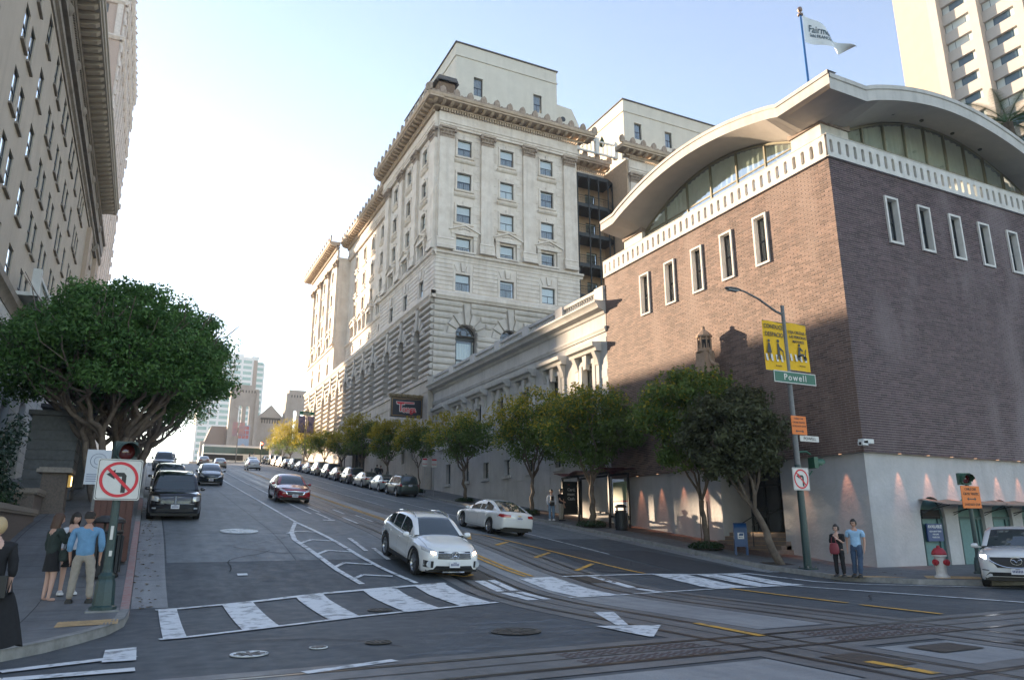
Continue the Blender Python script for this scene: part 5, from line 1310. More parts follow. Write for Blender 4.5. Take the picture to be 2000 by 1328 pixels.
w = MB(); w.prism([(18, 33), (26, 33), (26, 40.5), (20.5, 40.5)], 303.2, 318, 'y'); w.build('roof', M['far roof'], CA, world=True, smooth=0)
w = MB(); w.box(38, 45.6, 301.8, 301.99, 44, 44.8)
for i in range(7): w.box(38.4 + i, 38.8 + i, 301.8, 301.99, 42.6, 44)
w.prism([(22.2, 25), (23.2, 25), (23.2, 28), (22.7, 28.8), (22.2, 28)], 302.8, 302.99, 'y'); w.build('slit_opening', M['room dark'], CA, world=True, smooth=0)
bn = thing('church_banner', 'long banner with red squares over a blue arched figure on the church tower', 'banner', (32, 299.4, 33))
b = MB(); b.box(-2.1, 2.1, -.1, 0, -6, 8); b.build('cloth', mat('banner blue', (.22, .30, .42), .8), bn)
b = MB()
for i in range(3):
 for j in range(3): b.box(-1.9 + i * 1.3, -.8 + i * 1.3, -.14, -.101, 2.8 + j * 1.7, 4.2 + j * 1.7)
b.build('red_square', mat('banner red', (.38, .10, .10), .8), bn)
b = MB(); b.prism([(-1.2, -5.4), (1.2, -5.4), (1.2, -1), (.8, .2), (0, .9), (-.8, .2), (-1.2, -1)], -.14, -.101, 'y'); b.build('figure_panel', mat('banner pink', (.42, .30, .26), .8), bn)
# added block hidden by the trees: casts the brick-wall shadow, slot passes sun patches
LB = thing('added_shade_block', 'added pale block with an open slot, shading the brick wall from behind the left trees', 'building', (-8.5, 90, prof(90)))
w = MB(); F = Face('Y+', -8.5); hs = [(92 + i * 4, 93.4 + i * 4, z, z + 2) for i in range(10) for z in (13.5, 17.2)]
F.wall(w, 89, 134, 4, 16.0, [h for h in hs if h[3] < 16], .3); w.box(-12.5, -8.5, 89, 134, 16.0, 16.05); w.box(-12.5, -8.5, 89, 134, 19.0, 24.2)
for i in range(9): w.box(-9.2, -8.8, 89.1 + i * 5.4, 89.7 + i * 5.4 + (1.2 if i % 3 == 1 else 0), 16.05, 19.0)
w.quad((-8.5, 89, 4), (-12.5, 89, 4), (-12.5, 89, 16), (-8.5, 89, 16)); w.quad((-8.5, 134, 4), (-12.5, 134, 4), (-12.5, 134, 16), (-8.5, 134, 16))
w.build('wall', M['white stone'], LB, world=True, smooth=0)
g_ = MB().box(-.7, .7, 0, .03, 0, 2).box(-.7, .7, -.04, -.001, .95, 1.03).mesh('window', M['far glass'], 0)
for a, b, z0, z1 in hs: F.put(g_, 'window', (a + b) / 2, z0, -.25, LB)
# ------------------------------------------------------------------ vehicles
def curve(pts):
 """monotone-ish cubic through (y, z) points"""
 P = sorted(pts); xs_ = [p[0] for p in P]; zs_ = [p[1] for p in P]; n = len(P)
 d = [(zs_[i + 1] - zs_[i]) / (xs_[i + 1] - xs_[i]) for i in range(n - 1)]
 m = [d[0]] + [0 if d[i - 1] * d[i] <= 0 else 2 * d[i - 1] * d[i] / (d[i - 1] + d[i]) for i in range(1, n - 1)] + [d[-1]]
 def f(x):
  if x <= xs_[0]: return zs_[0]
  if x >= xs_[-1]: return zs_[-1]
  i = max(j for j in range(n - 1) if xs_[j] <= x); h = xs_[i + 1] - xs_[i]; t = (x - xs_[i]) / h
  return (2 * t ** 3 - 3 * t ** 2 + 1) * zs_[i] + (t ** 3 - 2 * t ** 2 + t) * h * m[i] + (-2 * t ** 3 + 3 * t ** 2) * zs_[i + 1] + (t ** 3 - t ** 2) * h * m[i + 1]
 return f
mat('car glass', (.03, .042, .048), .02, spec=.9, coat=.6)
mat('tyre', (.014, .014, .015), .85); mat('alloy', (.42, .43, .45), .28, metal=.9); mat('alloy dark', (.06, .06, .065), .35, metal=.7)
mat('car black', (.012, .012, .013), .5); mat('chrome', (.62, .64, .66), .12, metal=1.0); mat('lamp clear', (.50, .52, .54), .08, coat=1, metal=.3)
mat('lamp red', (.34, .012, .015), .15, coat=1); mat('plate', (.62, .62, .66), .5); mat('plate ink', (.04, .05, .14), .6); mat('amber', (.45, .16, .02), .2, coat=1)
mat('headlamp lit', (1, .9, .7), .2, emit=(1.0, .62, .30), estr=5); mat('headlamp white', (1, 1, 1), .2, emit=(.85, .92, 1.0), estr=18)
mat('brake lit', (.8, .03, .02), .2, emit=(1, .06, .04), estr=3)
def paint(name, col, rough=.25, metal=0.0): return mat(name, col, rough, coat=1, metal=metal)
WHEELS = {}
def wheel_mesh(r, w, style):
 k = (r, w, style)
 if k in WHEELS: return WHEELS[k]
 ri = r * .70
 t = MB(); t.lathe([(ri, -w / 2 + .02), (ri + .02, -w / 2), (r - .03, -w / 2 + .005), (r, -w / 2 + .03), (r, w / 2 - .03), (r - .03, w / 2 - .005), (ri + .02, w / 2), (ri, w / 2 - .02)], n=28, axis='x', caps=False)
 rim = MB(); rim.lathe([(ri - .012, w / 2 - .06), (ri + .006, w / 2 - .012), (ri + .004, -w / 2 + .02), (ri - .03, -w / 2 + .04), (ri - .03, w / 2 - .07)], n=28, axis='x', caps=False)
 rim.lathe([(.001, w / 2 - .10), (ri - .03, w / 2 - .10), (ri - .03, w / 2 - .115), (.001, w / 2 - .115)], n=20, axis='x', mi=1)
 rim.lathe([(.065, w / 2 - .1), (.06, w / 2 - .02), (.001, w / 2 - .012)], n=12, axis='x')
 n = {'5': 5, '10': 10, 'v': 5}[style]
 for i in range(n):
  a = 2 * math.pi * i / n; mx = Matrix.Rotation(a, 4, 'X')
  if style == 'v':
   for s in (-.035, .035):
    vs = [(w / 2 - .035, s - .014, .05), (w / 2 - .035, s + .014, .05), (w / 2 - .025, s * 1.9 + .018, ri - .005), (w / 2 - .025, s * 1.9 - .018, ri - .005)]
    vs += [(x - .03, y, z) for x, y, z in vs]
    rim.add([tuple(mx @ Vector(p)) for p in vs], [(0, 1, 2, 3), (4, 7, 6, 5), (0, 4, 5, 1), (1, 5, 6, 2), (2, 6, 7, 3), (3, 7, 4, 0)])
  else:
   hw = .045 if n == 5 else .018
   vs = [(w / 2 - .03, -hw, .05), (w / 2 - .03, hw, .05), (w / 2 - .022, hw * .8, ri - .005), (w / 2 - .022, -hw * .8, ri - .005)]
   vs += [(x - .03, y, z) for x, y, z in vs]
   rim.add([tuple(mx @ Vector(p)) for p in vs], [(0, 1, 2, 3), (4, 7, 6, 5), (0, 4, 5, 1), (1, 5, 6, 2), (2, 6, 7, 3), (3, 7, 4, 0)])
 WHEELS[k] = (t.mesh('wheel', M['tyre']), rim.mesh('rim', [M['alloy'], M['car black']]))
 return WHEELS[k]
def make_car(name, label, body, sp, group=None):
 """sp: dict of dimensions; car points to -y, origin on the ground under its middle"""
 L, W, H = sp['L'], sp['W'], sp['H']; yf, yr, Rw = sp['yf'], sp['yr'], sp['R']
 deck, belt, roof = curve(sp['deck']), curve(sp['belt']), curve(sp['roof'])
 hwf = curve(sp.get('hw') or [(-L / 2, W * .36), (-L / 2 + .04, W * .40), (-L / 2 + .12, W * .435), (-L / 2 + .35, W * .475), (-L / 2 + .8, W * .497), (-.4, W * .5), (.6, W * .5), (L / 2 - .7, W * .49), (L / 2 - .3, W * .465), (L / 2 - .1, W * .43), (L / 2 - .03, W * .40), (L / 2, W * .37)])
 sill = sp.get('sill', .24); Ra = Rw + sp.get('gap', .055)
 y0, y1 = sp['cab']      # windscreen base, rear glass base
 ry0, ry1 = sp['roofflat']   # where screen meets roof, roof meets rear glass
 tumble = sp.get('tumble', .17)
 bot = curve(sp.get('bot') or [(-L / 2, .32), (-L / 2 + .25, .22), (yf - Ra, .20), (0, sill), (yr + Ra, .24), (L / 2 - .2, .28), (L / 2, .40)])
 ys_ = set([-L / 2, -L / 2 + .02, -L / 2 + .05, -L / 2 + .1, -L / 2 + .18, -L / 2 + .3, L / 2, L / 2 - .02, L / 2 - .05, L / 2 - .1, L / 2 - .18, L / 2 - .3])
 for c in (yf, yr):
  for i in range(13): ys_.add(c - Ra * math.cos(math.pi * i / 12))
  ys_.add(c - Ra - .02); ys_.add(c + Ra + .02)
 for i in range(26): ys_.add(-L / 2 + .3 + (L - .6) * i / 25)
 for v in (y0, y1, ry0, ry1): ys_.add(v)
 st_ = sorted(ys_); q = [st_[0]]
 for v in st_[1:]:
  if v - q[-1] > .012: q.append(v)
 st_ = q
 def zb(y):
  z = bot(y)
  for c in (yf, yr):
   if abs(y - c) < Ra: z = max(z, Rw + math.sqrt(Ra * Ra - (y - c) ** 2))
  return z
 def sec(y):
  w = hwf(y); b = zb(y); t = belt(y); d = max(deck(y), t - .02); hgt = max(t - b, .02)
  p = [(w - .05, b), (w - .012, b + min(.05, hgt * .3)), (w, b + hgt * .32), (w - .004, b + hgt * .55), (w - .022, b + hgt * .80), (w - .05, t - .03), (w - .085, t)]
  ins = w - .085
  return p + [(ins * .86, t + (d - t) * .55), (ins * .62, t + (d - t) * .85), (ins * .3, t + (d - t) * .98), (0, d)]
 b = MB(); rows = []
 for y in st_:
  s_ = sec(y); rows.append([(x, y, z) for x, z in s_] + [(-x, y, z) for x, z in s_[-2::-1]])
 n = len(rows[0])
 for i in range(len(rows) - 1):
  b.add(rows[i] + rows[i + 1], [(j, j + 1, n + j + 1, n + j) for j in range(n - 1)])
 # nose and tail caps, bulged
 for r_, sg in ((rows[0], -1), (rows[-1], 1)):
  half = n // 2; nx = 8; grid = []
  for j in range(half + 1):
   xl = r_[j][0]; z = r_[j][2]
   grid.append([(xl * (1 - 2 * k / nx), r_[j][1] + sg * (sp.get('bulge', .05) * (1 - (1 - 2 * k / nx) ** 2)) * (.5 + .5 * math.sin(math.pi * min(1, j / 6))), z + (0)) for k in range(nx + 1)])
  fl = [p for g_ in grid for p in g_]
  b.add(fl, [(j * (nx + 1) + k, j * (nx + 1) + k + 1, (j + 1) * (nx + 1) + k + 1, (j + 1) * (nx + 1) + k) for j in range(half) for k in range(nx)])
 # greenhouse
 gy = sorted(set([y0 + (ry0 - y0) * i / 8 for i in range(9)] + [ry0 + (ry1 - ry0) * i / 10 for i in range(11)] + [ry1 + (y1 - ry1) * i / 8 for i in range(9)] + list(sp['pillars'])))
 gl = {'windshield': MB(), 'rear_window': MB(), 'side_window': MB(), 'side_window2': MB()}
 def gsec(y):
  w = hwf(y) - .085; t = belt(y) - .01; zr = max(roof(y), t + .002); d = zr - t; tb = tumble * d / max(.3, H - belt(0))
  ww = w - .0
  return [(ww, t), (ww - tb * .10, t + d * .12), (ww - tb * .55, t + d * .6), (ww - tb * .85, t + d * .86), (ww - tb * 1.1 - .03, t + d * .965), (ww - tb * 1.1 - .13, t + d * .995), ((ww - tb) * .5, zr + .012), (0, zr + .018)]
 pil = sp['pillars']
 def inwin(a, c):
  m = (a + c) / 2
  for p0, p1 in sp['glass']:
   if p0 < m < p1: return True
  return False
 gyy = sorted(set(gy + [v for p in sp['glass'] for v in p]))
 for a, c in zip(gyy, gyy[1:]):
  if c - a < .004: continue
  A, Cc = gsec(a), gsec(c)
  for sgn in (1, -1):
   for j in range(7):
    vs = [(sgn * A[j][0], a, A[j][1]), (sgn * A[j + 1][0], a, A[j + 1][1]), (sgn * Cc[j + 1][0], c, Cc[j + 1][1]), (sgn * Cc[j][0], c, Cc[j][1])]
    tgt = b; f = (0, 1, 2, 3) if sgn > 0 else (3, 2, 1, 0)
    if j in (1, 2) and inwin(a, c): tgt = gl['side_window' if sgn > 0 else 'side_window2']
    elif j >= 5 and c <= ry0 + .001: tgt = gl['windshield']
    elif j >= 5 and a >= ry1 - .001: tgt = gl['rear_window']
    tgt.add(vs, [f])
 root = thing(name, label, 'car', (0, 0, 0), group=group)
 bo = b.build('body', body, root, smooth=42)
 for k, m_ in gl.items(): m_.build(k.replace('2', ''), M['car glass'], root, smooth=40)
 bo['_'] = 0; del bo['_']
 bm = bmesh.new(); bm.from_mesh(bo.data); bmesh.ops.remove_doubles(bm, verts=bm.verts, dist=.0008); bmesh.ops.recalc_face_normals(bm, faces=bm.faces); bm.to_mesh(bo.data)
 bm2 = bmesh.new(); bm2.from_mesh(bo.data)
 for k in ('windshield', 'rear_window', 'side_window'):
  for o_ in root.children:
   if o_.name.startswith(k): bm2.from_mesh(o_.data)
 tree = BVHTree.FromBMesh(bm2); bm.free(); bm2.free()
 def cast(p, side):
  if side == 'f': o_, d_ = Vector((p[0], -L, p[1])), Vector((0, 1, 0))
  elif side == 'r': o_, d_ = Vector((p[0], L, p[1])), Vector((0, -1, 0))
  elif side == 't': o_, d_ = Vector((p[0], p[1], 4)), Vector((0, 0, -1))
  else: s_ = 1 if side == '+' else -1; o_, d_ = Vector((s_ * 3, p[0], p[1])), Vector((-s_, 0, 0))
  h = tree.ray_cast(o_, d_)
  return (h[0], -d_) if h[0] is not None else (None, None)
 def decal(nm, side, corners, mt, off=.008, nu=8, nv=4, tree_par=root, mb=None, sub=None, flat=False):
  """patch with four corners laid on the body surface"""
  a, b_, c_, d_ = [Vector((*c, 0)) for c in corners]; m_ = mb or MB(); pts = []
  for i in range(nu + 1):
   for j in range(nv + 1):
    p = a.lerp(b_, i / nu).lerp(d_.lerp(c_, i / nu), j / nv); h, nn = cast((p.x, p.y), side)
    pts.append((h + nn * off) if h is not None else None)
  good = [p for p in pts if p is not None]
  if not good: return None
  fb = good[len(good) // 2]
  pts = [p if p is not None else None for p in pts]
  idx = {}; vs = []
  for i, p in enumerate(pts):
   if p is not None: idx[i] = len(vs); vs.append(tuple(p))
  fs = []
  for i in range(nu):
   for j in range(nv):
    q_ = (i * (nv + 1) + j, (i + 1) * (nv + 1) + j, (i + 1) * (nv + 1) + j + 1, i * (nv + 1) + j + 1)
    if all(k in idx for k in q_): fs.append(tuple(idx[k] for k in q_))
  m_.add(vs, fs)
  if mb is None: return m_.build(nm, mt, tree_par, smooth=50)
 def seam(side, pts, w=.007, mb=None, off=.003):
  for p, q_ in zip(pts, pts[1:]):
   d_ = Vector((q_[0] - p[0], q_[1] - p[1])); l_ = d_.length
   if l_ < 1e-6: continue
   nn = Vector((-d_.y, d_.x)) / l_ * w / 2
   decal('', side, [(p[0] - nn.x, p[1] - nn.y), (q_[0] - nn.x, q_[1] - nn.y), (q_[0] + nn.x, q_[1] + nn.y), (p[0] + nn.x, p[1] + nn.y)], None, off, max(1, int(l_ / .12)), 1, mb=mb)
 # underside, wheel wells
 u = MB(); u.box(-W / 2 + .24, W / 2 - .24, -L / 2 + .25, L / 2 - .25, .19, belt(0) - .12)
 u.box(-W / 2 + .07, W / 2 - .07, yf + Ra + .03, yr - Ra - .03, .2, .5); u.box(-W / 2 + .14, W / 2 - .14, -L / 2 + .12, yf - Ra - .02, .22, .5); u.box(-W / 2 + .14, W / 2 - .14, yr + Ra + .02, L / 2 - .12, .26, .5)
 u.build('underbody', M['car black'], root, smooth=0)
 tm, rm = wheel_mesh(Rw, sp.get('tw', .22), sp.get('rim', '5'))
 for s_ in (1, -1):
  for yy in (yf, yr):
   w_ = link('wheel', tm, root, loc=(s_ * (W / 2 - .125), yy, Rw), rot=(0, 0, 0 if s_ > 0 else math.pi)); link('rim', rm, w_)
 # seams and handles
 sm = MB(); gp = sp['pillars']
 for sd in '+-':
  yA, yB, yC = sp['doors']; zt = belt(0) - .05
  for yy, lo in ((yA, sill + .08), (yB, sill + .08), (yC, None)):
   if lo is None:
    zc = Rw + Ra * .75; seam(sd, [(yy, belt(yy) - .04), (yy + .02, .75), (min(yy, yr - Ra * .62), zc - .02)], mb=sm)
   else: seam(sd, [(yy, belt(yy) - .04), (yy - .01, lo)], mb=sm)
  seam(sd, [(yA, sill + .08), (yr - Ra - .06, sill + .08)], mb=sm)
 seam('f', [(-W * .38, belt(-L / 2 + .3) - .03), (W * .38, belt(-L / 2 + .3) - .03)], .008, mb=sm) if sp.get('hoodseam') else None
 for s_ in (-1, 1): seam('t', [(s_ * W * .40, -L / 2 + .28), (s_ * W * .40, y0 - .02)], .008, mb=sm)
 sm.build('door_seam', M['car black'], root, smooth=0)
 for s_ in (1, -1):
  for yy in (sp['doors'][1] - .12, sp['doors'][2] - .14):
   zz = belt(yy) - .14; h_, _ = cast((yy, zz), '+')
   if h_ is not None:
    hm = MB(); x = h_.x; hm.box(*sorted((s_ * (x - .01), s_ * (x + .035))), yy - .10, yy + .08, zz - .014, zz + .014); hm.build('door_handle', body if not sp.get('chromeh') else M['chrome'], root)
  my = y0 + (ry0 - y0) * .32; mz = belt(my) + .08; mx_ = hwf(my) - .06
  mm = MB(); mm.lathe([(.001, -.09), (.05, -.085), (.085, -.04), (.09, .02), (.075, .07), (.001, .09)], (0, 0, 0), 12, axis='x')
  mm.v = [(s_ * (mx_ + .13) + a * 1.1, my - .02 + b_ * 1.0, mz + c_ * .85) for a, b_, c_ in mm.v]; mm.box(*sorted((s_ * (mx_ - .06), s_ * (mx_ + .1))), my - .03, my + .03, mz - .05, mz - .02)
  mm.build('wing_mirror', body if not sp.get('blackmirror') else M['car black'], root)
 # plates
 for sd, zz, do in (('f', sp.get('plate_f', .42), sp.get('pf', True)), ('r', sp.get('plate_r', .80), True)):
  if not do: continue
  h_, _ = cast((0, zz), sd)
  if h_ is None: continue
  yy = h_.y + (-.02 if sd == 'f' else .02); pm = MB(); pm.box(-.155, .155, yy - .008, yy + .008, zz - .078, zz + .078)
  po = pm.build('license_plate', M['plate'], root); fr = -1 if sd == 'f' else 1
  im = MB()
  for k in range(7): im.box(-.12 + k * .036, -.098 + k * .036, yy + fr * .009, yy + fr * .011, zz - .035, zz + .03)
  im.box(-.05, .05, yy + fr * .009, yy + fr * .011, zz + .045, zz + .062); im.build('plate_characters', M['plate ink'], po)
 for item in sp.get('decals', []):
  nm, sd, cs_, mt = item[:4]; off = item[4] if len(item) > 4 else .008
  mir = sd in 'frt' and not (len(item) > 5 and item[5] == 'once')
  decal(nm, sd if sd in 'frt' else '+', cs_, M[mt] if mt else body, off)
  if sd in 'frt' and mir: decal(nm, sd, [(-x, z) for x, z in cs_][::-1], M[mt] if mt else body, off)
  if sd == 's': decal(nm, '-', cs_, M[mt] if mt else body, off)
 for f_ in sp.get('extra', []): f_(root, cast, body)
 if sp.get('clad'):
  cm = MB()
  for s_ in (1, -1):
   for c in (yf, yr):
    ring = []
    for i in range(15):
     a = math.pi * i / 14;
     for rr_ in (Ra - .012, Ra + .055):
      y_ = c - rr_ * math.cos(a); z_ = Rw + rr_ * math.sin(a) * 1.0
      h_, _ = cast((y_, max(z_, .3)), '+'); x_ = (h_.x if h_ is not None else hwf(y_) - .02)
      ring.append((s_ * (min(x_, hwf(c)) + .012), y_, z_))
    cm.add(ring, [(2 * i, 2 * i + 2, 2 * i + 3, 2 * i + 1) for i in range(14)])
   cm.box(*sorted((s_ * (W / 2 - .06), s_ * (W / 2 + .008))), yf + Ra, yr - Ra, sill - .02, sill + .09)
  cm.build('wheel_arch_trim', M['car black'], root)
 if sp.get('rails'):
  for s_ in (1, -1):
   xx = s_ * (W / 2 - .085 - tumble - .09); rm2 = MB(); ra, rb = ry0 + .12, ry1 + .1
   rm2.tube([(xx, ra - .12, roof(ra) - .02), (xx, ra, roof(ra) + .055), (xx, (ra + rb) / 2, roof((ra + rb) / 2) + .065), (xx, rb, roof(rb) + .055), (xx, rb + .12, roof(rb) - .03)], .016, 6)
   rm2.build('roof_rail', M['chrome'] if sp['rails'] == 'c' else M['car black'], root)
 return root
def place(o, x, y, head, tilt=True, z=None):
 """head: angle about z, 0 = nose towards -y; the car tips with the road"""
 e = 1.2; fx, fy = math.sin(head), -math.cos(head)
 slope = (G(x + fx * e, y + fy * e) - G(x - fx * e, y - fy * e)) / (2 * e)
 sx_, sy_ = math.cos(head), math.sin(head); ss = (G(x + sx_ * .7, y + sy_ * .7) - G(x - sx_ * .7, y - sy_ * .7)) / 1.4
 X_ = Vector((sx_, sy_, ss)).normalized(); Fv = Vector((fx, fy, slope)).normalized(); Y_ = -Fv; Z_ = X_.cross(Y_).normalized(); Y_ = Z_.cross(X_)
 m = Matrix((X_, Y_, Z_)).transposed().to_4x4(); m.translation = Vector((x, y, G(x, y) + .012 if z is None else z))
 o.matrix_world = m
# --- white compact SUV in front
def star_grille(root, cast, body):
 g_ = MB(); zc = .70
 for k in range(-1, 2):
  pts = []
  for i in range(13):
   x = -.48 + .96 * i / 12; h, _ = cast((x, zc + k * .055), 'f')
   if h is not None: pts.append((x, h.y - .022, zc + k * .055))
  g_.tube(pts, .012, 5)
 h, _ = cast((0, zc), 'f')
 g_.tube([(.105 * math.cos(a * math.pi / 10), h.y - .04, zc + .105 * math.sin(a * math.pi / 10)) for a in range(21)], .012, 6)
 for a in (90, 210, 330):
  c, s = math.cos(rad(a)), math.sin(rad(a)); nx, nz = -s, c
  g_.add([(nx * .022, h.y - .04, zc + nz * .022), (c * .1, h.y - .04, zc + s * .1), (-nx * .022, h.y - .04, zc - nz * .022), (0, h.y - .055, zc)], [(0, 1, 3), (1, 2, 3)])
 g_.build('grille_emblem', M['chrome'], root)
 f = MB()
 for s in (-1, 1):
  h, _ = cast((s * .70, .45), 'f')
  f.lathe([(.001, -.01), (.085, -.01), (.095, 0), (.095, .02), (.001, .02)], (s * .70, h.y - .012, .45), 14, axis='y')
 f.build('fog_lamp', M['lamp clear'], root)
 s = MB(); s.box(-.33, .33, -2.26, -2.16, .235, .27); s.build('skid_plate', M['chrome'], root)
GLA = dict(L=4.42, W=1.80, H=1.50, yf=-1.36, yr=1.34, R=.345, sill=.26, cab=(-.98, 1.98), roofflat=(-.28, 1.15), tw=.225,
 deck=[(-2.21, .80), (-2.1, .89), (-1.8, .97), (-1.4, 1.02), (-1.0, 1.06), (0, 1.0), (1.6, 1.05), (2.0, 1.02), (2.21, .9)],
 belt=[(-2.21, .70), (-2.1, .78), (-1.8, .86), (-1.3, .92), (-.6, .95), (.6, .99), (1.5, 1.05), (2.0, 1.03), (2.21, .88)],
 roof=[(-.98, 1.04), (-.6, 1.28), (-.28, 1.44), (.1, 1.49), (.6, 1.485), (1.15, 1.42), (1.6, 1.25), (1.98, 1.04)],
 pillars=(-.62, .22, .98), glass=[(-.62, .18), (.24, .92), (.98, 1.42)], doors=(-.72, .20, 1.12), clad=True, rails='c', chromeh=False, rim='v', plate_f=.46, plate_r=.62, bulge=.09, tumble=.19,
 decals=[('grille', 'f', [(-.50, .60), (.50, .60), (.47, .80), (-.47, .80)], 'alloy dark', .010, 'once'),
   ('headlight', 'f', [(.55, .70), (.84, .78), (.82, .90), (.53, .80)], 'lamp clear', .012), ('headlight_lamp', 'f', [(.56, .71), (.68, .735), (.67, .79), (.55, .77)], 'headlamp lit', .018),
   ('bumper_intake', 'f', [(-.62, .29), (.62, .29), (.52, .42), (-.52, .42)], 'car black', .010, 'once'), ('bumper_intake', 'f', [(.60, .36), (.82, .36), (.82, .54), (.60, .54)], 'car black', .006),
   ('tail_light', 'r', [(.40, .84), (.80, .82), (.80, .96), (.42, .94)], 'lamp red'), ('tail_light', 's', [(1.9, .84), (2.12, .84), (2.1, .95), (1.95, .97)], 'lamp red')],
 extra=[star_grille])
P_white = paint('paint car white', (.66, .66, .65), .22)
gla = make_car('parked_car', 'white compact SUV with a star badge and lit headlights crossing the tram rails', P_white, GLA); gla.name = 'driving_car'
place(gla, 7.65, 21.4, rad(1)); gla.scale = (.97, .97, .97)
# --- white sedan seen from behind
def bowtie(root, cast, body):
 h, _ = cast((0, .90), 'r'); g_ = MB(); y = h.y + .012; g_.prism([(-.09, .885), (-.03, .885), (-.03, .875), (.03, .875), (.03, .885), (.09, .885), (.09, .915), (.03, .915), (.03, .925), (-.03, .925), (-.03, .915), (-.09, .915)], y - .01, y + .006, 'y')
 g_.build('trunk_emblem', mat('gold', (.6, .42, .12), .3, metal=.7), root)
SED = dict(L=4.90, W=1.85, H=1.46, yf=-1.50, yr=1.33, R=.335, sill=.22, cab=(-1.05, 1.95), roofflat=(-.22, .85), tw=.22,
 deck=[(-2.45, .66), (-2.3, .76), (-1.8, .87), (-1.1, .97), (0, .95), (1.5, 1.00), (1.9, 1.06), (2.2, 1.07), (2.36, 1.05), (2.45, .96)],
 belt=[(-2.45, .60), (-2.3, .68), (-1.8, .78), (-1.0, .87), (0, .92), (1.0, .97), (1.8, 1.0), (2.2, 1.0), (2.36, .98), (2.45, .92)],
 roof=[(-1.05, .95), (-.6, 1.22), (-.22, 1.38), (.2, 1.45), (.6, 1.44), (.85, 1.41), (1.4, 1.24), (1.95, 1.03)],
 pillars=(-.70, .18, .95), glass=[(-.72, .14), (.22, 1.02), (1.02, 1.42)], doors=(-.80, .18, 1.08), rim='10', plate_f=.36, plate_r=.80, bulge=.08, tumble=.21,
 decals=[('grille', 'f', [(-.55, .42), (.55, .42), (.48, .62), (-.48, .62)], 'alloy dark', .010, 'once'), ('headlight', 'f', [(.50, .60), (.80, .64), (.80, .74), (.48, .66)], 'lamp clear', .012),
   ('bumper_intake', 'f', [(-.6, .25), (.6, .25), (.55, .36), (-.55, .36)], 'car black', .010, 'once'),
   ('tail_light', 'r', [(.42, .83), (.86, .80), (.86, .95), (.42, .93)], 'lamp red', .012), ('tail_light', 's', [(2.08, .84), (2.38, .80), (2.38, .95), (2.12, .92)], 'lamp red', .010), ('headlight', 's', [(-2.2, .64), (-1.95, .70), (-1.98, .76), (-2.2, .72)], 'lamp clear'),
   ('rear_valance', 'r', [(-.70, .30), (.70, .30), (.62, .42), (-.62, .42)], 'car black', .010, 'once')], extra=[bowtie])
mal = make_car('driving_car', 'white sedan with red tail lamps climbing away beside the kerb', P_white, SED); place(mal, 14.8, 32.25, rad(183))
# --- white crossover entering at the right edge
def wing_badge(root, cast, body):
 h, _ = cast((0, .74), 'f'); g_ = MB(); y = h.y - .03
 g_.tube([(.13 * math.cos(a * math.pi / 10), y, .74 + .095 * math.sin(a * math.pi / 10)) for a in range(21)], .012, 6)
 g_.tube([(-.12, y, .77), (-.05, y, .76), (0, y, .70), (.05, y, .76), (.12, y, .77)], .014, 6); g_.build('grille_emblem', M['chrome'], root)
 g_ = MB(); pts = []
 for i in range(25):
  t = -1 + 2 * i / 24; x = .62 * t; z = .56 + .20 * abs(t) ** 2.5; h, _ = cast((x, z), 'f')
  if h is not None: pts.append((x, h.y - .02, z))
 g_.tube(pts, .018, 6); g_.build('grille_chrome', M['chrome'], root)
CX = dict(L=4.55, W=1.84, H=1.67, yf=-1.38, yr=1.32, R=.36, sill=.30, cab=(-1.0, 2.05), roofflat=(-.25, 1.35), tw=.23,
 deck=[(-2.27, .88), (-2.1, .99), (-1.7, 1.08), (-1.0, 1.14), (0, 1.1), (1.6, 1.12), (2.1, 1.1), (2.27, .98)],
 belt=[(-2.27, .80), (-2.1, .90), (-1.7, .98), (-1.0, 1.03), (0, 1.06), (1.0, 1.09), (2.1, 1.08), (2.27, .96)],
 roof=[(-1.0, 1.12), (-.55, 1.42), (-.25, 1.58), (.2, 1.66), (.8, 1.65), (1.35, 1.58), (1.8, 1.32), (2.05, 1.10)],
 pillars=(-.62, .25, 1.1), glass=[(-.64, .2), (.27, 1.05), (1.1, 1.62)], doors=(-.72, .24, 1.15), clad=True, rim='v', plate_f=.47, plate_r=.75, bulge=.10, tumble=.18,
 decals=[('grille', 'f', [(-.46, .56), (.46, .56), (.64, .84), (-.64, .84)], 'car black', .010, 'once'), ('headlight', 'f', [(.62, .80), (.88, .86), (.88, .93), (.60, .88)], 'lamp clear', .012), ('headlight_lamp', 'f', [(.70, .815), (.84, .845), (.84, .90), (.70, .885)], 'headlamp white', .018),
   ('bumper_intake', 'f', [(-.80, .30), (.80, .30), (.66, .44), (-.66, .44)], 'car black', .010, 'once'), ('fog_lamp', 'f', [(.66, .47), (.84, .49), (.84, .52), (.66, .50)], 'chrome', .014),
   ('tail_light', 'r', [(.44, .90), (.86, .90), (.86, 1.0), (.44, .98)], 'lamp red')], extra=[wing_badge])
cx5 = make_car('driving_car', 'white crossover with bright headlights entering from the right edge', P_white, CX); place(cx5, 23.7, 13.9, rad(-60))
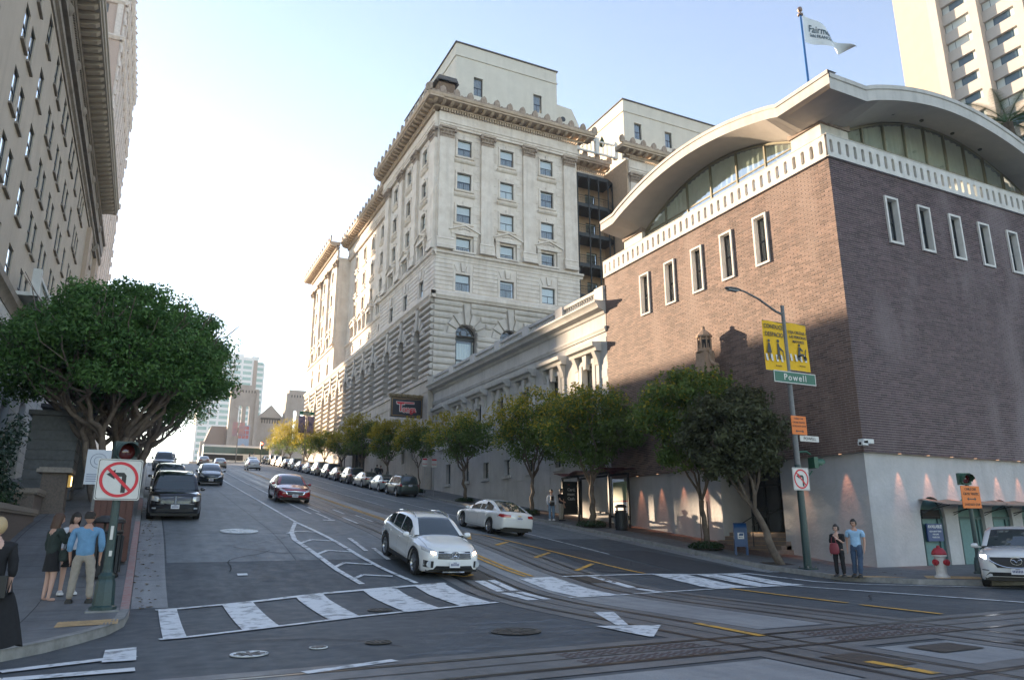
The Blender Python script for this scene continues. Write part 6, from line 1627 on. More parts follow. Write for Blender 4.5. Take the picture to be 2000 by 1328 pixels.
# --- black luxury SUV parked left
def split_grille(root, cast, body):
 g_ = MB()
 for s in (-1, 1):
  for k in range(7):
   pts = []
   for i in range(6):
    x = s * (.05 + .50 * i / 5); z = .72 + k * .042; h, _ = cast((x, z), 'f')
    if h is not None: pts.append((x, h.y - .02, z))
   g_.tube(pts, .009, 4)
 h, _ = cast((0, .85), 'f'); g_.box(-.03, .03, h.y - .05, h.y - .01, .70, 1.03)
 g_.build('grille_bar', M['chrome'], root)
NAV = dict(L=5.27, W=2.0, H=1.98, yf=-1.62, yr=1.42, R=.40, sill=.36, gap=.07, cab=(-1.15, 2.5), roofflat=(-.55, 2.2), tw=.26,
 bot=[(-2.63, .34), (-2.3, .28), (0, .36), (2.3, .34), (2.63, .42)],
 deck=[(-2.63, 1.02), (-2.5, 1.14), (-2.0, 1.20), (-1.1, 1.24), (0, 1.22), (2.4, 1.22), (2.63, 1.1)],
 belt=[(-2.63, .96), (-2.5, 1.06), (-2.0, 1.12), (-1.0, 1.15), (0, 1.17), (2.4, 1.19), (2.63, 1.1)],
 roof=[(-1.15, 1.22), (-.8, 1.62), (-.55, 1.82), (-.1, 1.90), (1.0, 1.92), (2.2, 1.88), (2.38, 1.5), (2.5, 1.22)],
 pillars=(-.85, .15, 1.15), glass=[(-.88, .1), (.18, 1.05), (1.15, 2.1)], doors=(-.95, .15, 1.1), rim='10', plate_f=.60, plate_r=1.0, bulge=.07, tumble=.16, rails='c', hoodseam=True,
 decals=[('grille', 'f', [(-.58, .70), (.58, .70), (.60, 1.02), (-.60, 1.02)], 'car black', .008, 'once'), ('headlight', 'f', [(.63, .80), (.93, .84), (.92, 1.03), (.64, 1.00)], 'lamp clear', .012),
   ('bumper_trim', 'f', [(-.88, .70), (.88, .70), (.88, .72), (-.88, .72)], 'chrome', .012, 'once'), ('bumper_intake', 'f', [(-.7, .40), (.7, .40), (.64, .52), (-.64, .52)], 'car black', .010, 'once'), ('fog_lamp', 'f', [(.70, .50), (.84, .50), (.84, .56), (.70, .56)], 'lamp clear', .012),
   ('tail_light', 'r', [(.74, .9), (.94, .9), (.92, 1.3), (.76, 1.3)], 'lamp red')], extra=[split_grille])
nav = make_car('parked_car', 'big black luxury SUV with chrome split grille parked at the left kerb', paint('paint car black', (.008, .009, .012), .12), NAV, 'cars parked on the left side'); place(nav, 1.08, 32.9, rad(0)); nav.scale = (.92, .93, .88)
# --- red sedan, dark hatchback coming down
SON = dict(SED); SON.update(L=4.85, decals=[('grille', 'f', [(-.42, .44), (.42, .44), (.54, .66), (-.54, .66)], 'chrome', .010, 'once'), ('grille_mesh', 'f', [(-.38, .46), (.38, .46), (.48, .64), (-.48, .64)], 'alloy dark', .014, 'once'), ('headlight', 'f', [(.52, .60), (.84, .66), (.84, .76), (.56, .70)], 'lamp clear', .012),
 ('bumper_intake', 'f', [(-.5, .26), (.5, .26), (.45, .36), (-.45, .36)], 'car black', .010, 'once'), ('fog_lamp', 'f', [(.62, .32), (.80, .36), (.80, .40), (.62, .36)], 'chrome', .012), ('tail_light', 'r', [(.42, .83), (.86, .80), (.86, .95), (.42, .93)], 'lamp red', .012)], extra=[], plate_f=.42, rim='5')
son = make_car('driving_car', 'dark red sedan coming down the hill on the tram tracks', paint('paint car red', (.26, .012, .018), .2), SON); place(son, 7.1, 42.3, rad(-1)); son.scale = (.96, .96, .96)
PRI = dict(L=4.48, W=1.75, H=1.49, yf=-1.3, yr=1.4, R=.315, sill=.22, cab=(-1.25, 2.05), roofflat=(-.15, .75), tw=.19,
 deck=[(-2.24, .72), (-2.1, .82), (-1.7, .93), (-1.25, 1.02), (0, 1.0), (1.7, 1.08), (2.1, 1.08), (2.24, .95)],
 belt=[(-2.24, .64), (-2.1, .72), (-1.6, .84), (-1.0, .90), (0, .94), (1.5, 1.0), (2.1, 1.02), (2.24, .92)],
 roof=[(-1.25, 1.0), (-.7, 1.28), (-.15, 1.45), (.25, 1.49), (.75, 1.46), (1.4, 1.30), (2.05, 1.10)], pillars=(-.7, .2, .98), glass=[(-.85, .15), (.22, .95), (1.0, 1.4)], doors=(-.8, .2, 1.05), rim='10', plate_f=.42, plate_r=.75, bulge=.10, tumble=.22,
 decals=[('headlight', 'f', [(.46, .58), (.76, .66), (.74, .84), (.52, .70)], 'lamp clear', .012), ('bumper_intake', 'f', [(-.5, .26), (.5, .26), (.42, .36), (-.42, .36)], 'car black', .010, 'once'), ('grille', 'f', [(-.3, .60), (.3, .60), (.26, .64), (-.26, .64)], 'car black', .010, 'once'), ('tail_light', 'r', [(.56, .8), (.8, .8), (.8, 1.0), (.6, 1.0)], 'lamp red')])
pri = make_car('driving_car', 'dark slate hatchback driving down in the middle of the left lane', paint('paint car slate', (.025, .035, .045), .2, .3), PRI); place(pri, 4.05, 57.0, rad(-1)); pri.scale = (.96, .96, .96)
# --- ordinary SUV / sedan / wagon bodies reused for the parked rows
SUV = dict(L=4.55, W=1.80, H=1.70, yf=-1.32, yr=1.30, R=.345, sill=.32, cab=(-1.0, 2.12), roofflat=(-.35, 1.75), tw=.21,
 deck=[(-2.27, .86), (-2.1, .96), (-1.7, 1.02), (-1.0, 1.06), (0, 1.02), (2.0, 1.04), (2.27, .95)], belt=[(-2.27, .78), (-2.1, .86), (-1.6, .92), (-1.0, .96), (0, .98), (2.0, 1.02), (2.27, .95)],
 roof=[(-1.0, 1.04), (-.6, 1.42), (-.35, 1.58), (.1, 1.66), (1.0, 1.67), (1.75, 1.62), (1.95, 1.35), (2.12, 1.03)], pillars=(-.62, .2, 1.0), glass=[(-.66, .16), (.22, .95), (1.02, 1.78)], doors=(-.74, .2, 1.05), rim='5', plate_f=.45, plate_r=.92, bulge=.06, rails='b', clad=True,
 decals=[('grille', 'f', [(-.4, .66), (.4, .66), (.4, .80), (-.4, .80)], 'alloy dark', .010, 'once'), ('headlight', 'f', [(.48, .68), (.82, .70), (.82, .84), (.48, .82)], 'lamp clear', .012), ('tail_light', 'r', [(.64, .85), (.86, .83), (.86, 1.06), (.68, 1.04)], 'lamp red', .012), ('tail_light', 's', [(2.0, .86), (2.2, .86), (2.2, 1.02), (2.05, 1.0)], 'lamp red', .01),
   ('rear_bumper', 'r', [(-.78, .42), (.78, .42), (.78, .50), (-.78, .50)], 'car black', .012, 'once')])
fo = make_car('parked_car', 'green-grey estate SUV parked last in the row, nearest the corner', paint('paint car green', (.05, .075, .07), .28, .4), SUV, 'cars parked along the right kerb'); place(fo, 19.1, 59.7, rad(180))
silver = paint('paint car silver', (.32, .33, .33), .28, .5)
S2 = dict(SED); S2.update(L=4.6, W=1.76, rim='5'); S2['extra'] = []
se0 = make_car('parked_car', 'pale silver sedan parked second from the near end of the right row', paint('paint car pale', (.30, .36, .37), .28, .4), S2, 'cars parked along the right kerb'); place(se0, 19.2, 65.2, rad(180))
def recolor(o, col_mat, lab, grp):
 c = copy_tree(o)
 if lab: c['label'] = lab
 if grp: c['group'] = grp
 elif 'group' in c: del c['group']
 return c
def painted(proto, m_, lab, grp, x, y, h, sc=1):
 c = recolor(proto, m_, lab, grp)
 for ch in c.children:
  if ch.name.split('.')[0] in ('body', 'wing_mirror', 'door_handle'):
   for sl2 in ch.material_slots: sl2.link = 'OBJECT'; sl2.material = m_
 place(c, x, y, h)
 if sc != 1: c.scale = (sc, sc, sc)
 return c
GRP = 'cars parked along the right kerb'; pc = lambda n, c, m_=0.2, r_=.25: paint('paint car ' + n, c, r_, m_)
row = [(se0, pc('warm silver', (.36, .35, .32), .5), 'warm silver sedan parked third from the near end of the right row', 72.9), (fo, pc('dark plum', (.05, .03, .035)), 'dark plum SUV with chrome trim parked fourth from the near end of the right row', 78.4),
       (se0, pc('brown', (.13, .08, .06), .3), 'brown sedan parked just uphill of the dark plum SUV', 83.9), (fo, pc('graphite', (.03, .03, .033)), 'graphite SUV parked uphill of the brown sedan', 89.5), (fo, pc('beige', (.33, .29, .24), .4), 'beige SUV parked uphill of the graphite one', 95.1),
       (se0, pc('white two', (.55, .55, .55), 0), 'small white sedan parked uphill of the beige SUV', 100.6), (se0, pc('blue', (.03, .06, .15)), 'blue sedan parked near the middle of the right row', 106.0), (fo, pc('pearl', (.6, .6, .58), 0), 'pearl white SUV parked uphill of the blue sedan', 111.6),
       (se0, pc('black two', (.012, .014, .02)), 'black sedan parked uphill of the pearl white SUV', 117.2), (fo, pc('maroon', (.08, .02, .02)), 'maroon SUV parked fourth from the top of the right row', 122.8), (fo, pc('black three', (.01, .01, .012)), 'black SUV parked third from the top of the right row', 128.4), (fo, pc('navy', (.02, .03, .06)), 'navy SUV parked second from the top of the right row', 134.2), (se0, pc('grey', (.12, .12, .12)), 'grey sedan parked at the very top of the right row', 140.0)]
rr = random.Random(8)
for proto, m_, lab, y in row: painted(proto, m_, lab, GRP, 19.15 + rr.uniform(-.12, .12), y - 2.3, rad(180 + rr.uniform(-1.2, 1.2)))
LG = 'cars parked on the left side'
painted(fo, pc('black four', (.012, .013, .015)), 'dark SUV parked right behind the big black luxury SUV', LG, 1.15, 44.5, 0)
painted(fo, pc('grey two', (.15, .17, .18), .5), 'silver grey SUV parked farther up at the left kerb', LG, 1.35, 78, 0, 1.05)
painted(fo, pc('dark grey', (.06, .065, .07), .3), 'dark grey SUV parked near the crest at the left kerb', LG, 1.6, 104, 0, 1.05)
painted(nav, pc('white van', (.45, .46, .47), .1), 'pale van just showing over the crest on the left', LG, 3.0, 128, 0, .95)
painted(pri, pc('dark two', (.03, .035, .04)), 'small dark hatchback parked at the left kerb below the crest', LG, 1.3, 92, 0)
TG = 'cars driving away near the crest'
painted(pri, pc('white three', (.62, .63, .64), 0), 'white hatchback driving uphill, nearest of the group at the crest', TG, 12.7, 105, rad(180))
painted(se0, pc('silver two', (.40, .38, .34), .4), 'silver sedan driving uphill left of the white hatchback', TG, 9.6, 118, rad(180))
painted(se0, pc('silver three', (.38, .34, .32), .4), 'champagne sedan driving uphill with red lamps, leftmost at the crest', TG, 8.2, 132, rad(180))
painted(se0, pc('gold', (.36, .31, .25), .4), 'tan sedan driving uphill right of the white hatchback', TG, 14.5, 121, rad(180))
# --- coach crossing at the top
bus = thing('coach_bus', 'long coach with green tinted windows crossing at the top of the street', 'bus', (15.3, 151.5, G(15, 151.5)))
b = MB(); b.prism([(-1.25, .35), (1.25, .35), (1.27, 1.3), (1.22, 3.1), (1.05, 3.35), (-1.05, 3.35), (-1.22, 3.1), (-1.27, 1.3)], -6.2, 6.2, 'x'); b.build('body', paint('paint coach', (.55, .56, .54), .3), bus, smooth=30)
b = MB(); b.box(-6.1, 5.7, -1.285, -1.262, 1.75, 2.95); b.box(6.202, 6.22, -1.1, 1.1, 1.5, 3.0); b.build('side_window', mat('coach glass', (.04, .075, .075), .06), bus)
b = MB(); [b.box(-4.4 + i * 1.9, -4.33 + i * 1.9, -1.30, -1.287, 1.75, 2.95) for i in range(6)]; b.box(-6.15, 1, -1.29, -1.265, .5, 1.5); b.build('body_trim', M['car black'], bus)
for x in (-3.9, 3.6):
 for s in (-1, 1):
  t = MB(); t.lathe([(.3, -.14), (.48, -.14), (.5, -.1), (.5, .1), (.48, .14), (.3, .14), (.001, .1)], (x, s * 1.12, .5), 20, axis='y'); t.build('wheel', M['tyre'], bus)
# ------------------------------------------------------------------ trees
leafmat('leaf ficus', (.14, .27, .065), (.035, .10, .028), .38)
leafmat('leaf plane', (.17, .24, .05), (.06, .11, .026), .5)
leafmat('leaf plane sunlit', (.52, .40, .04), (.24, .23, .03), .5)  # sunlit leaf tone put into the colour
leafmat('leaf dusty', (.12, .13, .06), (.05, .06, .03), .4)
mat('bark ficus', (.23, .18, .145), .9, col2=(.12, .095, .08), scale=5, bump=.9, bscale=14)
mat('bark plane', (.17, .13, .095), .9, col2=(.085, .065, .05), scale=4, bump=.9, bscale=12)
mat('soil', (.04, .03, .022), .95, var=.3, bump=.5)
def leaves(mb, c, r, n, size, rr, gold=None, sunfrac=0, shell=.55):
 """n leaves in an ellipsoid clump c with radii r, denser towards the outside"""
 C_ = Vector(c)
 for _ in range(n):
  d = Vector((rr.gauss(0, 1), rr.gauss(0, 1), rr.gauss(0, 1))).normalized(); k = shell + (1 - shell) * rr.random() ** .6
  if rr.random() < .2: k *= rr.random()
  p = C_ + Vector((d.x * r[0], d.y * r[1], d.z * r[2])) * k
  nrm = (d + Vector((rr.gauss(0, .6), rr.gauss(0, .6), rr.gauss(0, .6) + .3))).normalized()
  a = nrm.cross(Vector((rr.gauss(0, 1), rr.gauss(0, 1), rr.gauss(0, 1)))).normalized(); b = nrm.cross(a)
  s = size * rr.uniform(.65, 1.35); q = [p - a * s, p + b * s * .5, p + a * s, p - b * s * .5]
  mb.add(q, [(0, 1, 2, 3)], 1 if (gold is not None and rr.random() < sunfrac(p)) else 0)
def limb(mb, a, b, r0, r1, rr, wob=.12, n=6, seg=8):
 a, b = Vector(a), Vector(b); L_ = (b - a).length; pts = []
 for i in range(n + 1):
  t = i / n; p = a.lerp(b, t) + Vector((rr.uniform(-1, 1), rr.uniform(-1, 1), rr.uniform(-.6, .6))) * (wob * L_ * math.sin(math.pi * t) * .5)
  p.z += L_ * .08 * math.sin(math.pi * t) * -.5; pts.append(p)
 mb.tube(pts, [r0 + (r1 - r0) * i / n for i in range(n + 1)], seg)
 return pts
def shrubbed(parent, x, y, z, r, n, rr, mt='leaf shrub'):
 l = MB(); leaves(l, (x, y, z + .12), (r, r, .22), n, .055, rr); l.build('ground_plants', M[mt], parent, smooth=0, kind='stuff')
# the great ficus on the left pavement
def ficus(label, x, y, rad_, zbot, ztop, nclump, leafn, seed, spread=1.0, dx=0, trunk_detail=True):
 rr = random.Random(seed); z0 = G(x, y) + .12
 o = thing('ficus_tree', label, 'tree', (x, y, z0)); t = MB(); l = MB()
 zb, zt = zbot - z0, ztop - z0; fork = .9
 # several stems leaving the ground in a fan
 tips = []
 for k in range(7 if trunk_detail else 4):
  a = 2 * math.pi * k / (7 if trunk_detail else 4) + rr.uniform(-.3, .3); base = Vector((math.cos(a) * .22, math.sin(a) * .22, 0))
  mid = Vector((math.cos(a) * .9 + dx * .2, math.sin(a) * .9, zb * .62 + rr.uniform(0, .5))); P = limb(t, base, mid, .19, .135, rr, .1, 5)
  for j in range(3):
   a2 = a + (j - 1) * .65 + rr.uniform(-.2, .2); R_ = rad_ * rr.uniform(.42, .62)
   end = Vector((math.cos(a2) * R_ + dx * .6, math.sin(a2) * R_, zb + (zt - zb) * rr.uniform(.12, .38))); P2 = limb(t, P[-1], end, .125, .07, rr, .16, 6)
   for m_ in range(4):
    a3 = a2 + rr.uniform(-.7, .7); R3 = rad_ * rr.uniform(.6, .92)
    e3 = Vector((math.cos(a3) * R3 + dx, math.sin(a3) * R3, zb + (zt - zb) * rr.uniform(.3, .75))); P3 = limb(t, P2[rr.choice([3, 4, 6])], e3, .055, .022, rr, .2, 5, 6); tips.append(e3)
    for q in range(2): e4 = e3 + Vector((rr.uniform(-.9, .9), rr.uniform(-.9, .9), rr.uniform(.1, 1.0))); limb(t, P3[3], e4, .03, .012, rr, .2, 3, 4)
 t.build('trunk', M['bark ficus'], o, smooth=60)
 # crown: a broad dome, flat and open underneath, made of leafy clumps
 for i in range(nclump):
  u = rr.random() ** .5; a = rr.uniform(0, 2 * math.pi); hgt = zb + (zt - zb) * .30
  cx, cy = math.cos(a) * u * rad_ * .93 * spread, math.sin(a) * u * rad_ * .93
  top = (zt - hgt) * math.sqrt(max(0, 1 - (u * .95) ** 2)); lowv = -(zt - zb) * .15 * (1 - u * .2) * (.6 + .7 * u)
  v = rr.random() ** .55; cz = hgt + lowv + (top - lowv) * (v if rr.random() < .75 else rr.random())
  s = rr.uniform(.5, .85) * (rad_ / 4.5)
  leaves(l, (cx + dx, cy, cz - s * .4), (s, s, s * .75), leafn, .085, rr)
 l.build('crown', M['leaf ficus'], o, smooth=0)
 return o
ficus('huge dark green ficus with a fan of bare limbs over the left pavement', -1.7, 37.5, 5.1, 6.9, 12.9, 470, 210, 21)
ficus('second ficus behind the huge one, its low crown edge over parked cars', -1.0, 49, 5.2, 8.2, 13.6, 230, 150, 22, trunk_detail=False)
for i, (y, d) in enumerate(((60, 0), (71, .2))):
 ficus(['third ficus of the left row, mostly hidden by its neighbours', 'fourth and farthest ficus of the left row, low over the road'][i], -1.0 + d, y, 4.9, G(0, y) + 3.3, G(0, y) + 9.0, 110, 110, 30 + i, trunk_detail=False)
# plane trees on the right pavement
def plane(label, x, y, w, ztop, zbot, seed, lean=(0, 0), n=46, ln=150, gold=.35, mt='leaf plane', tr=.11, size=.085):
 rr = random.Random(seed); z0 = G(x, y) + .14; o = thing('plane_tree', label, 'tree', (x, y, z0), group='young street trees on the right pavement'); t = MB(); l = MB()
 zt, zb = ztop - z0, zbot - z0; fk = Vector((lean[0] * .6, lean[1] * .6, zb * .72)); c = Vector((lean[0], lean[1], (zt + zb) / 2)); rx = w / 2
 P = limb(t, (0, 0, -.1), fk, tr * 1.25, tr * .85, rr, .10, 6)
 for k in range(6):
  a = 2 * math.pi * k / 6 + rr.uniform(-.3, .3); e = Vector((c.x + math.cos(a) * rx * .55, c.y + math.sin(a) * rx * .55, zb + (zt - zb) * rr.uniform(.35, .6))); P2 = limb(t, P[-1], e, tr * .55, tr * .26, rr, .15, 5, 6)
  for m_ in range(4):
   e2 = e + Vector((rr.uniform(-1, 1) * rx * .5, rr.uniform(-1, 1) * rx * .5, rr.uniform(.0, .35) * (zt - zb))); limb(t, P2[rr.choice([3, 4, 5])], e2, tr * .22, .012, rr, .15, 4, 5)
 t.build('trunk', M['bark plane'], o, smooth=60)
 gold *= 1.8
 gf = lambda p: gold * max(0, min(1, ((p.z - zb) / (zt - zb) - .35) * 1.6 - (p.x - c.x) / rx * .5 + (p.y - c.y) / rx * .35))  # gold leaves stand in for low sun on crown tops and edges
 w *= 1.22; rx = w / 2; n = int(n * 1.9)
 for i in range(n):
  d = Vector((rr.gauss(0, 1), rr.gauss(0, 1), rr.gauss(0, 1))).normalized(); k = rr.random() ** .42
  p = c + Vector((d.x * rx * .92, d.y * rx * .92, d.z * (zt - zb) * .44)) * k; s = rr.uniform(.30, .58) * w / 3.8
  leaves(l, p, (s, s, s * .8), ln, size, rr, gold=1, sunfrac=gf, shell=.3)
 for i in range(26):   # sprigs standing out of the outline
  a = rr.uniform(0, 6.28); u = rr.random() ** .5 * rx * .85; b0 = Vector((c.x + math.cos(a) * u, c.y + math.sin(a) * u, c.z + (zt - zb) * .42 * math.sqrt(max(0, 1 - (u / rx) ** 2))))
  e = b0 + Vector((rr.uniform(-.15, .15), rr.uniform(-.15, .15), rr.uniform(.2, .55))); leaves(l, b0.lerp(e, .5), (.08, .08, .25), 16, size * .85, rr, gold=1, sunfrac=lambda p: gold * 1.2)
 l.build('crown', [M[mt], M['leaf plane sunlit']], o, smooth=0)
 return o
Tn = ['dusty plane tree with a crooked pale trunk beside the signal pole', 'dark green staked plane tree left of the mailbox', 'broad plane tree standing right behind the bus shelter', 'plane tree with a leaning trunk left of the bus shelter', 'plane tree with a forked trunk by the lower windows of the annex', 'thin young plane tree behind the last parked SUV', 'plane tree under the neon lounge sign', 'large yellowish plane tree uphill of the lounge sign', 'small plane tree with golden edge in the uphill row', 'small dark plane tree beside the garage entrance', 'rounded golden-edged plane tree near the top of the hill', 'bright golden tree at the far top of the right row']
TR = [(21.35, 20.9, 3.5, 7.3, 3.1, (-.7, 1.2), 80, 160, 0, 'leaf dusty', .13), (21.5, 25.2, 4.5, 8.8, 3.6, (0, .1), 76, 190, .10, 'leaf plane', .11), (21.4, 34.0, 5.2, 9.5, 4.7, (0, -.2), 60, 170, .30, 'leaf plane', .15), (21.4, 40.8, 4.9, 10.5, 5.5, (.3, .3), 56, 150, .42, 'leaf plane', .12),
      (21.4, 51.2, 4.9, 10.4, 6.6, (-.3, .2), 52, 130, .5, 'leaf plane', .12), (21.4, 61.5, 3.7, 11.4, 7.6, (-.3, .3), 44, 90, .8, 'leaf plane', .06), (21.4, 71.5, 4.1, 12.4, 8.4, (0, 0), 48, 110, .8, 'leaf plane', .1), (21.4, 81.5, 5.0, 14.6, 9.5, (0, 0), 56, 120, 1.0, 'leaf plane', .11),
      (21.4, 91.0, 3.9, 14.0, 10.4, (0, 0), 40, 90, 1.2, 'leaf plane', .1), (21.4, 101, 3.9, 14.8, 11.4, (0, 0), 40, 80, .5, 'leaf plane', .1), (21.4, 113, 5.2, 17.6, 12.4, (0, 0), 46, 90, 1.4, 'leaf plane', .1), (21.4, 128, 6.4, 20.2, 14.4, (0, 0), 50, 90, 1.8, 'leaf plane', .1)]
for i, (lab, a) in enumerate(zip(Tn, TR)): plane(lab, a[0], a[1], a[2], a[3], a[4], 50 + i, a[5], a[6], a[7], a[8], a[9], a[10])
plane('dark plane tree filling the gap below the golden trees near the top', 21.6, 138, 5.6, 20.0, 14.6, 71, (0, 0), 44, 80, 1.2)
# planting at the feet of the street trees
for i, (x, y, r, lab) in enumerate(((21.5, 25.2, .75, 'low green planting around the foot of the staked tree by the mailbox'), (21.4, 34.0, .85, 'low green planting at the tree behind the bus shelter'), (21.3, 40.9, .7, 'low green planting at the leaning tree left of the shelter'), (21.3, 51.2, .75, 'low green planting under the forked tree by the annex'), (21.3, 61.6, .6, 'small green planting beside the last parked SUV'))):
 o = thing('tree_planting', lab, 'plants', (x, y, G(x, y) + .15)); shrubbed(o, 0, 0, 0, r, 900, R)
 b = MB(); b.lathe([(r * .9, -.03), (r * .95, .01), (.001, .015)], n=14); b.build('soil', M['soil'], o)
b = thing('tree_pit', 'bare square tree pit around the crooked trunk at the corner', 'tree pit', (21.35, 20.9, G(21.35, 20.9) + .146)); q = MB(); q.box(-.5, .5, -.6, .6, -.05, .006); q.build('soil', M['soil'], b, smooth=0)
b.rotation_euler = (math.atan(.105), 0, 0)
st = thing('tree_stake', 'pair of thin stakes tied to the tree by the mailbox', 'stake', (21.5, 25.2, G(21.5, 25.2) + .1)); q = MB(); q.tube([(-.28, -.1, 0), (-.28, -.1, 2.3)], .025, 6); q.tube([(.3, .1, 0), (.3, .1, 2.0)], .025, 6); q.build('post', M['bark plane'], st)
# fallen leaves along the kerbs and round the trees
l = MB(); rr = random.Random(3)
for i in range(700):
 x, y = (rr.choice([rr.gauss(20.2, .25), rr.uniform(20.8, 23.8)]), rr.uniform(17, 60)) if rr.random() < .7 else (rr.gauss(.25, .18), rr.uniform(17, 40))
 a = rr.uniform(0, 6.28); s = rr.uniform(.03, .065); z = G(x, y) + (.165 if x > 20.55 else .02); c_, s_ = math.cos(a) * s, math.sin(a) * s
 l.add([(x - c_, y - s_, z), (x + s_ * .6, y - c_ * .6, z + .012), (x + c_, y + s_, z), (x - s_ * .6, y + c_ * .6, z + .01)], [(0, 1, 2, 3)])
l.build('leaf_litter', mat('dry leaf', (.16, .10, .04), .8, var=.5, scale=3), kind='stuff', smooth=0)
# shrubs against the left hotel, in granite planters
sh = thing('dark_shrub', 'dark glossy shrub above the granite planter at the left edge', 'shrub', (-4.4, 26.5, 2.6)); l = MB(); rr = random.Random(77)
for i in range(46): leaves(l, (rr.uniform(-1.1, .9), rr.uniform(-1.6, 1.6), rr.uniform(-.1, 2.6) * (1 - abs(rr.uniform(-.4, .4)))), (.45, .45, .4), 120, .07, rr)
l.build('foliage', mat('leaf', (1, 1, 1)) if False else leafmat('leaf dark', (.022, .05, .026), (.008, .02, .012), .15), sh, smooth=0)
l = MB(); [limb(l, (0, rr.uniform(-.3, .3), -.9), (rr.uniform(-.7, .7), rr.uniform(-1, 1), rr.uniform(1, 2)), .05, .015, rr) for _ in range(7)]; l.build('stem', M['bark ficus'], sh)
sh = thing('planter_hedge', 'low green hedge filling the granite planter at the left edge', 'hedge', (-3.9, 24.5, 2.25)); l = MB()
for i in range(30): leaves(l, (rr.uniform(-.5, .3), rr.uniform(-2, 2.5), rr.uniform(-.1, .25)), (.35, .35, .2), 90, .05, rr)
l.build('foliage', M['leaf shrub'], sh, smooth=0)
# palm behind the vaulted roof
pm = thing('palm_tree', 'green palm showing over the right end of the vaulted roof', 'palm', (50.6, 25.4, 12)); t = MB(); t.tube([(0, 0, 0), (0, 0, 16.6)], [.35, .3], 10); t.build('trunk', M['bark plane'], pm)
leafmat('leaf palm', (.07, .13, .03), (.03, .07, .015), .3); rr = random.Random(5)
for k in range(26):
 a = 2 * math.pi * k / 26 * 2.4; up = 1.1 - 1.5 * (k / 26); f = MB(); L_ = 4.6; prev = None; pts = []
 for i in range(13):
  s = i / 12; pts.append(Vector((math.cos(a) * L_ * s * math.cos(up * (1 - s * .7)), math.sin(a) * L_ * s * math.cos(up * (1 - s * .7)), 16.6 + L_ * (math.sin(up) * s - .55 * s * s))))
 f.tube(pts, [.03 - .024 * i / 12 for i in range(13)], 4); side = Vector((-math.sin(a), math.cos(a), 0))
 for i in range(60):
  s = .12 + .88 * i / 60; q = s * 12; j = min(11, int(q)); p = pts[j].lerp(pts[j + 1], q - j); d_ = (pts[j + 1] - pts[j]).normalized()
  for sg in (-1, 1):
   e = p + (side * sg * .8 + d_ * .55 + Vector((0, 0, -.25))) * (.62 * math.sin(math.pi * min(1, s * .9 + .12)) + .12); f.add([p, p + d_ * .05, e], [(0, 1, 2)])
 f.build('frond', M['leaf palm'], pm, smooth=0)
# ------------------------------------------------------------------ people
mat('skin', (.42, .24, .17), .55); mat('skin pale', (.50, .31, .24), .55); mat('hair dark', (.018, .013, .010), .6); mat('hair brown', (.07, .035, .02), .6); mat('hair blond', (.42, .30, .16), .6)
mat('leather black', (.012, .012, .012), .5); mat('cloth black', (.010, .010, .012), .9, var=.2, scale=20); mat('cloth green', (.022, .034, .03), .9, var=.3, scale=12, bump=.4, bscale=25); mat('cloth khaki', (.30, .265, .22), .9, var=.12, scale=8, bump=.5, bscale=18)
mat('shirt blue', (.13, .27, .43), .85, var=.10, scale=10, bump=.8, bscale=16); mat('shirt light', (.28, .45, .62), .85, var=.1, scale=10, bump=.6, bscale=16); mat('jeans', (.045, .075, .13), .9, var=.2, scale=12); mat('jeans light', (.16, .24, .34), .9, var=.2, scale=10)
mat('cloth white', (.55, .56, .60), .85, var=.1, scale=10); mat('shoe white', (.62, .62, .62), .7); mat('bag red', (.20, .03, .04), .6); mat('belt', (.03, .02, .015), .6); mat('eye dark', (.02, .015, .012), .3); mat('lip', (.32, .10, .09), .5)
CLD = bpy.data.textures.new('cloth_folds', 'CLOUDS'); CLD.noise_scale = .11; CLD.noise_depth = 3
def skin_mesh(name, V, E_, Rr, m_, parent, sub=2, root_i=0):
 me = bpy.data.meshes.new(name); me.from_pydata([tuple(v) for v in V], E_, []); o = link(name, me, parent)
 sk_ = o.modifiers.new('skin', 'SKIN'); sk_.use_smooth_shade = True
 for i, r_ in enumerate(Rr):
  me.skin_vertices[0].data[i].radius = (r_, r_) if not hasattr(r_, '__len__') else r_
 me.skin_vertices[0].data[root_i].use_root = True
 s_ = o.modifiers.new('sub', 'SUBSURF'); s_.levels = sub; s_.render_levels = sub
 me.materials.append(m_)
 if name in ('shirt', 'top', 'trousers'):
  d_ = o.modifiers.new('folds', 'DISPLACE'); d_.texture = CLD; d_.strength = .035; d_.mid_level = .5; d_.texture_coords = 'LOCAL'; s_.levels = s_.render_levels = 3
 return o
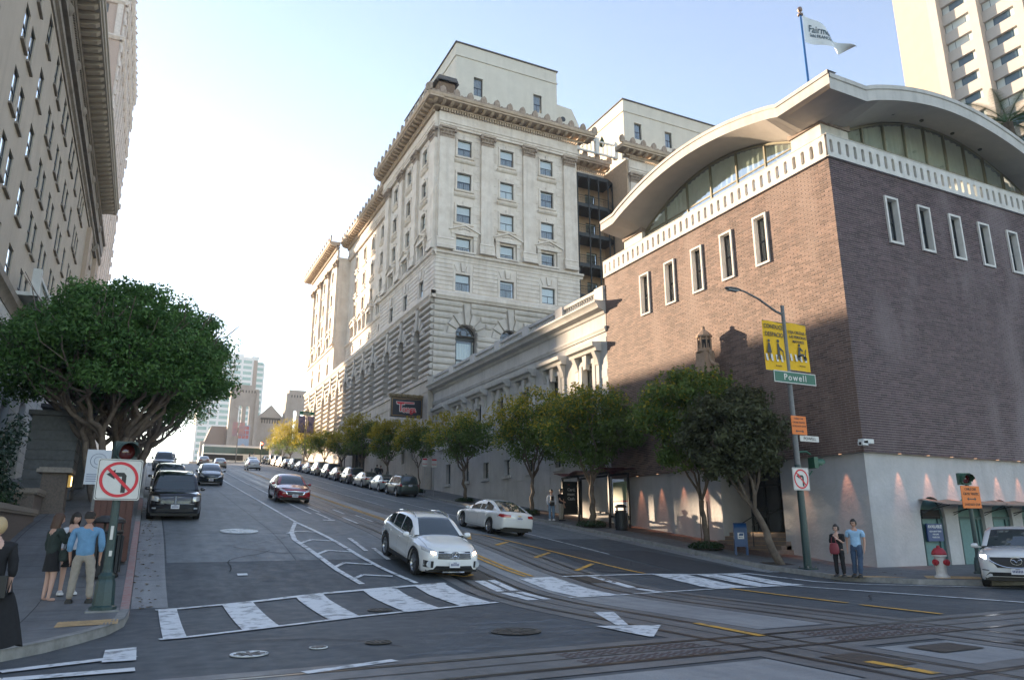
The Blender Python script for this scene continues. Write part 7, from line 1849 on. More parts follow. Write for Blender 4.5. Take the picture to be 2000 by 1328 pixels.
def person(label, x, y, face, H=1.72, female=False, top='shirt blue', bottom='jeans', hair='hair dark', hairlen=0, skin='skin', legs=None, arms=None, sleeve=2, skirt=False, shoes='leather black', bald=False, headturn=0, headtilt=0, group=None, wide=1.0, z=None, lean=0, glasses=False, barefeet=False):
 """face: rotation about z, 0 looks towards -y. arms/legs: dict of joint targets in body space (x right of the viewer facing them, y back, z up; unit = body height)"""
 zg = (G(x, y) + .148) if z is None else z
 o = thing('person', label, 'person', (x, y, zg), face, group); k = H
 sw = (.105 if female else .122) * wide; hwid = .058 if not female else .062
 A = {'L': [(-sw, .0, .785), (-sw - .022, .012, .63), (-sw - .012, -.03, .485)], 'R': [(sw, .0, .785), (sw + .022, .012, .63), (sw + .012, -.03, .485)]}
 if arms: A.update(arms)
 Lg = {'L': [(-hwid, 0, .50), (-hwid - .004, -.01, .275), (-hwid - .006, .012, .045)], 'R': [(hwid, 0, .50), (hwid + .004, -.01, .275), (hwid + .006, .012, .045)]}
 if legs: Lg.update(legs)
 def sc(p): return Vector((p[0] * k, (p[1] + lean * max(0, p[2] - .5)) * k, p[2] * k))
 V = [sc((0, 0, .515)), sc((0, .004, .60)), sc((0, .004, .70)), sc((0, .004, .785)), sc((0, .0, .84)), sc((0, -.006, .875))]
 Rd = [(.080 * wide * k, .058 * k), (.072 * wide * k, .050 * k), (.085 * wide * k, .058 * k), (.085 * wide * k, .05 * k), (.036 * k, .036 * k), (.032 * k, .034 * k)]
 E_ = [(0, 1), (1, 2), (2, 3), (3, 4), (4, 5)]
 idx = {}
 for s in 'LR':
  i0 = len(V); a = A[s]; V += [sc(a[0]), sc(a[1]), sc(a[2])]; Rd += [(.030 * k,) * 2, (.024 * k,) * 2, (.016 * k,) * 2]; E_ += [(3, i0), (i0, i0 + 1), (i0 + 1, i0 + 2)]; idx['a' + s] = i0
  d = (sc(a[2]) - sc(a[1])).normalized(); palm = sc(a[2]) + d * .030 * k; ip = len(V); V.append(palm); Rd.append((.020 * k, .012 * k)); E_.append((i0 + 2, ip))
  side = d.cross(Vector((1, 0, 0))); side = side.normalized() if side.length > .1 else Vector((0, 1, 0)); cu = side.cross(d)
  for fi in range(5):
   off = (fi - 1.7) * .0105 * k; ln = (.032, .046, .050, .046, .036)[fi] * k
   if fi == 0: b0 = palm + side * -.020 * k; tip = b0 + d * .018 * k - side * .016 * k; mid = b0.lerp(tip, .5)
   else: b0 = palm + side * off + d * .014 * k; mid = b0 + d * ln * .5; tip = mid + (d * .85 + cu * .35 * (1 if s == 'R' else -1)).normalized() * ln * .5
   j = len(V); V += [b0, mid, tip]; Rd += [(.0062 * k,) * 2, (.0056 * k,) * 2, (.0045 * k,) * 2]; E_ += [(ip, j), (j, j + 1), (j + 1, j + 2)]
  i0 = len(V); a = Lg[s]; V += [sc(a[0]), sc(a[1]), sc(a[2])]; Rd += [(.050 * k * wide, .052 * k), (.033 * k, .034 * k), (.021 * k, .023 * k)]; E_ += [(0, i0), (i0, i0 + 1), (i0 + 1, i0 + 2)]; idx['l' + s] = i0
  V += [sc((a[2][0], a[2][1] + .004, .020)), sc((a[2][0] * 1.1, a[2][1] - .075, .014))]; Rd += [(.019 * k, .017 * k), (.018 * k, .010 * k)]; E_ += [(i0 + 2, i0 + 3), (i0 + 3, i0 + 4)]
 body = skin_mesh('body', V, E_, Rd, M[skin], o)
 # head with features
 hm = MB(); hc = sc((0, -.012, .938)); hr = .062 * k
 nu, nv = 20, 16
 def hp(u, v):
  th = u * 2 * math.pi; ph = v * math.pi; x_ = math.sin(ph) * math.sin(th); y_ = -math.sin(ph) * math.cos(th); z_ = -math.cos(ph)
  sx_, sy_, sz_ = .80, .98, 1.16
  if z_ < -.1: sx_ *= 1 + (z_ + .1) * .38; sy_ *= 1 + (z_ + .1) * .12
  p = Vector((x_ * sx_, y_ * sy_, z_ * sz_))
  f_ = max(0, -y_)
  p.y -= .24 * math.exp(-((x_ / .14) ** 2)) * math.exp(-(((z_ + .12) / .16) ** 2)) * f_      # nose
  p.y += .07 * math.exp(-(((abs(x_) - .32) / .16) ** 2)) * math.exp(-(((z_ - .06) / .12) ** 2)) * f_   # eye sockets
  p.y -= .07 * math.exp(-((x_ / .3) ** 2)) * math.exp(-(((z_ + .78) / .16) ** 2)) * f_          # chin
  return p
 rot = Matrix.Rotation(headturn, 3, 'Z') @ Matrix.Rotation(headtilt, 3, 'X')
 def hw_(p): return tuple(hc + rot @ (p * hr))
 hm.grid(lambda u, v: hw_(hp(u, v)), nu, nv)
 for s in (-1, 1): hm.add([hw_(Vector((s * .78 + dx_ * s, yy, zz))) for dx_, yy, zz in ((0, -.08, .14), (.12, .05, .2), (.12, .1, -.05), (.02, .0, -.22), (0, .12, 0))], [(0, 1, 2, 3), (0, 4, 1), (1, 4, 2), (2, 4, 3)])
 ho = hm.build('head', M[skin], o, smooth=80)
 em = MB()
 for s in (-1, 1):
  c_ = Vector((s * .30, -.86, .06)); em.add([hw_(c_ + Vector((a, -.02, b))) for a, b in ((-.10, 0), (0, -.045), (.10, 0), (0, .045))], [(0, 1, 2, 3)]); em.add([hw_(c_ + Vector((a, -.05, b + .17))) for a, b in ((-.14, -.03), (.14, -.01), (.13, .03), (-.13, .02))], [(0, 1, 2, 3)])
 em.build('eye', M['eye dark'], ho, smooth=0)
 lm = MB(); lm.add([hw_(Vector((a, -.97, b - .50))) for a, b in ((-.16, 0), (0, -.055), (.16, 0), (0, .04))], [(0, 1, 2, 3)]); lm.build('mouth', M['lip'], ho, smooth=0)
 if glasses:
  g_ = MB()
  for s in (-1, 1): g_.add([hw_(Vector((s * .31 + a, -1.0, .06 + b))) for a, b in ((-.2, .1), (.2, .1), (.17, -.12), (-.17, -.12))], [(0, 1, 2, 3)])
  g_.build('sunglasses', M['leather black'], o, smooth=0)
 # hair
 hb = MB()
 def hairp(u, v):
  th = u * 2 * math.pi; front = math.cos(th)   # 1 at the face
  vmin = .60 if front > .45 else (.40 if front > 0 else .28)
  if bald: vmin = .42 if front < .3 else .60
  v2 = vmin + (1 - vmin) * v if not bald else vmin + (.80 - vmin) * v
  if hairlen and front < .5 and v2 < .5:
   q = (0.5 - v2) / .5;
  p = hp(u, v2); e = 1.10 + .03 * math.sin(th * 9) ; return p * e + Vector((0, .03, .03))
 hb.grid(lambda u, v: hw_(hairp(u, v)), 28, 9)
 if hairlen:
  def hl(u, v):
   th = math.pi * (.30 + 1.40 * u); w_ = .88 + .12 * math.sin(v * 3); return Vector((math.sin(th) * (w_ + .05 * math.sin(u * 30)), -math.cos(th) * .95 + .12 + v * .12, .55 - v * (hairlen / .062)))
  hb.grid(lambda u, v: hw_(hl(u, v)), 26, 8)
 hb.build('hair', M[hair], o, smooth=80)
 # clothes: slightly fuller skins over the same joints
 g = .010 * k; iA = {s: idx['a' + s] for s in 'LR'}; tv = [V[0] + Vector((0, 0, -.045 * k)), V[1], V[2], V[3], V[3] + Vector((0, 0, .058 * k))]; tr_ = [(Rd[0][0] + g * 1.9, Rd[0][1] + g * 2.0), (Rd[1][0] + g * 2.1, Rd[1][1] + g * 2.2), (Rd[2][0] + g, Rd[2][1] + g), (Rd[3][0] + g, Rd[3][1] + g), (.054 * k, .050 * k)]
 te = [(0, 1), (1, 2), (2, 3), (3, 4)]
 for s in 'LR':
  j = len(tv); tv.append(V[iA[s]]); tr_.append((Rd[iA[s]][0] + g * 1.25,) * 2); te.append((3, j))
  if sleeve >= .5: e_ = V[iA[s]].lerp(V[iA[s] + 1], 1 if sleeve >= 1 else .65); tv.append(e_); tr_.append((Rd[iA[s] + 1][0] + g * 1.6,) * 2); te.append((j, j + 1))
  if sleeve >= 2: e_ = V[iA[s] + 1].lerp(V[iA[s] + 2], .92 if sleeve > 2 else .55); tv.append(e_); tr_.append((Rd[iA[s] + 2][0] + g * .9,) * 2); te.append((j + 1, j + 2))
 skin_mesh('shirt' if not female else 'top', tv, te, tr_, M[top], o)
 if skirt:
  sk_ = MB(); n = 20; rows = [(.60, .078, .056), (.54, .088, .066), (.47, .094, .072), (.40, .098, .078), (.335, .104, .084)]
  vs = [tuple(sc((rx * wide * math.cos(2 * math.pi * i / n) * (1 + (.03 * math.sin(i * 2.5)) * (ri / 4)), ry * math.sin(2 * math.pi * i / n), z_))) for ri, (z_, rx, ry) in enumerate(rows) for i in range(n)]
  sk_.add(vs, [(r_ * n + i, r_ * n + (i + 1) % n, (r_ + 1) * n + (i + 1) % n, (r_ + 1) * n + i) for r_ in range(4) for i in range(n)]); sk_.build('skirt', M[bottom], o, smooth=80)
 else:
  tv = [V[0] + Vector((0, 0, .085 * k)), V[0]]; tr_ = [(Rd[0][0] + g * .4, Rd[0][1] + g * .7), (Rd[0][0] + g * .7, Rd[0][1] + g)]; te = [(0, 1)]
  for s in 'LR':
   i0 = idx['l' + s]; j = len(tv); tv += [V[i0], V[i0 + 1], V[i0 + 2]]; tr_ += [(Rd[i0][0] + g * .9, Rd[i0][1] + g * .9), (Rd[i0 + 1][0] + g * 1.3,) * 2, (Rd[i0 + 2][0] + g * 1.7,) * 2]; te += [(1, j), (j, j + 1), (j + 1, j + 2)]
  skin_mesh('trousers', tv, te, tr_, M[bottom], o, root_i=1)
  b_ = MB(); b_.lathe([(.094 * k * wide, .575 * k), (.094 * k * wide, .592 * k)], n=18); b_.v = [(a, c * .72, d) for a, c, d in b_.v]
 if not barefeet:
  for s in 'LR':
   i0 = idx['l' + s]; a_, b2 = V[i0 + 3], V[i0 + 4]; f = MB(); dd = (b2 - a_); dd.z = 0; L_ = dd.length + .052 * k; ang = math.atan2(dd.y, dd.x)
   pr = [(-.026, .025), (-.02, .034), (.03, .036), (.08, .040), (.118, .028), (.128, .012)]
   mx = Matrix.Translation((a_.x, a_.y, 0)) @ Matrix.Rotation(ang, 4, 'Z'); vs = []
   for t_, w_ in pr:
    for zz, ww in ((0.002, 1), (.02, 1.02), (.034 if t_ > .07 else .052, .62)): vs += [tuple(mx @ Vector((t_ * k, w_ * k * ww, zz * k))), tuple(mx @ Vector((t_ * k, -w_ * k * ww, zz * k)))]
   fs = []
   for i in range(5):
    o_ = i * 6; p_ = o_ + 6
    for a2, b3 in ((0, 2), (2, 4), (4, 5), (5, 3), (3, 1), (1, 0)): fs.append((o_ + a2, o_ + b3, p_ + b3, p_ + a2))
   fs += [(0, 2, 4, 5, 3, 1), (30, 32, 34, 35, 33, 31)]
   f.add(vs, fs); f.build('shoe', M[shoes], o, smooth=60)
 return o, sc
def bag(parent, c, s, m_, nm='handbag', strap=None):
 b = MB(); b.lathe([(.001, -.5), (.36, -.5), (.5, -.38), (.52, 0), (.42, .42), (.2, .5), (.001, .5)], n=14); b.v = [(c[0] + a * s[0], c[1] + d * s[1], c[2] + e * s[2]) for a, d, e in b.v]
 o = thing(nm, parent[0], 'bag', parent[1], parent[2]); b.build('body', M[m_], o)
 if strap: t = MB(); t.tube(strap, .012, 5); t.build('strap', M[m_], o)
 return o
# group on the left pavement
man, sc_ = person('balding man seen from behind in blue shirt and khaki trousers, by the signal pole', -.92, 17.35, rad(172), 1.74, top='shirt blue', bottom='cloth khaki', wide=1.14, bald=True, headturn=rad(-28), skin='skin', legs={'L': [(-.062, 0, .50), (-.085, -.005, .275), (-.10, .012, .045)], 'R': [(.062, 0, .50), (.085, -.005, .275), (.10, .012, .045)]}, sleeve=2.0)
b = MB(); b.lathe([(.127, 1.0), (.127, 1.03)], n=20); b.v = [(a, c * .74, d) for a, c, d in b.v]; b.build('belt', M['belt'], man)
wom, _ = person('woman with long brown hair in a dark green jacket and black skirt, hand on cheek', -1.5, 17.75, rad(118), 1.66, True, top='cloth green', bottom='cloth black', hair='hair brown', hairlen=.15, skirt=True, skin='skin pale', sleeve=3, wide=1.15, barefeet=True, headtilt=rad(8), arms={'L': [(-.11, 0, .80), (-.10, -.09, .66), (-.05, -.135, .80)]})
bag(('grey-green shoulder bag hanging at the hip of the woman in the green jacket', (-1.33, 17.62, G(-1.4, 17.7) + .15), rad(120)), (0, -.02, .86), (.26, .14, .22), 'cloth green', 'shoulder_bag', [(-.10, 0, .94), (-.16, 0, 1.2), (0, .05, 1.36), (.12, .02, 1.15), (.1, 0, .94)])
person('young woman with long dark hair in a pale top, facing the camera between two others', -1.22, 18.3, rad(12), 1.62, True, top='cloth white', bottom='cloth black', hair='hair dark', hairlen=.14, skirt=True, skin='skin pale', shoes='shoe white', sleeve=2, headtilt=rad(14), headturn=rad(15))
bl, _ = person('blond woman in black top walking at the left edge of the picture', -1.62, 11.6, rad(178), 1.62, True, top='cloth black', bottom='cloth black', hair='hair blond', hairlen=.0, skin='skin pale', wide=1.1, sleeve=2, z=.15, legs={'L': [(-.06, 0, .50), (-.06, .03, .275), (-.06, .09, .05)], 'R': [(.06, 0, .50), (.06, -.06, .28), (.06, -.06, .045)]}, arms={'R': [(.11, 0, .80), (.15, .01, .64), (.165, -.02, .49)]})
b = MB(); b.lathe([(.112, .965), (.118, 1.0), (.112, 1.03)], n=20); b.v = [(a, c * .74, d) for a, c, d in b.v]; b.build('belt', M['shoe white'], bl)
cb = MB(); cb.grid(lambda u, v: ((math.cos(u * 6.283) * (.05 + .17 * v ** .8)) * (1 + .06 * math.sin(u * 25)), math.sin(u * 6.283) * (.03 + .08 * v ** .8), -.62 * v - .02 * math.sin(u * 19)), 30, 10)
o = thing('cloth_bag', 'large black sagging cloth bag carried by the blond woman', 'bag', (-1.38, 11.5, .86)); cb.build('body', M['cloth black'], o, smooth=80); cb = MB(); cb.tube([(-.03, 0, -.02), (0, 0, .16), (.03, 0, -.02)], .012, 5); cb.build('handle', M['cloth black'], o)
o = thing('shoulder_bag', 'black shoulder bag on a long strap worn by the blond woman', 'bag', (-1.5, 11.4, 1.0)); cb = MB(); cb.box(-.09, .09, -.05, .04, -.18, .08); cb.build('body', M['leather black'], o); cb = MB(); cb.tube([(-.02, -.06, .05), (-.06, -.12, .3), (-.1, -.05, .45)], .01, 4); cb.build('strap', M['leather black'], o)
# couple at the right corner
person('tall man in light blue short sleeved shirt, jeans and sunglasses at the right corner', 20.5, 16.9, rad(-62), 1.76, top='shirt light', bottom='jeans', sleeve=.6, glasses=True, wide=1.05, headturn=rad(-10), legs={'L': [(-.055, 0, .50), (-.06, .01, .275), (-.075, .03, .045)], 'R': [(.055, 0, .50), (.05, -.02, .275), (.03, -.03, .045)]})
person('woman all in black with sunglasses standing in front of the tall man', 20.15, 17.3, rad(-72), 1.60, True, top='cloth black', bottom='cloth black', hair='hair dark', hairlen=.08, skin='skin pale', sleeve=1.0, glasses=True, wide=1.12, arms={'R': [(.11, 0, .80), (.13, -.03, .65), (.06, -.10, .72)]})
bag(('dark red handbag held by the woman in black at the right corner', (19.92, 17.25, .16), rad(-70)), (0, 0, .86), (.30, .13, .34), 'bag red', 'handbag', [(-.08, 0, 1.0), (-.05, 0, 1.2), (.05, 0, 1.2), (.08, 0, 1.0)])
# waiting by the shelter
person('pedestrian in pale hoodie, light jeans and dark vest left of the bus shelter', 20.85, 37.3, rad(-20), 1.70, top='cloth white', bottom='jeans light', hair='hair dark', sleeve=3, shoes='shoe white')
o = thing('cross_body_bag', 'black cross-body bag worn by the pedestrian in the pale hoodie', 'bag', (20.78, 37.12, G(20.8, 37.2) + .15)); cb = MB(); cb.box(-.13, .13, -.06, .03, .82, 1.02); cb.box(-.09, .09, -.06, .0, 1.1, 1.35); cb.build('body', M['leather black'], o); cb = MB(); cb.tube([(-.12, 0, 1.0), (.0, -.06, 1.2), (.12, 0, 1.4)], .014, 4); cb.build('strap', M['leather black'], o)
person('pedestrian in black shirt and tan trousers leaning by the bus shelter', 21.3, 37.0, rad(30), 1.78, top='cloth black', bottom='cloth khaki', sleeve=.7, wide=1.1, arms={'L': [(-.12, 0, .80), (-.13, -.04, .65), (-.03, -.10, .60)]})
for i, (x, y, f_, tp, bt, lb) in enumerate(((22.6, 78, 10, 'cloth black', 'jeans', 'distant walker in black behind the parked cars'), (22.9, 80.5, 190, 'cloth green', 'cloth black', 'distant walker in dark green by the garage entrance'), (22.4, 96, 10, 'cloth khaki', 'jeans', 'distant walker in tan far up the right pavement'), (16.4, 141, 90, 'cloth black', 'cloth black', 'distant person in dark clothes crossing in front of the coach'), (17.2, 142, 90, 'cloth white', 'jeans', 'distant person in pale clothes crossing in front of the coach'), (-2.4, 50, 180, 'cloth black', 'jeans', 'figure mostly hidden behind the white poster on the left pavement'))):
 person(lb, x, y, rad(f_), 1.72, top=tp, bottom=bt)
# ------------------------------------------------------------------ street furniture
mat('pole green', (.018, .045, .045), .4, var=.2, scale=20); mat('pole steel', (.14, .14, .14), .5, var=.2, scale=12); mat('signal green', (.025, .09, .055), .45); mat('sign white', (.58, .56, .52), .55, var=.06, scale=6); mat('sign red', (.55, .015, .03), .5); mat('sign black', (.015, .015, .015), .5)
mat('sign green', (.003, .10, .055), .45); mat('banner yellow', (.72, .42, .012), .8, var=.06, scale=5); mat('sign orange', (.66, .15, .006), .5); mat('utility brown', (.085, .035, .025), .7, var=.2, scale=4); mat('lens red off', (.10, .012, .012), .2, coat=1); mat('brass', (.50, .30, .10), .3, metal=.9); mat('mail blue', (.008, .045, .13), .4); mat('hydrant white', (.55, .53, .50), .6, var=.15, scale=8); mat('hydrant red', (.33, .02, .03), .5)
def noleft(parent, w, rot_z, c):
 """square white plate, red ring and slash over a black left-turn arrow"""
 root = link('sign_plate', None, parent) if False else None
 h = w / 2; p = MB(); rnd = []
 for cx, cz, a0 in ((h - .04, h - .04, 0), (-h + .04, h - .04, 90), (-h + .04, -h + .04, 180), (h - .04, -h + .04, 270)):
  rnd += [(cx + .04 * math.cos(rad(a0 + i * 30)), cz + .04 * math.sin(rad(a0 + i * 30))) for i in range(4)]
 p.prism(rnd, 0, .012, 'y'); mx = Matrix.Translation(c) @ Matrix.Rotation(rot_z, 4, 'Z')
 def put(mb, nm, m_):
  o = mb.build(nm, m_, parent, smooth=30); o.matrix_basis = mx; return o
 pl = put(p, 'sign_plate', M['sign white'])
 b = MB(); s = .96
 for i in range(len(rnd)):
  a, d = rnd[i], rnd[(i + 1) % len(rnd)]; b.quad((a[0] * s, -.003, a[1] * s), (d[0] * s, -.003, d[1] * s), (d[0] * (s - .025), -.003, d[1] * (s - .025)), (a[0] * (s - .025), -.003, a[1] * (s - .025)))
 k = w
 b.add([(x * k, -.004, z * k) for x, z in ((.06, -.32), (.16, -.32), (.16, .10), (.10, .17), (-.10, .17), (-.10, .07), (.06, .07))], [(0, 1, 2, 3, 4, 5, 6)]); b.add([(x * k, -.004, z * k) for x, z in ((-.10, .24), (-.29, .12), (-.10, .0))], [(0, 1, 2)])
 put(b, 'arrow', M['sign black'])
 r_ = MB(); n = 32; r0, r1 = .365 * k, .435 * k
 r_.add([(r0 * math.cos(2 * math.pi * i / n), -.006, r0 * math.sin(2 * math.pi * i / n)) for i in range(n)] + [(r1 * math.cos(2 * math.pi * i / n), -.006, r1 * math.sin(2 * math.pi * i / n)) for i in range(n)], [(i, (i + 1) % n, n + (i + 1) % n, n + i) for i in range(n)])
 q = .038 * k; d = .27 * k; r_.add([(-d - q * .7, -.0065, d - q * .7), (-d + q * .7, -.0065, d + q * .7), (d + q * .7, -.0065, -d + q * .7), (d - q * .7, -.0065, -d - q * .7)], [(0, 1, 2, 3)])
 put(r_, 'prohibition_ring', M['sign red'])
def signal_head(parent, c, rz, m_, lens, r=.17, visor=True):
 mx = Matrix.Translation(c) @ Matrix.Rotation(rz, 4, 'Z')
 b = MB(); b.lathe([(.001, .14), (.13, .13), (.19, .04), (.2, -.03), (.2, -.06), (.17, -.06), (.165, .0), (.001, .0)], n=18, axis='y'); b.box(-.2, .2, .0, .16, -.2, .2)
 o = b.build('signal_housing', M[m_], parent, smooth=40); o.matrix_basis = mx
 v = MB(); n = 16
 v.add([((.175) * math.cos(rad(-30 + 240 * i / n)), -.06, .175 * math.sin(rad(-30 + 240 * i / n))) for i in range(n + 1)] + [((.175) * math.cos(rad(-30 + 240 * i / n)), -.06 - .24 * (1 if .12 < i / n < .88 else .5), .175 * math.sin(rad(-30 + 240 * i / n)) - .02) for i in range(n + 1)], [(i, i + 1, n + 2 + i, n + 1 + i) for i in range(n)])
 v2 = v.build('visor', M[m_], parent, smooth=60); v2.matrix_basis = mx
 l = MB(); l.lathe([(.001, -.05), (.1, -.04), (.155, -.01), (.155, .0), (.001, .0)], n=18, axis='y'); l = l.build('lens', M[lens], parent); l.matrix_basis = mx
def pole_base(parent, h=.62, w=.17):
 b = MB(); P = [(w * 1.35, 0), (w * 1.35, .05), (w * 1.1, .08), (w * .95, h * .8), (w * .8, h * .9), (w * .82, h), (w * .55, h + .06), (w * .5, h + .12)]
 b.lathe(P, n=8); b.build('pole_base', M['pole green'], parent, smooth=20)
 f = MB(); f.box(-w * 1.6, w * 1.6, -w * 1.6, w * 1.6, -.06, .0); f.build('footing', M['kerb'], parent)
# left signal
px_, py2 = -.46, 16.25; zz = G(px_, py2) + .16
sg = thing('traffic_signal', 'short green signal post with dark round lens and no-left-turn sign at left corner', 'traffic signal', (px_, py2, zz))
pole_base(sg, .60, .17); p = MB(); p.tube([(0, 0, .6), (0, 0, 2.75)], [.085, .06], 10); p.build('pole', M['pole green'], sg)
noleft(sg, .77, rad(6), (.0, -.14, 2.36)); signal_head(sg, (.06, .02, 2.90), rad(14), 'pole green', 'lens red off')
b = MB(); b.tube([(0, 0, 2.6), (.05, .0, 2.75)], .04, 6); b.box(-.1, .1, -.13, .0, 2.1, 2.13); b.box(-.1, .1, -.13, 0, 2.55, 2.58); b.build('bracket', M['pole green'], sg)
b = MB(); b.box(-.03, .02, -.10, -.085, 1.25, 1.5); b.box(-.01, .04, -.095, -.085, .95, 1.05); split(b, 'sticker', M['sign white'], sg) if False else b.build('sticker', M['sign white'], sg, kind='stuff')
# brown cabinet kiosk behind it, bin, poster
kb = thing('wooden_kiosk', 'tall narrow brown boarded kiosk at the kerb behind the signal', 'kiosk', (-.66, 21.9, G(-.6, 21.9) + .14))
for i in range(6): b = MB(); b.box(-.42 + i * .142, -.42 + i * .142 + .134, -.5, -.47, 0, 1.78); b.build('plank', M['utility brown'], kb)
b = MB(); b.box(-.42, .42, -.465, .5, 0, 1.78); b.build('body', M['utility brown'], kb); b = MB(); b.box(-.46, .46, -.53, .54, 1.78, 1.84); b.build('roof', M['utility brown'], kb)
b = MB(); [b.box(.422, .44, -.45 + i * .24, -.45 + i * .24 + .225, .02, 1.76) for i in range(4)]; b.build('side_board', M['utility brown'], kb)
def litter_bin(label, x, y, s=1.0, group=None):
 o = thing('litter_bin', label, 'litter bin', (x, y, G(x, y) + .15), .3, group)
 b = MB(); b.lathe([(.29, 0), (.31, .04), (.29, .07), (.29, .9), (.32, .93), (.30, .97), (.2, .97)], n=16); b.v = [(a * s, c * s, d * s) for a, c, d in b.v]; b.build('body', M['sign black'], o)
 for i in range(18):
  a = 2 * math.pi * i / 18; sl_ = MB(); sl_.box(.295, .325, -.035, .035, .1, .86, 0, Matrix.Rotation(a, 4, 'Z')); sl_.v = [(q * s, c * s, d * s) for q, c, d in sl_.v]; sl_.build('slat', M['iron'], o, smooth=0)
 b = MB(); b.lathe([(.16, 1.28), (.31, 1.20), (.33, 1.14), (.30, 1.12), (.001, 1.12)], n=16); [b.box(.26, .29, -.02, .02, .95, 1.15, 0, Matrix.Rotation(k * 1.57, 4, 'Z')) for k in range(4)]; b.v = [(q * s, c * s, d * s) for q, c, d in b.v]; b.build('lid', M['sign black'], o)
 return o
litter_bin('black slatted bin behind the signal post on the left', -.66, 20.0, 1.08)
litter_bin('black bin with domed lid right of the bus shelter', 22.2, 32.4, 1.0)
ps = thing('street_poster', 'white map poster on a post behind the no-left-turn sign', 'poster', (-1.62, 31, G(-1.6, 31) + .15)); b = MB(); b.box(-.39, .39, -.03, .03, 1.1, 2.35); b.build('board', mat('poster white', (.60, .63, .68), .6), ps)
b = MB(); b.box(-.05, .05, -.02, .05, 0, 1.1); b.build('post', M['pole steel'], ps)
b = MB(); b.tube([(.26 * math.cos(a * .4), -.035, 1.95 + .26 * math.sin(a * .4)) for a in range(17)], .012, 3); b.tube([(.14 * math.cos(a * .4), -.035, 1.95 + .14 * math.sin(a * .4)) for a in range(17)], .01, 3); [b.box(-.33, .0 + .08 * i, -.036, -.032, 1.2 + .08 * i, 1.23 + .08 * i) for i in range(4)]; b.build('map_drawing', mat('map ink', (.25, .28, .38), .7), ps)
# granite planter walls and the pier with the brass lamp
gw = thing('granite_planter', 'brown granite planter wall with pale coping at the left edge', 'wall', (-3.3, 23, 0)); gw.location.z = 0
def gbox(x0, x1, y0, y1, z1, nm, mt, cop=True):
 b = MB(); b.box(x0, x1, y0, y1, -.3, z1); b.build(nm, M[mt], gw, world=True)
 if cop: b = MB(); b.box(x0 - .08, x1 + .1, y0 - .08, y1 + .08, z1, z1 + .14); b.prism([(y0 - .05, z1 - .06), (y1 + .05, z1 - .06), (y1 + .08, z1 - .001), (y0 - .08, z1 - .001)], x0 - .05, x1 + .07, 'x'); b.build('coping', mat('granite coping', (.19, .16, .13), .7, var=.2, scale=15), gw, world=True)
gbox(-5.5, -3.15, 20, 29.0, 2.15, 'lower_wall', 'granite brown'); gbox(-5.2, -3.25, 29.15, 31.5, 2.85, 'upper_wall', 'granite brown')
pi_ = thing('granite_pier', 'square granite pier with broad cap and a glowing brass lamp', 'pier', (-2.95, 32.2, G(-3, 32.2)))
b = MB(); b.box(-.45, .35, -.5, .5, 0, 1.55); b.box(-.5, .4, -.55, .55, 0, .2); b.build('shaft', M['granite brown'], pi_, smooth=0); b = MB(); b.box(-.62, .52, -.66, .66, 1.55, 1.68); b.box(-.55, .45, -.6, .6, 1.68, 1.74); b.build('cap', mat('granite cap', (.22, .19, .16), .6, var=.2, scale=12), pi_)
b = MB(); b.box(.36, .46, -.16, .16, 1.05, 1.5); b.build('brass_lamp', M['brass'], pi_); b = MB(); b.box(.462, .475, -.11, .11, 1.1, 1.45); b.build('lamp_glass', mat('lamp warm', (.9, .6, .2), .3, emit=(1, .62, .22), estr=1.6), pi_)
for i, (x, y, w, h, lb) in enumerate(((-3.6, 38.5, 1.1, 3.6, 'near dark banded stone pier of the hotel gateway'), (-3.9, 47, 1.4, 4.2, 'far dark banded stone pier of the hotel gateway'))):
 o = thing('gate_pier', lb, 'pier', (x, y, G(x, y) + .1)); b = MB(); b.box(-w, w * .6, -1, 1, 0, h)
 b.build('core', M['granite dark'], o, smooth=0); k = int(h / .42)
 for j in range(k): b = MB(); b.box(-w - .04, w * .6 + .04, -1.04, 1.04, j * .42 + .02, j * .42 + .4); b.build('stone', M['granite dark'], o, smooth=0)
 b = MB(); b.box(-w - .15, w * .6 + .15, -1.15, 1.15, h, h + .2); b.build('cap', M['granite dark'], o)
aw = thing('domed_awning', 'dark rounded awning dome at the left edge above the shrub', 'awning', (-5.6, 26.5, 5.6)); b = MB(); b.lathe([(1.15, -1.1), (1.2, -.6), (1.15, 0), (.9, .7), (.5, 1.1), (.001, 1.25)], n=20); b.v = [(a, c * 1.3, d) for a, c, d in b.v]; b.build('canvas', mat('awning cloth', (.012, .022, .03), .6), aw); b = MB(); b.lathe([(1.16, -1.35), (1.2, -1.1), (1.1, -1.1)], n=20); b.v = [(a, c * 1.3, d) for a, c, d in b.v]; b.build('trim', mat('awning trim', (.12, .05, .04), .8), aw)
# right signal and lamp pole
X_, Y_ = 21.12, 19.5; zz = G(X_, Y_) + .15
lp = thing('street_lamp', 'tall street lamp pole at the right corner with signs, signal and curved arm', 'street lamp', (X_, Y_, zz))
b = MB(); b.tube([(0, 0, 0), (0, 0, 3.6)], [.14, .115], 12); b.box(-.24, .24, -.24, .24, -.02, .03); b.build('pole_base', M['pole green'], lp); b = MB(); b.tube([(0, 0, 3.6), (0, 0, 9.6)], [.105, .07], 12); b.build('pole', M['pole steel'], lp)
for sx in (-1, 1):
 for sy in (-1, 1): q = MB(); q.lathe([(.03, 0), (.03, .07), (.001, .08)], (sx * .19, sy * .19, .03), 6); q.build('anchor_bolt', M['pole steel'], lp)
b = MB(); b.tube([(0, 0, 9.25), (-.35, 0, 9.33), (-1.2, 0, 9.72), (-1.9, 0, 9.92), (-2.2, 0, 9.93)], [.05, .045, .04, .035, .03], 8); b.build('lamp_arm', M['pole steel'], lp)
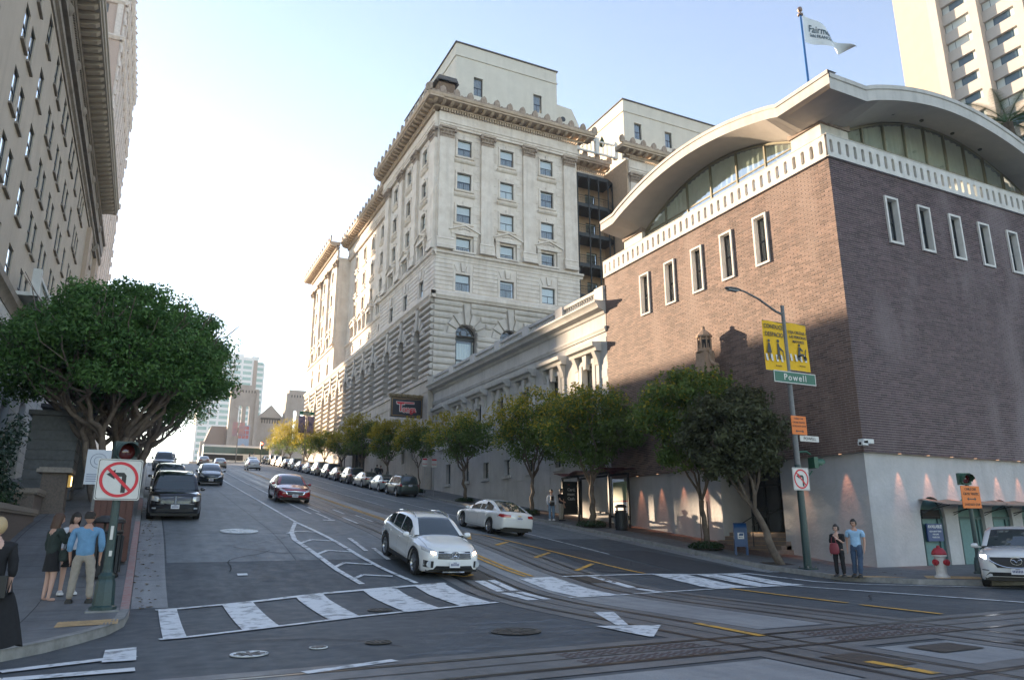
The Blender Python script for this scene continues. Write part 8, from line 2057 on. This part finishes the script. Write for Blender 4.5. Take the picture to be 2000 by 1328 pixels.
b = MB(); b.lathe([(.001, -.36), (.08, -.33), (.14, -.15), (.15, .1), (.1, .3), (.04, .38), (.001, .4)], (0, 0, 0), 14, axis='x'); b.v = [(a - 2.42, c, d * .42 + 9.93) for a, c, d in b.v]; b.build('lamp_head', M['pole steel'], lp)
b = MB(); b.box(-2.68, -2.2, -.1, .1, 9.855, 9.875); b.build('lamp_glass', mat('lamp lens', (.5, .52, .5), .2), lp)
def banner(x0, x1, z0, z1, lab, lines, figs):
 o = thing('street_banner', lab, 'banner', (X_ + (x0 + x1) / 2, Y_ - .02, zz)); w = (x1 - x0) / 2
 b = MB(); b.grid(lambda u, v: (-w + 2 * w * u, .03 * math.sin(u * 5 + v * 3) * .6, z0 + (z1 - z0) * v), 10, 12); b.build('cloth', M['banner yellow'], o)
 b = MB(); b.tube([(-w - (.08 if x0 > 0 else 0), 0, z1), (w + (.08 if x0 < 0 else 0), 0, z1)], .014, 5); b.tube([(-w - (.08 if x0 > 0 else 0), 0, z0), (w + (.08 if x0 < 0 else 0), 0, z0)], .014, 5); b.build('banner_rod', M['pole steel'], o)
 for s, sz, z_ in lines: text(s, sz, M['sign black'], o, (0, -.04, z_), (math.pi / 2, 0, 0), sx=.86)
 b = MB(); [b.prism([(x, z0 + .36), (x + .10, z0 + .36), (x + .05, z0 + .62), (x - .04, z0 + .62)], -.035, -.033, 'y') for x in (-w + .05, -w + .30, -w + .55, -w + .78)]; b.build('zebra_mark', M['sign white'], o)
 b = MB(); figs(b, z0); b.build('pictogram', M['sign black'], o, smooth=0)
 text('San Francisco', .07, M['sign black'], o, (.1, -.04, z0 + .2), (math.pi / 2, 0, 0), sx=.8)
def figs1(b, z0):
 y = -.042
 def c(x, z, r): b.add([(x + r * math.cos(i * .63), y, z0 + z + r * math.sin(i * .63)) for i in range(10)], [tuple(range(10))])
 c(-.30, 1.12, .06); b.add([(-.30 + a, y, z0 + d) for a, d in ((-.05, 1.04), (.04, 1.04), (.11, .66), (.04, .66), (.04, .44), (-.02, .44), (-.02, .66), (-.12, .66))], [(0, 1, 2, 3, 4, 5, 6, 7)])
 c(.16, 1.15, .065); b.add([(.16 + a, y, z0 + d) for a, d in ((-.06, 1.06), (.03, 1.06), (.05, .94), (.22, .80), (.20, .76), (.05, .84), (.05, .74), (.09, .44), (.02, .44), (-.02, .70), (-.06, .44), (-.12, .44), (-.06, .76))], [(0, 1, 2, 3, 4, 5, 6, 7, 8, 9, 10, 11, 12)]); b.add([(.37 + a, y, z0 + d) for a, d in ((-.02, .8), (.02, .8), (.06, .44), (.03, .44))], [(0, 1, 2, 3)])
def figs2(b, z0):
 y = -.042
 def c(x, z, r): b.add([(x + r * math.cos(i * .63), y, z0 + z + r * math.sin(i * .63)) for i in range(10)], [tuple(range(10))])
 c(.02, 1.0, .055); b.add([(a, y, z0 + d) for a, d in ((-.03, .93), (.06, .93), (.20, .80), (.18, .76), (.05, .82), (.05, .68), (.22, .68), (.26, .50), (.20, .50), (.17, .60), (-.10, .60), (-.10, .52), (-.05, .80))], [tuple(range(13))]); c(-.05, .50, .09); c(.28, .50, .09); b.add([(a, y, z0 + d) for a, d in ((.26, .5), (.31, .5), (.36, .85), (.32, .87))], [(0, 1, 2, 3)])
banner(-1.14, -.09, 7.15 - .15, 9.05 - .15, 'yellow CONDUCE DESPACIO banner left of the lamp pole', [('CONDUCE', .23, 8.68), ('DESPACIO', .23, 8.38)], figs1)
banner(.09, 1.12, 7.25 - .15, 9.10 - .15, 'yellow DEJA CRUZAR A LAS PERSONAS MAYORES banner right of the lamp pole', [('DEJA CRUZAR A', .155, 8.58), ('LAS PERSONAS', .155, 8.40), ('MAYORES', .155, 8.22)], figs2)
b = MB(); b.box(-.90, 1.22, -.14, -.11, 6.56, 7.0); b.build('street_sign', M['sign green'], lp)
b = MB()
for (a, c, d, e) in ((-.90, 1.22, 6.56, 6.59), (-.90, 1.22, 6.97, 7.0), (-.90, -.87, 6.59, 6.97), (1.19, 1.22, 6.59, 6.97)): b.box(a, c, -.146, -.141, d, e)
b.build('sign_border', M['sign white'], lp); text('Powell', .33, M['sign white'], lp, (.16, -.145, 6.775), (math.pi / 2, 0, 0), sx=1.05, space=1.25)
b = MB(); b.box(-.24, .50, -.13, -.11, 4.68, 5.36); b.build('warning_sign', M['sign orange'], lp)
for i, s in enumerate(('CABLE CAR', 'CROSS TRAFFIC', 'DOES NOT STOP')): text(s, .088, M['sign black'], lp, (.13, -.134, 5.26 - .14 * i), (math.pi / 2, 0, 0))
def dblarrow(par, c, w, m_, nm='arrow'):
 q = MB(); q.add([(c[0] + a * w, c[1], c[2] + d * w) for a, d in ((-.5, 0), (-.32, .12), (-.32, .035), (.32, .035), (.32, .12), (.5, 0), (.32, -.12), (.32, -.035), (-.32, -.035), (-.32, -.12))], [tuple(range(10))]); q.build(nm, m_, par)
dblarrow(lp, (.13, -.134, 4.80), .42, M['sign black'])
b = MB(); b.box(.17, 1.12, -.08, -.055, 4.45, 4.66); b.build('street_plate', M['sign white'], lp); text('POWELL', .15, M['sign black'], lp, (.66, -.083, 4.55), (math.pi / 2, 0, 0), sx=1.1)
b = MB(); b.box(.2, .6, -.03, -.01, 4.68, 4.83); b.build('street_plate', M['sign white'], lp)
noleft(lp, .80, rad(0), (-.07, -.16, 3.08)); b = MB(); b.box(-.1, .1, -.15, 0, 2.8, 2.84); b.box(-.1, .1, -.15, 0, 3.3, 3.34); b.build('bracket', M['pole steel'], lp)
b = MB(); b.tube([(0, 0, 4.05), (.55, .05, 4.1), (.75, .05, 4.0)], .035, 6); b.tube([(0, 0, 3.2), (.6, .05, 3.25), (.75, .05, 3.4)], .025, 6); b.build('signal_bracket', M['signal green'], lp)
signal_head(lp, (.95, .05, 3.70), rad(75), 'signal green', 'lens red off')
# second signal with orange plate at the right
X2, Y2 = 25.65, 16.3; s2 = thing('traffic_signal', 'green signal on a dark post above an orange cable car warning plate', 'traffic signal', (X2, Y2, .15))
b = MB(); b.tube([(0, 0, 0), (0, 0, 2.95)], .07, 10); b.build('pole', M['pole green'], s2); pole_base(s2, .5, .15); signal_head(s2, (-.05, 0, 3.15), rad(-28), 'signal green', 'lens red off')
b = MB(); b.box(-.55, .46, -.12, -.10, 2.15, 2.9); b.build('warning_sign', M['sign orange'], s2)
for i, s in enumerate(('CABLE CAR', 'CROSS TRAFFIC')): text(s, .12, M['sign black'], s2, (-.04, -.124, 2.79 - .16 * i), (math.pi / 2, 0, 0))
text('DOES NOT STOP', .11, M['sign black'], s2, (-.04, -.124, 2.27), (math.pi / 2, 0, 0)); dblarrow(s2, (-.04, -.124, 2.46), .5, M['sign black'])
# hydrant
hy = thing('fire_hydrant', 'white fire hydrant with red domed cap and red side caps', 'hydrant', (22.55, 15.55, .15))
b = MB(); b.lathe([(.22, 0), (.22, .05), (.17, .07), (.155, .12), (.155, .58), (.17, .62), (.21, .64), (.21, .68), (.001, .68)], n=18); b.build('barrel', M['hydrant white'], hy)
b = MB(); b.lathe([(.21, .68), (.22, .71), (.19, .80), (.12, .88), (.05, .90), (.045, .96), (.001, .97)], n=18); b.build('cap', M['hydrant red'], hy)
for a in (0, math.pi, -math.pi / 2):
 mx = Matrix.Rotation(a, 4, 'Z'); b = MB(); b.lathe([(.07, .14), (.075, .2), (.095, .2), (.095, .26), (.04, .27), (.035, .31), (.001, .31)], n=12, axis='x'); b.v = [tuple(mx @ Vector((p[0], p[1], p[2] + .46))) for p in b.v]; b.build('outlet_cap', M['hydrant red'], hy)
# mailbox
ml = thing('mailbox', 'blue collection mailbox with rounded top on four legs', 'mailbox', (21.72, 23.35, G(21.7, 23.4) + .15), rad(-38))
b = MB(); b.prism([(-.26, .32), (.26, .32), (.26, .98)] + [(.26 * math.cos(a * math.pi / 10), .98 + .26 * math.sin(a * math.pi / 10)) for a in range(1, 10)] + [(-.26, .98)], -.25, .25, 'x'); b.build('body', M['mail blue'], ml, smooth=40)
b = MB(); [b.box(sx * .24 - .03, sx * .24 + .03, sy * .23 - .03, sy * .23 + .03, 0, .4) for sx in (-1, 1) for sy in (-1, 1)]
for sx in (-1, 1):
 for sy in (-1, 1): q = MB(); q.box(sx * .22 - .03, sx * .22 + .03, sy * .22 - .03, sy * .22 + .03, 0, .32); q.build('leg', M['mail blue'], ml)
q = MB(); q.box(-.2, .2, -.29, -.262, .98, 1.06); q.build('pull_handle', M['mail blue'], ml)
for f_ in (0, 1):
 q = MB(); y = -.262
 if f_ == 0: q.box(-.12, .12, y - .004, y, .62, .86)
 else: q.box(-.256, -.252, -.12, .12, .62, .86)
 q.build('logo_panel', M['sign white'], ml)
 q = MB()
 if f_ == 0: q.prism([(-.09, .74), (.09, .74), (.11, .84), (-.04, .84)], y - .008, y - .005, 'y')
 else: q.prism([(-.09, .74), (.09, .74), (.11, .84), (-.04, .84)], -.262, -.257, 'x')
 q.build('logo_mark', M['mail blue'], ml)
text('MAIL', .08, M['mail blue'], ml, (0, -.268, .68), (math.pi / 2, 0, 0))
# bus shelter
bs = thing('bus_shelter', 'bus shelter with wavy dark red roof and an advertising panel', 'bus shelter', (22.15, 35.7, G(22.1, 35.7) + .15)); bs.rotation_euler = (0, 0, 0)
def gz(y): return G(22, 35.7 + y) - G(22, 35.7)
b = MB(); top = 2.55
for (x, y) in ((0, -2.35), (0, 2.55), (0, .75), (1.25, -2.35), (1.25, 2.55)): b.box(x - .05, x + .05, y - .05, y + .05, gz(y), top + .1)
b.box(-.05, .05, -2.3, 2.5, top, top + .12); b.box(1.2, 1.3, -2.3, 2.5, top, top + .12); b.build('frame', M['sign black'], bs, smooth=0)
b = MB(); b.grid(lambda u, v: (-.35 + 1.9 * u, -2.75 + 5.7 * v, top + .25 + .10 * math.sin(v * 14) + .05 * u), 6, 40); b.grid(lambda u, v: (-.35 + 1.9 * u, -2.75 + 5.7 * v, top + .20 + .10 * math.sin(v * 14) + .05 * u), 6, 40); b.grid(lambda u, v: (-.35, -2.75 + 5.7 * v, top + .20 + .05 * u + .10 * math.sin(v * 14)), 1, 40); b.build('roof', mat('roof red', (.10, .012, .02), .35), bs)
b = MB(); b.box(-.04, 1.2, 2.48, 2.6, gz(2.5) + .25, top - .12); b.build('ad_panel', M['sign black'], bs)
b = MB(); b.box(.02, 1.14, 2.462, 2.478, gz(2.5) + .4, top - .22); b.build('ad_poster', mat('poster black', (.012, .014, .014), .3), bs)
for i, s in enumerate(('Card,', 'meet', 'Cash.')): text(s, .24, M['sign white'], bs, (.26, 2.458, 1.95 - .26 * i), (math.pi / 2, 0, 0), ax='LEFT')
b = MB(); b.box(.30, .42, 2.455, 2.46, 2.22, 2.26); b.build('poster_mark', M['hydrant red'], bs)
b = MB(); b.box(1.22, 1.26, -2.2, -.9, 1.2, 2.2); b.build('route_map', mat('map green', (.24, .30, .18), .5), bs); b = MB(); b.box(1.22, 1.26, -2.2, -.9, .5, 1.1); b.build('timetable', M['poster white'], bs); b = MB(); b.box(1.215, 1.262, -2.2, -.9, 1.11, 1.18); b.build('map_header', M['hydrant red'], bs)
b = MB(); [b.box(.8, 1.1, -1.9 + .6 * i, -1.5 + .6 * i, .42 + .06 * i, .47 + .06 * i) for i in range(4)]; b.box(.9, .95, -1.9, .4, .3, .42); b.build('seat', M['sign black'], bs)
# sign posts beyond
for i, (x, y, lb, c_) in enumerate(((21.0, 59.4, 'thin parking sign post left of its twin beyond the forked tree', 'sign white'), (21.1, 57.4, 'thin sign post with red topped plate beyond the forked tree', 'sign red'))):
 o = thing('sign_post', lb, 'sign post', (x, y, G(x, y) + .14)); b = MB(); b.tube([(0, 0, 0), (0, 0, 3.0)], .03, 6); b.build('post', mat('galvanised', (.38, .38, .37), .4, metal=.6), o); b = MB(); b.box(-.23, .23, -.05, -.03, 2.3, 3.0); b.build('sign_plate', M['sign white'], o); b = MB(); b.box(-.2, .2, -.056, -.051, 2.85, 2.97); b.box(-.2, .2, -.056, -.051, 2.5, 2.55); b.build('sign_print', M['sign red'], o)
for i, (y, lb) in enumerate(((61.0, 'parking meter right beside the last parked SUV'), (66.6, 'parking meter by the pale silver sedan'), (72.4, 'parking meter by the warm silver sedan'))):
 o = thing('parking_meter', lb, 'parking meter', (20.9, y + 3, G(20.9, y + 3) + .14), group='parking meters along the kerb'); b = MB(); b.tube([(0, 0, 0), (0, 0, 1.15)], .03, 6); b.build('post', M['pole steel'], o); b = MB(); b.lathe([(.001, 1.1), (.07, 1.13), (.1, 1.25), (.1, 1.38), (.06, 1.48), (.001, 1.5)], n=10); b.build('head', M['pole steel'], o)
# neon lounge sign
tg = thing('hanging_sign', 'black hanging sign with red and white lettering on the terrace wall', 'sign', (22.0, 68, 12.2)); b = MB(); b.box(-1.6, 1.6, -.18, .18, 0, 1.85); b.build('sign_box', mat('sign navy', (.012, .014, .022), .5), tg)
b = MB()
for (a, c, d, e) in ((-1.5, 1.5, .1, .13), (-1.5, 1.5, 1.72, 1.75), (-1.5, -1.47, .13, 1.72), (1.47, 1.5, .13, 1.72)): b.box(a, c, -.2, -.181, d, e)
b.build('gold_line', M['brass'], tg)
text('T', 1.15, M['sign white'], tg, (-.62, -.19, .90), (math.pi / 2, 0, 0), fat=.075); text('onga', .85, M['sign white'], tg, (.22, -.19, .72), (math.pi / 2, 0, 0), sx=.85, fat=.09)
text('T', 1.15, M['sign red'], tg, (-.62, -.215, .90), (math.pi / 2, 0, 0)); text('onga', .85, M['sign red'], tg, (.22, -.215, .72), (math.pi / 2, 0, 0), sx=.85); b = MB(); b.box(-1.1, .75, -.205, -.19, 1.27, 1.48); b.build('lettering_edge', M['sign white'], tg); b = MB(); b.box(-1.05, .7, -.225, -.206, 1.32, 1.43); b.build('lettering_bar', M['sign red'], tg)
b = MB()
for i in range(6): b.prism([(-1.7 + i * .58, 1.95), (-1.25 + i * .58, 1.95), (-1.15 + i * .58, 2.15), (-1.75 + i * .58, 2.22)], -.35, .35, 'y')
b.box(-1.7, 1.7, -.2, .2, 1.85, 1.95); b.build('bamboo_cresting', mat('bamboo', (.20, .15, .08), .8, var=.3, scale=8), tg)
# carved stone lantern against the brick wall
ln = thing('stone_lantern', 'carved stone lantern turret on scrolls in front of the brick wall', 'lantern', (23.6, 26.8, 9.0)); ln.scale = (.78, .78, .82)
mat('lantern stone', (.34, .24, .17), .85, var=.15, scale=4, bump=.4)
b = MB(); b.lathe([(.52, 1.05), (.56, 1.12), (.40, 1.18), (.36, 1.9), (.50, 1.98), (.52, 2.06), (.3, 2.3), (.12, 2.45), (.08, 2.55), (.1, 2.62), (.001, 2.72)], n=8); b.build('turret', M['lantern stone'], ln, smooth=20)
b = MB()
for i in range(8): a = math.pi / 4 * i + .39; b.tube([(.42 * math.cos(a), .42 * math.sin(a), 1.15), (.42 * math.cos(a), .42 * math.sin(a), 1.98)], .045, 6)
b.build('colonnette', M['lantern stone'], ln)
b = MB(); [b.box(-.11, .11, -.375, -.365, 1.3, 1.8, 0, Matrix.Rotation(math.pi / 4 * i, 4, 'Z')) for i in range(8)]; b.build('dark_opening', M['room dark'], ln)
b = MB()
for s in (-1, 1):
 pts = [(0, s * (.35 + .55 * t) + s * .12 * math.cos(t * 9), 1.0 - 1.1 * t + .12 * math.sin(t * 9)) for t in [i / 16 for i in range(17)]]; b.tube(pts, [.12 - .04 * i / 16 for i in range(17)], 7)
 b.tube([(0, s * (.40 + .16 * math.cos(a * .5)), .98 + .16 * math.sin(a * .5)) for a in range(14)], .07, 6)
b.box(-.4, .4, -.4, .4, .4, 1.05); b.box(-.5, .62, -1.0, 1.0, -4.0, .4) if False else b.box(-.42, .62, -.5, .5, -.2, .4); b.build('scroll', M['lantern stone'], ln)
# lamp pole with Mason sign, banners and red signal up the hill
ms = thing('street_lamp', 'distant lamp pole with green street sign and two dark banners up the hill', 'street lamp', (20.7, 112, G(20.7, 112))); b = MB(); b.tube([(0, 0, 0), (0, 0, 9.5)], [.12, .07], 8); b.build('pole', M['pole steel'], ms); b = MB(); b.box(-1.1, 1.1, -.05, .0, 8.1, 8.6); b.build('street_sign', M['sign green'], ms); text('Mason', .4, M['sign white'], ms, (0, -.06, 8.35), (math.pi / 2, 0, 0))
for s in (-1, 1): b = MB(); b.box(s * .65 - .5, s * .65 + .5, -.02, .02, 5.4, 7.9); b.build('banner', mat('banner night', (.05, .06, .14), .8, col2=(.30, .22, .26), scale=2.2), ms)
rs = thing('traffic_signal', 'far traffic signal glowing red at the top of the street', 'traffic signal', (18.6, 143, G(18.6, 143))); b = MB(); b.tube([(0, 0, 0), (0, 0, 3.6)], .07, 8); b.box(-.2, .2, -.1, .15, 2.6, 3.9); b.build('post', M['pole green'], rs); b = MB(); b.lathe([(.001, -.14), (.16, -.12), (.17, -.1), (.001, -.1)], (0, 0, 3.6), 12, axis='y'); b.build('red_lens', mat('red lit', (.9, .05, .02), .3, emit=(1, .10, .03), estr=6), rs)
fb = thing('banner_pole', 'distant pole with two pinkish banners in front of the cathedral', 'banner pole', (15.9, 150, G(15.9, 150) - 1)); fb.location = (14.6, 146, G(14.6, 146)); b = MB(); b.tube([(0, 0, 0), (0, 0, 10)], [.1, .06], 8); b.tube([(0, 0, 9.9), (-1.2, 0, 10.5)], .04, 5); b.build('pole', M['pole steel'], fb)
for s in (-1, 1): b = MB(); b.box(s * .62 - .48, s * .62 + .48, -.02, .02, 5.0, 7.6); b.build('banner', mat('banner rose', (.42, .26, .25), .8, col2=(.25, .24, .33), scale=1.5), fb)
# entrance canopy and heater lamps at the garage
gc = thing('garage_canopy', 'dark entrance canopy and hedge in front of the garage opening', 'canopy', (23.3, 91, G(23, 91))); b = MB(); b.box(-.9, .25, -4, 4, 3.0, 3.35); b.prism([(-.9, 3.35), (.25, 3.35), (.25, 3.9)], -4, 4, 'y'); b.build('roof', M['iron'], gc)
b = MB(); b.box(-.7, -.6, -3.8, -3.7, 0, 3); b.box(-.7, -.6, 3.7, 3.8, 0, 3); b.build('post', M['iron'], gc)
# plain block added left of the crest to hold back the low sun
UB = thing('added_crest_block', 'added low sun-blocking block beyond the trees on the left near the crest', 'building', (-8.5, 150, prof(150)))
b = MB(); b.box(-12.5, -8.5, 134.2, 170, 4, 21); b.build('wall', M['white stone'], UB, world=True, smooth=0)
# ------------------------------------------------------------------ lettering becomes plain mesh
dg_ = bpy.context.evaluated_depsgraph_get()
for o in [o for o in S.objects if o.type == 'FONT']:
 me = bpy.data.meshes.new_from_object(o.evaluated_get(dg_)); mt = o.data.materials[0]
 if not me.materials: me.materials.append(mt)
 n = bpy.data.objects.new(o.name.split('.')[0], me); COL.objects.link(n); n.parent = o.parent; n.location = o.location; n.rotation_euler = o.rotation_euler; n.scale = o.scale
 if o.parent and o.parent.name == 'flag':      # print on the waving cloth
  for v in me.vertices:
   X, Z = n.location.x + v.co.x * n.scale.x, n.location.z + v.co.y; u = min(max((X - .08) / 3.7, 0), 1); h = 1.7 * (1 - u) ** .8 + .05
   vv = .5 + (Z - (1.15 - .25 * u + .18 * math.sin(u * 7) * u)) / h; q = flagp(u, vv); v.co = (q[0], q[1] - .02 - (.004 if v.co.z > 0 else 0), q[2])
  n.location = (0, 0, 0); n.rotation_euler = (0, 0, 0); n.scale = (1, 1, 1)
 bpy.data.objects.remove(o)
# ------------------------------------------------------------------ haze over the whole place
hz = MB(); hz.box(-1600, 1600, -700, 3100, -36, 112)
hzo = hz.build('haze', bpy.data.materials.new('haze'), kind='stuff', smooth=0); hm_ = hzo.data.materials[0]; hm_.use_nodes = True
hn = hm_.node_tree; hn.nodes.remove(hn.nodes['Principled BSDF']); pv = hn.nodes.new('ShaderNodeVolumePrincipled'); pv.inputs['Density'].default_value = .00032; pv.inputs['Color'].default_value = (.90, .94, 1, 1); pv.inputs['Anisotropy'].default_value = .15
hn.links.new(pv.outputs[0], hn.nodes['Material Output'].inputs['Volume'])
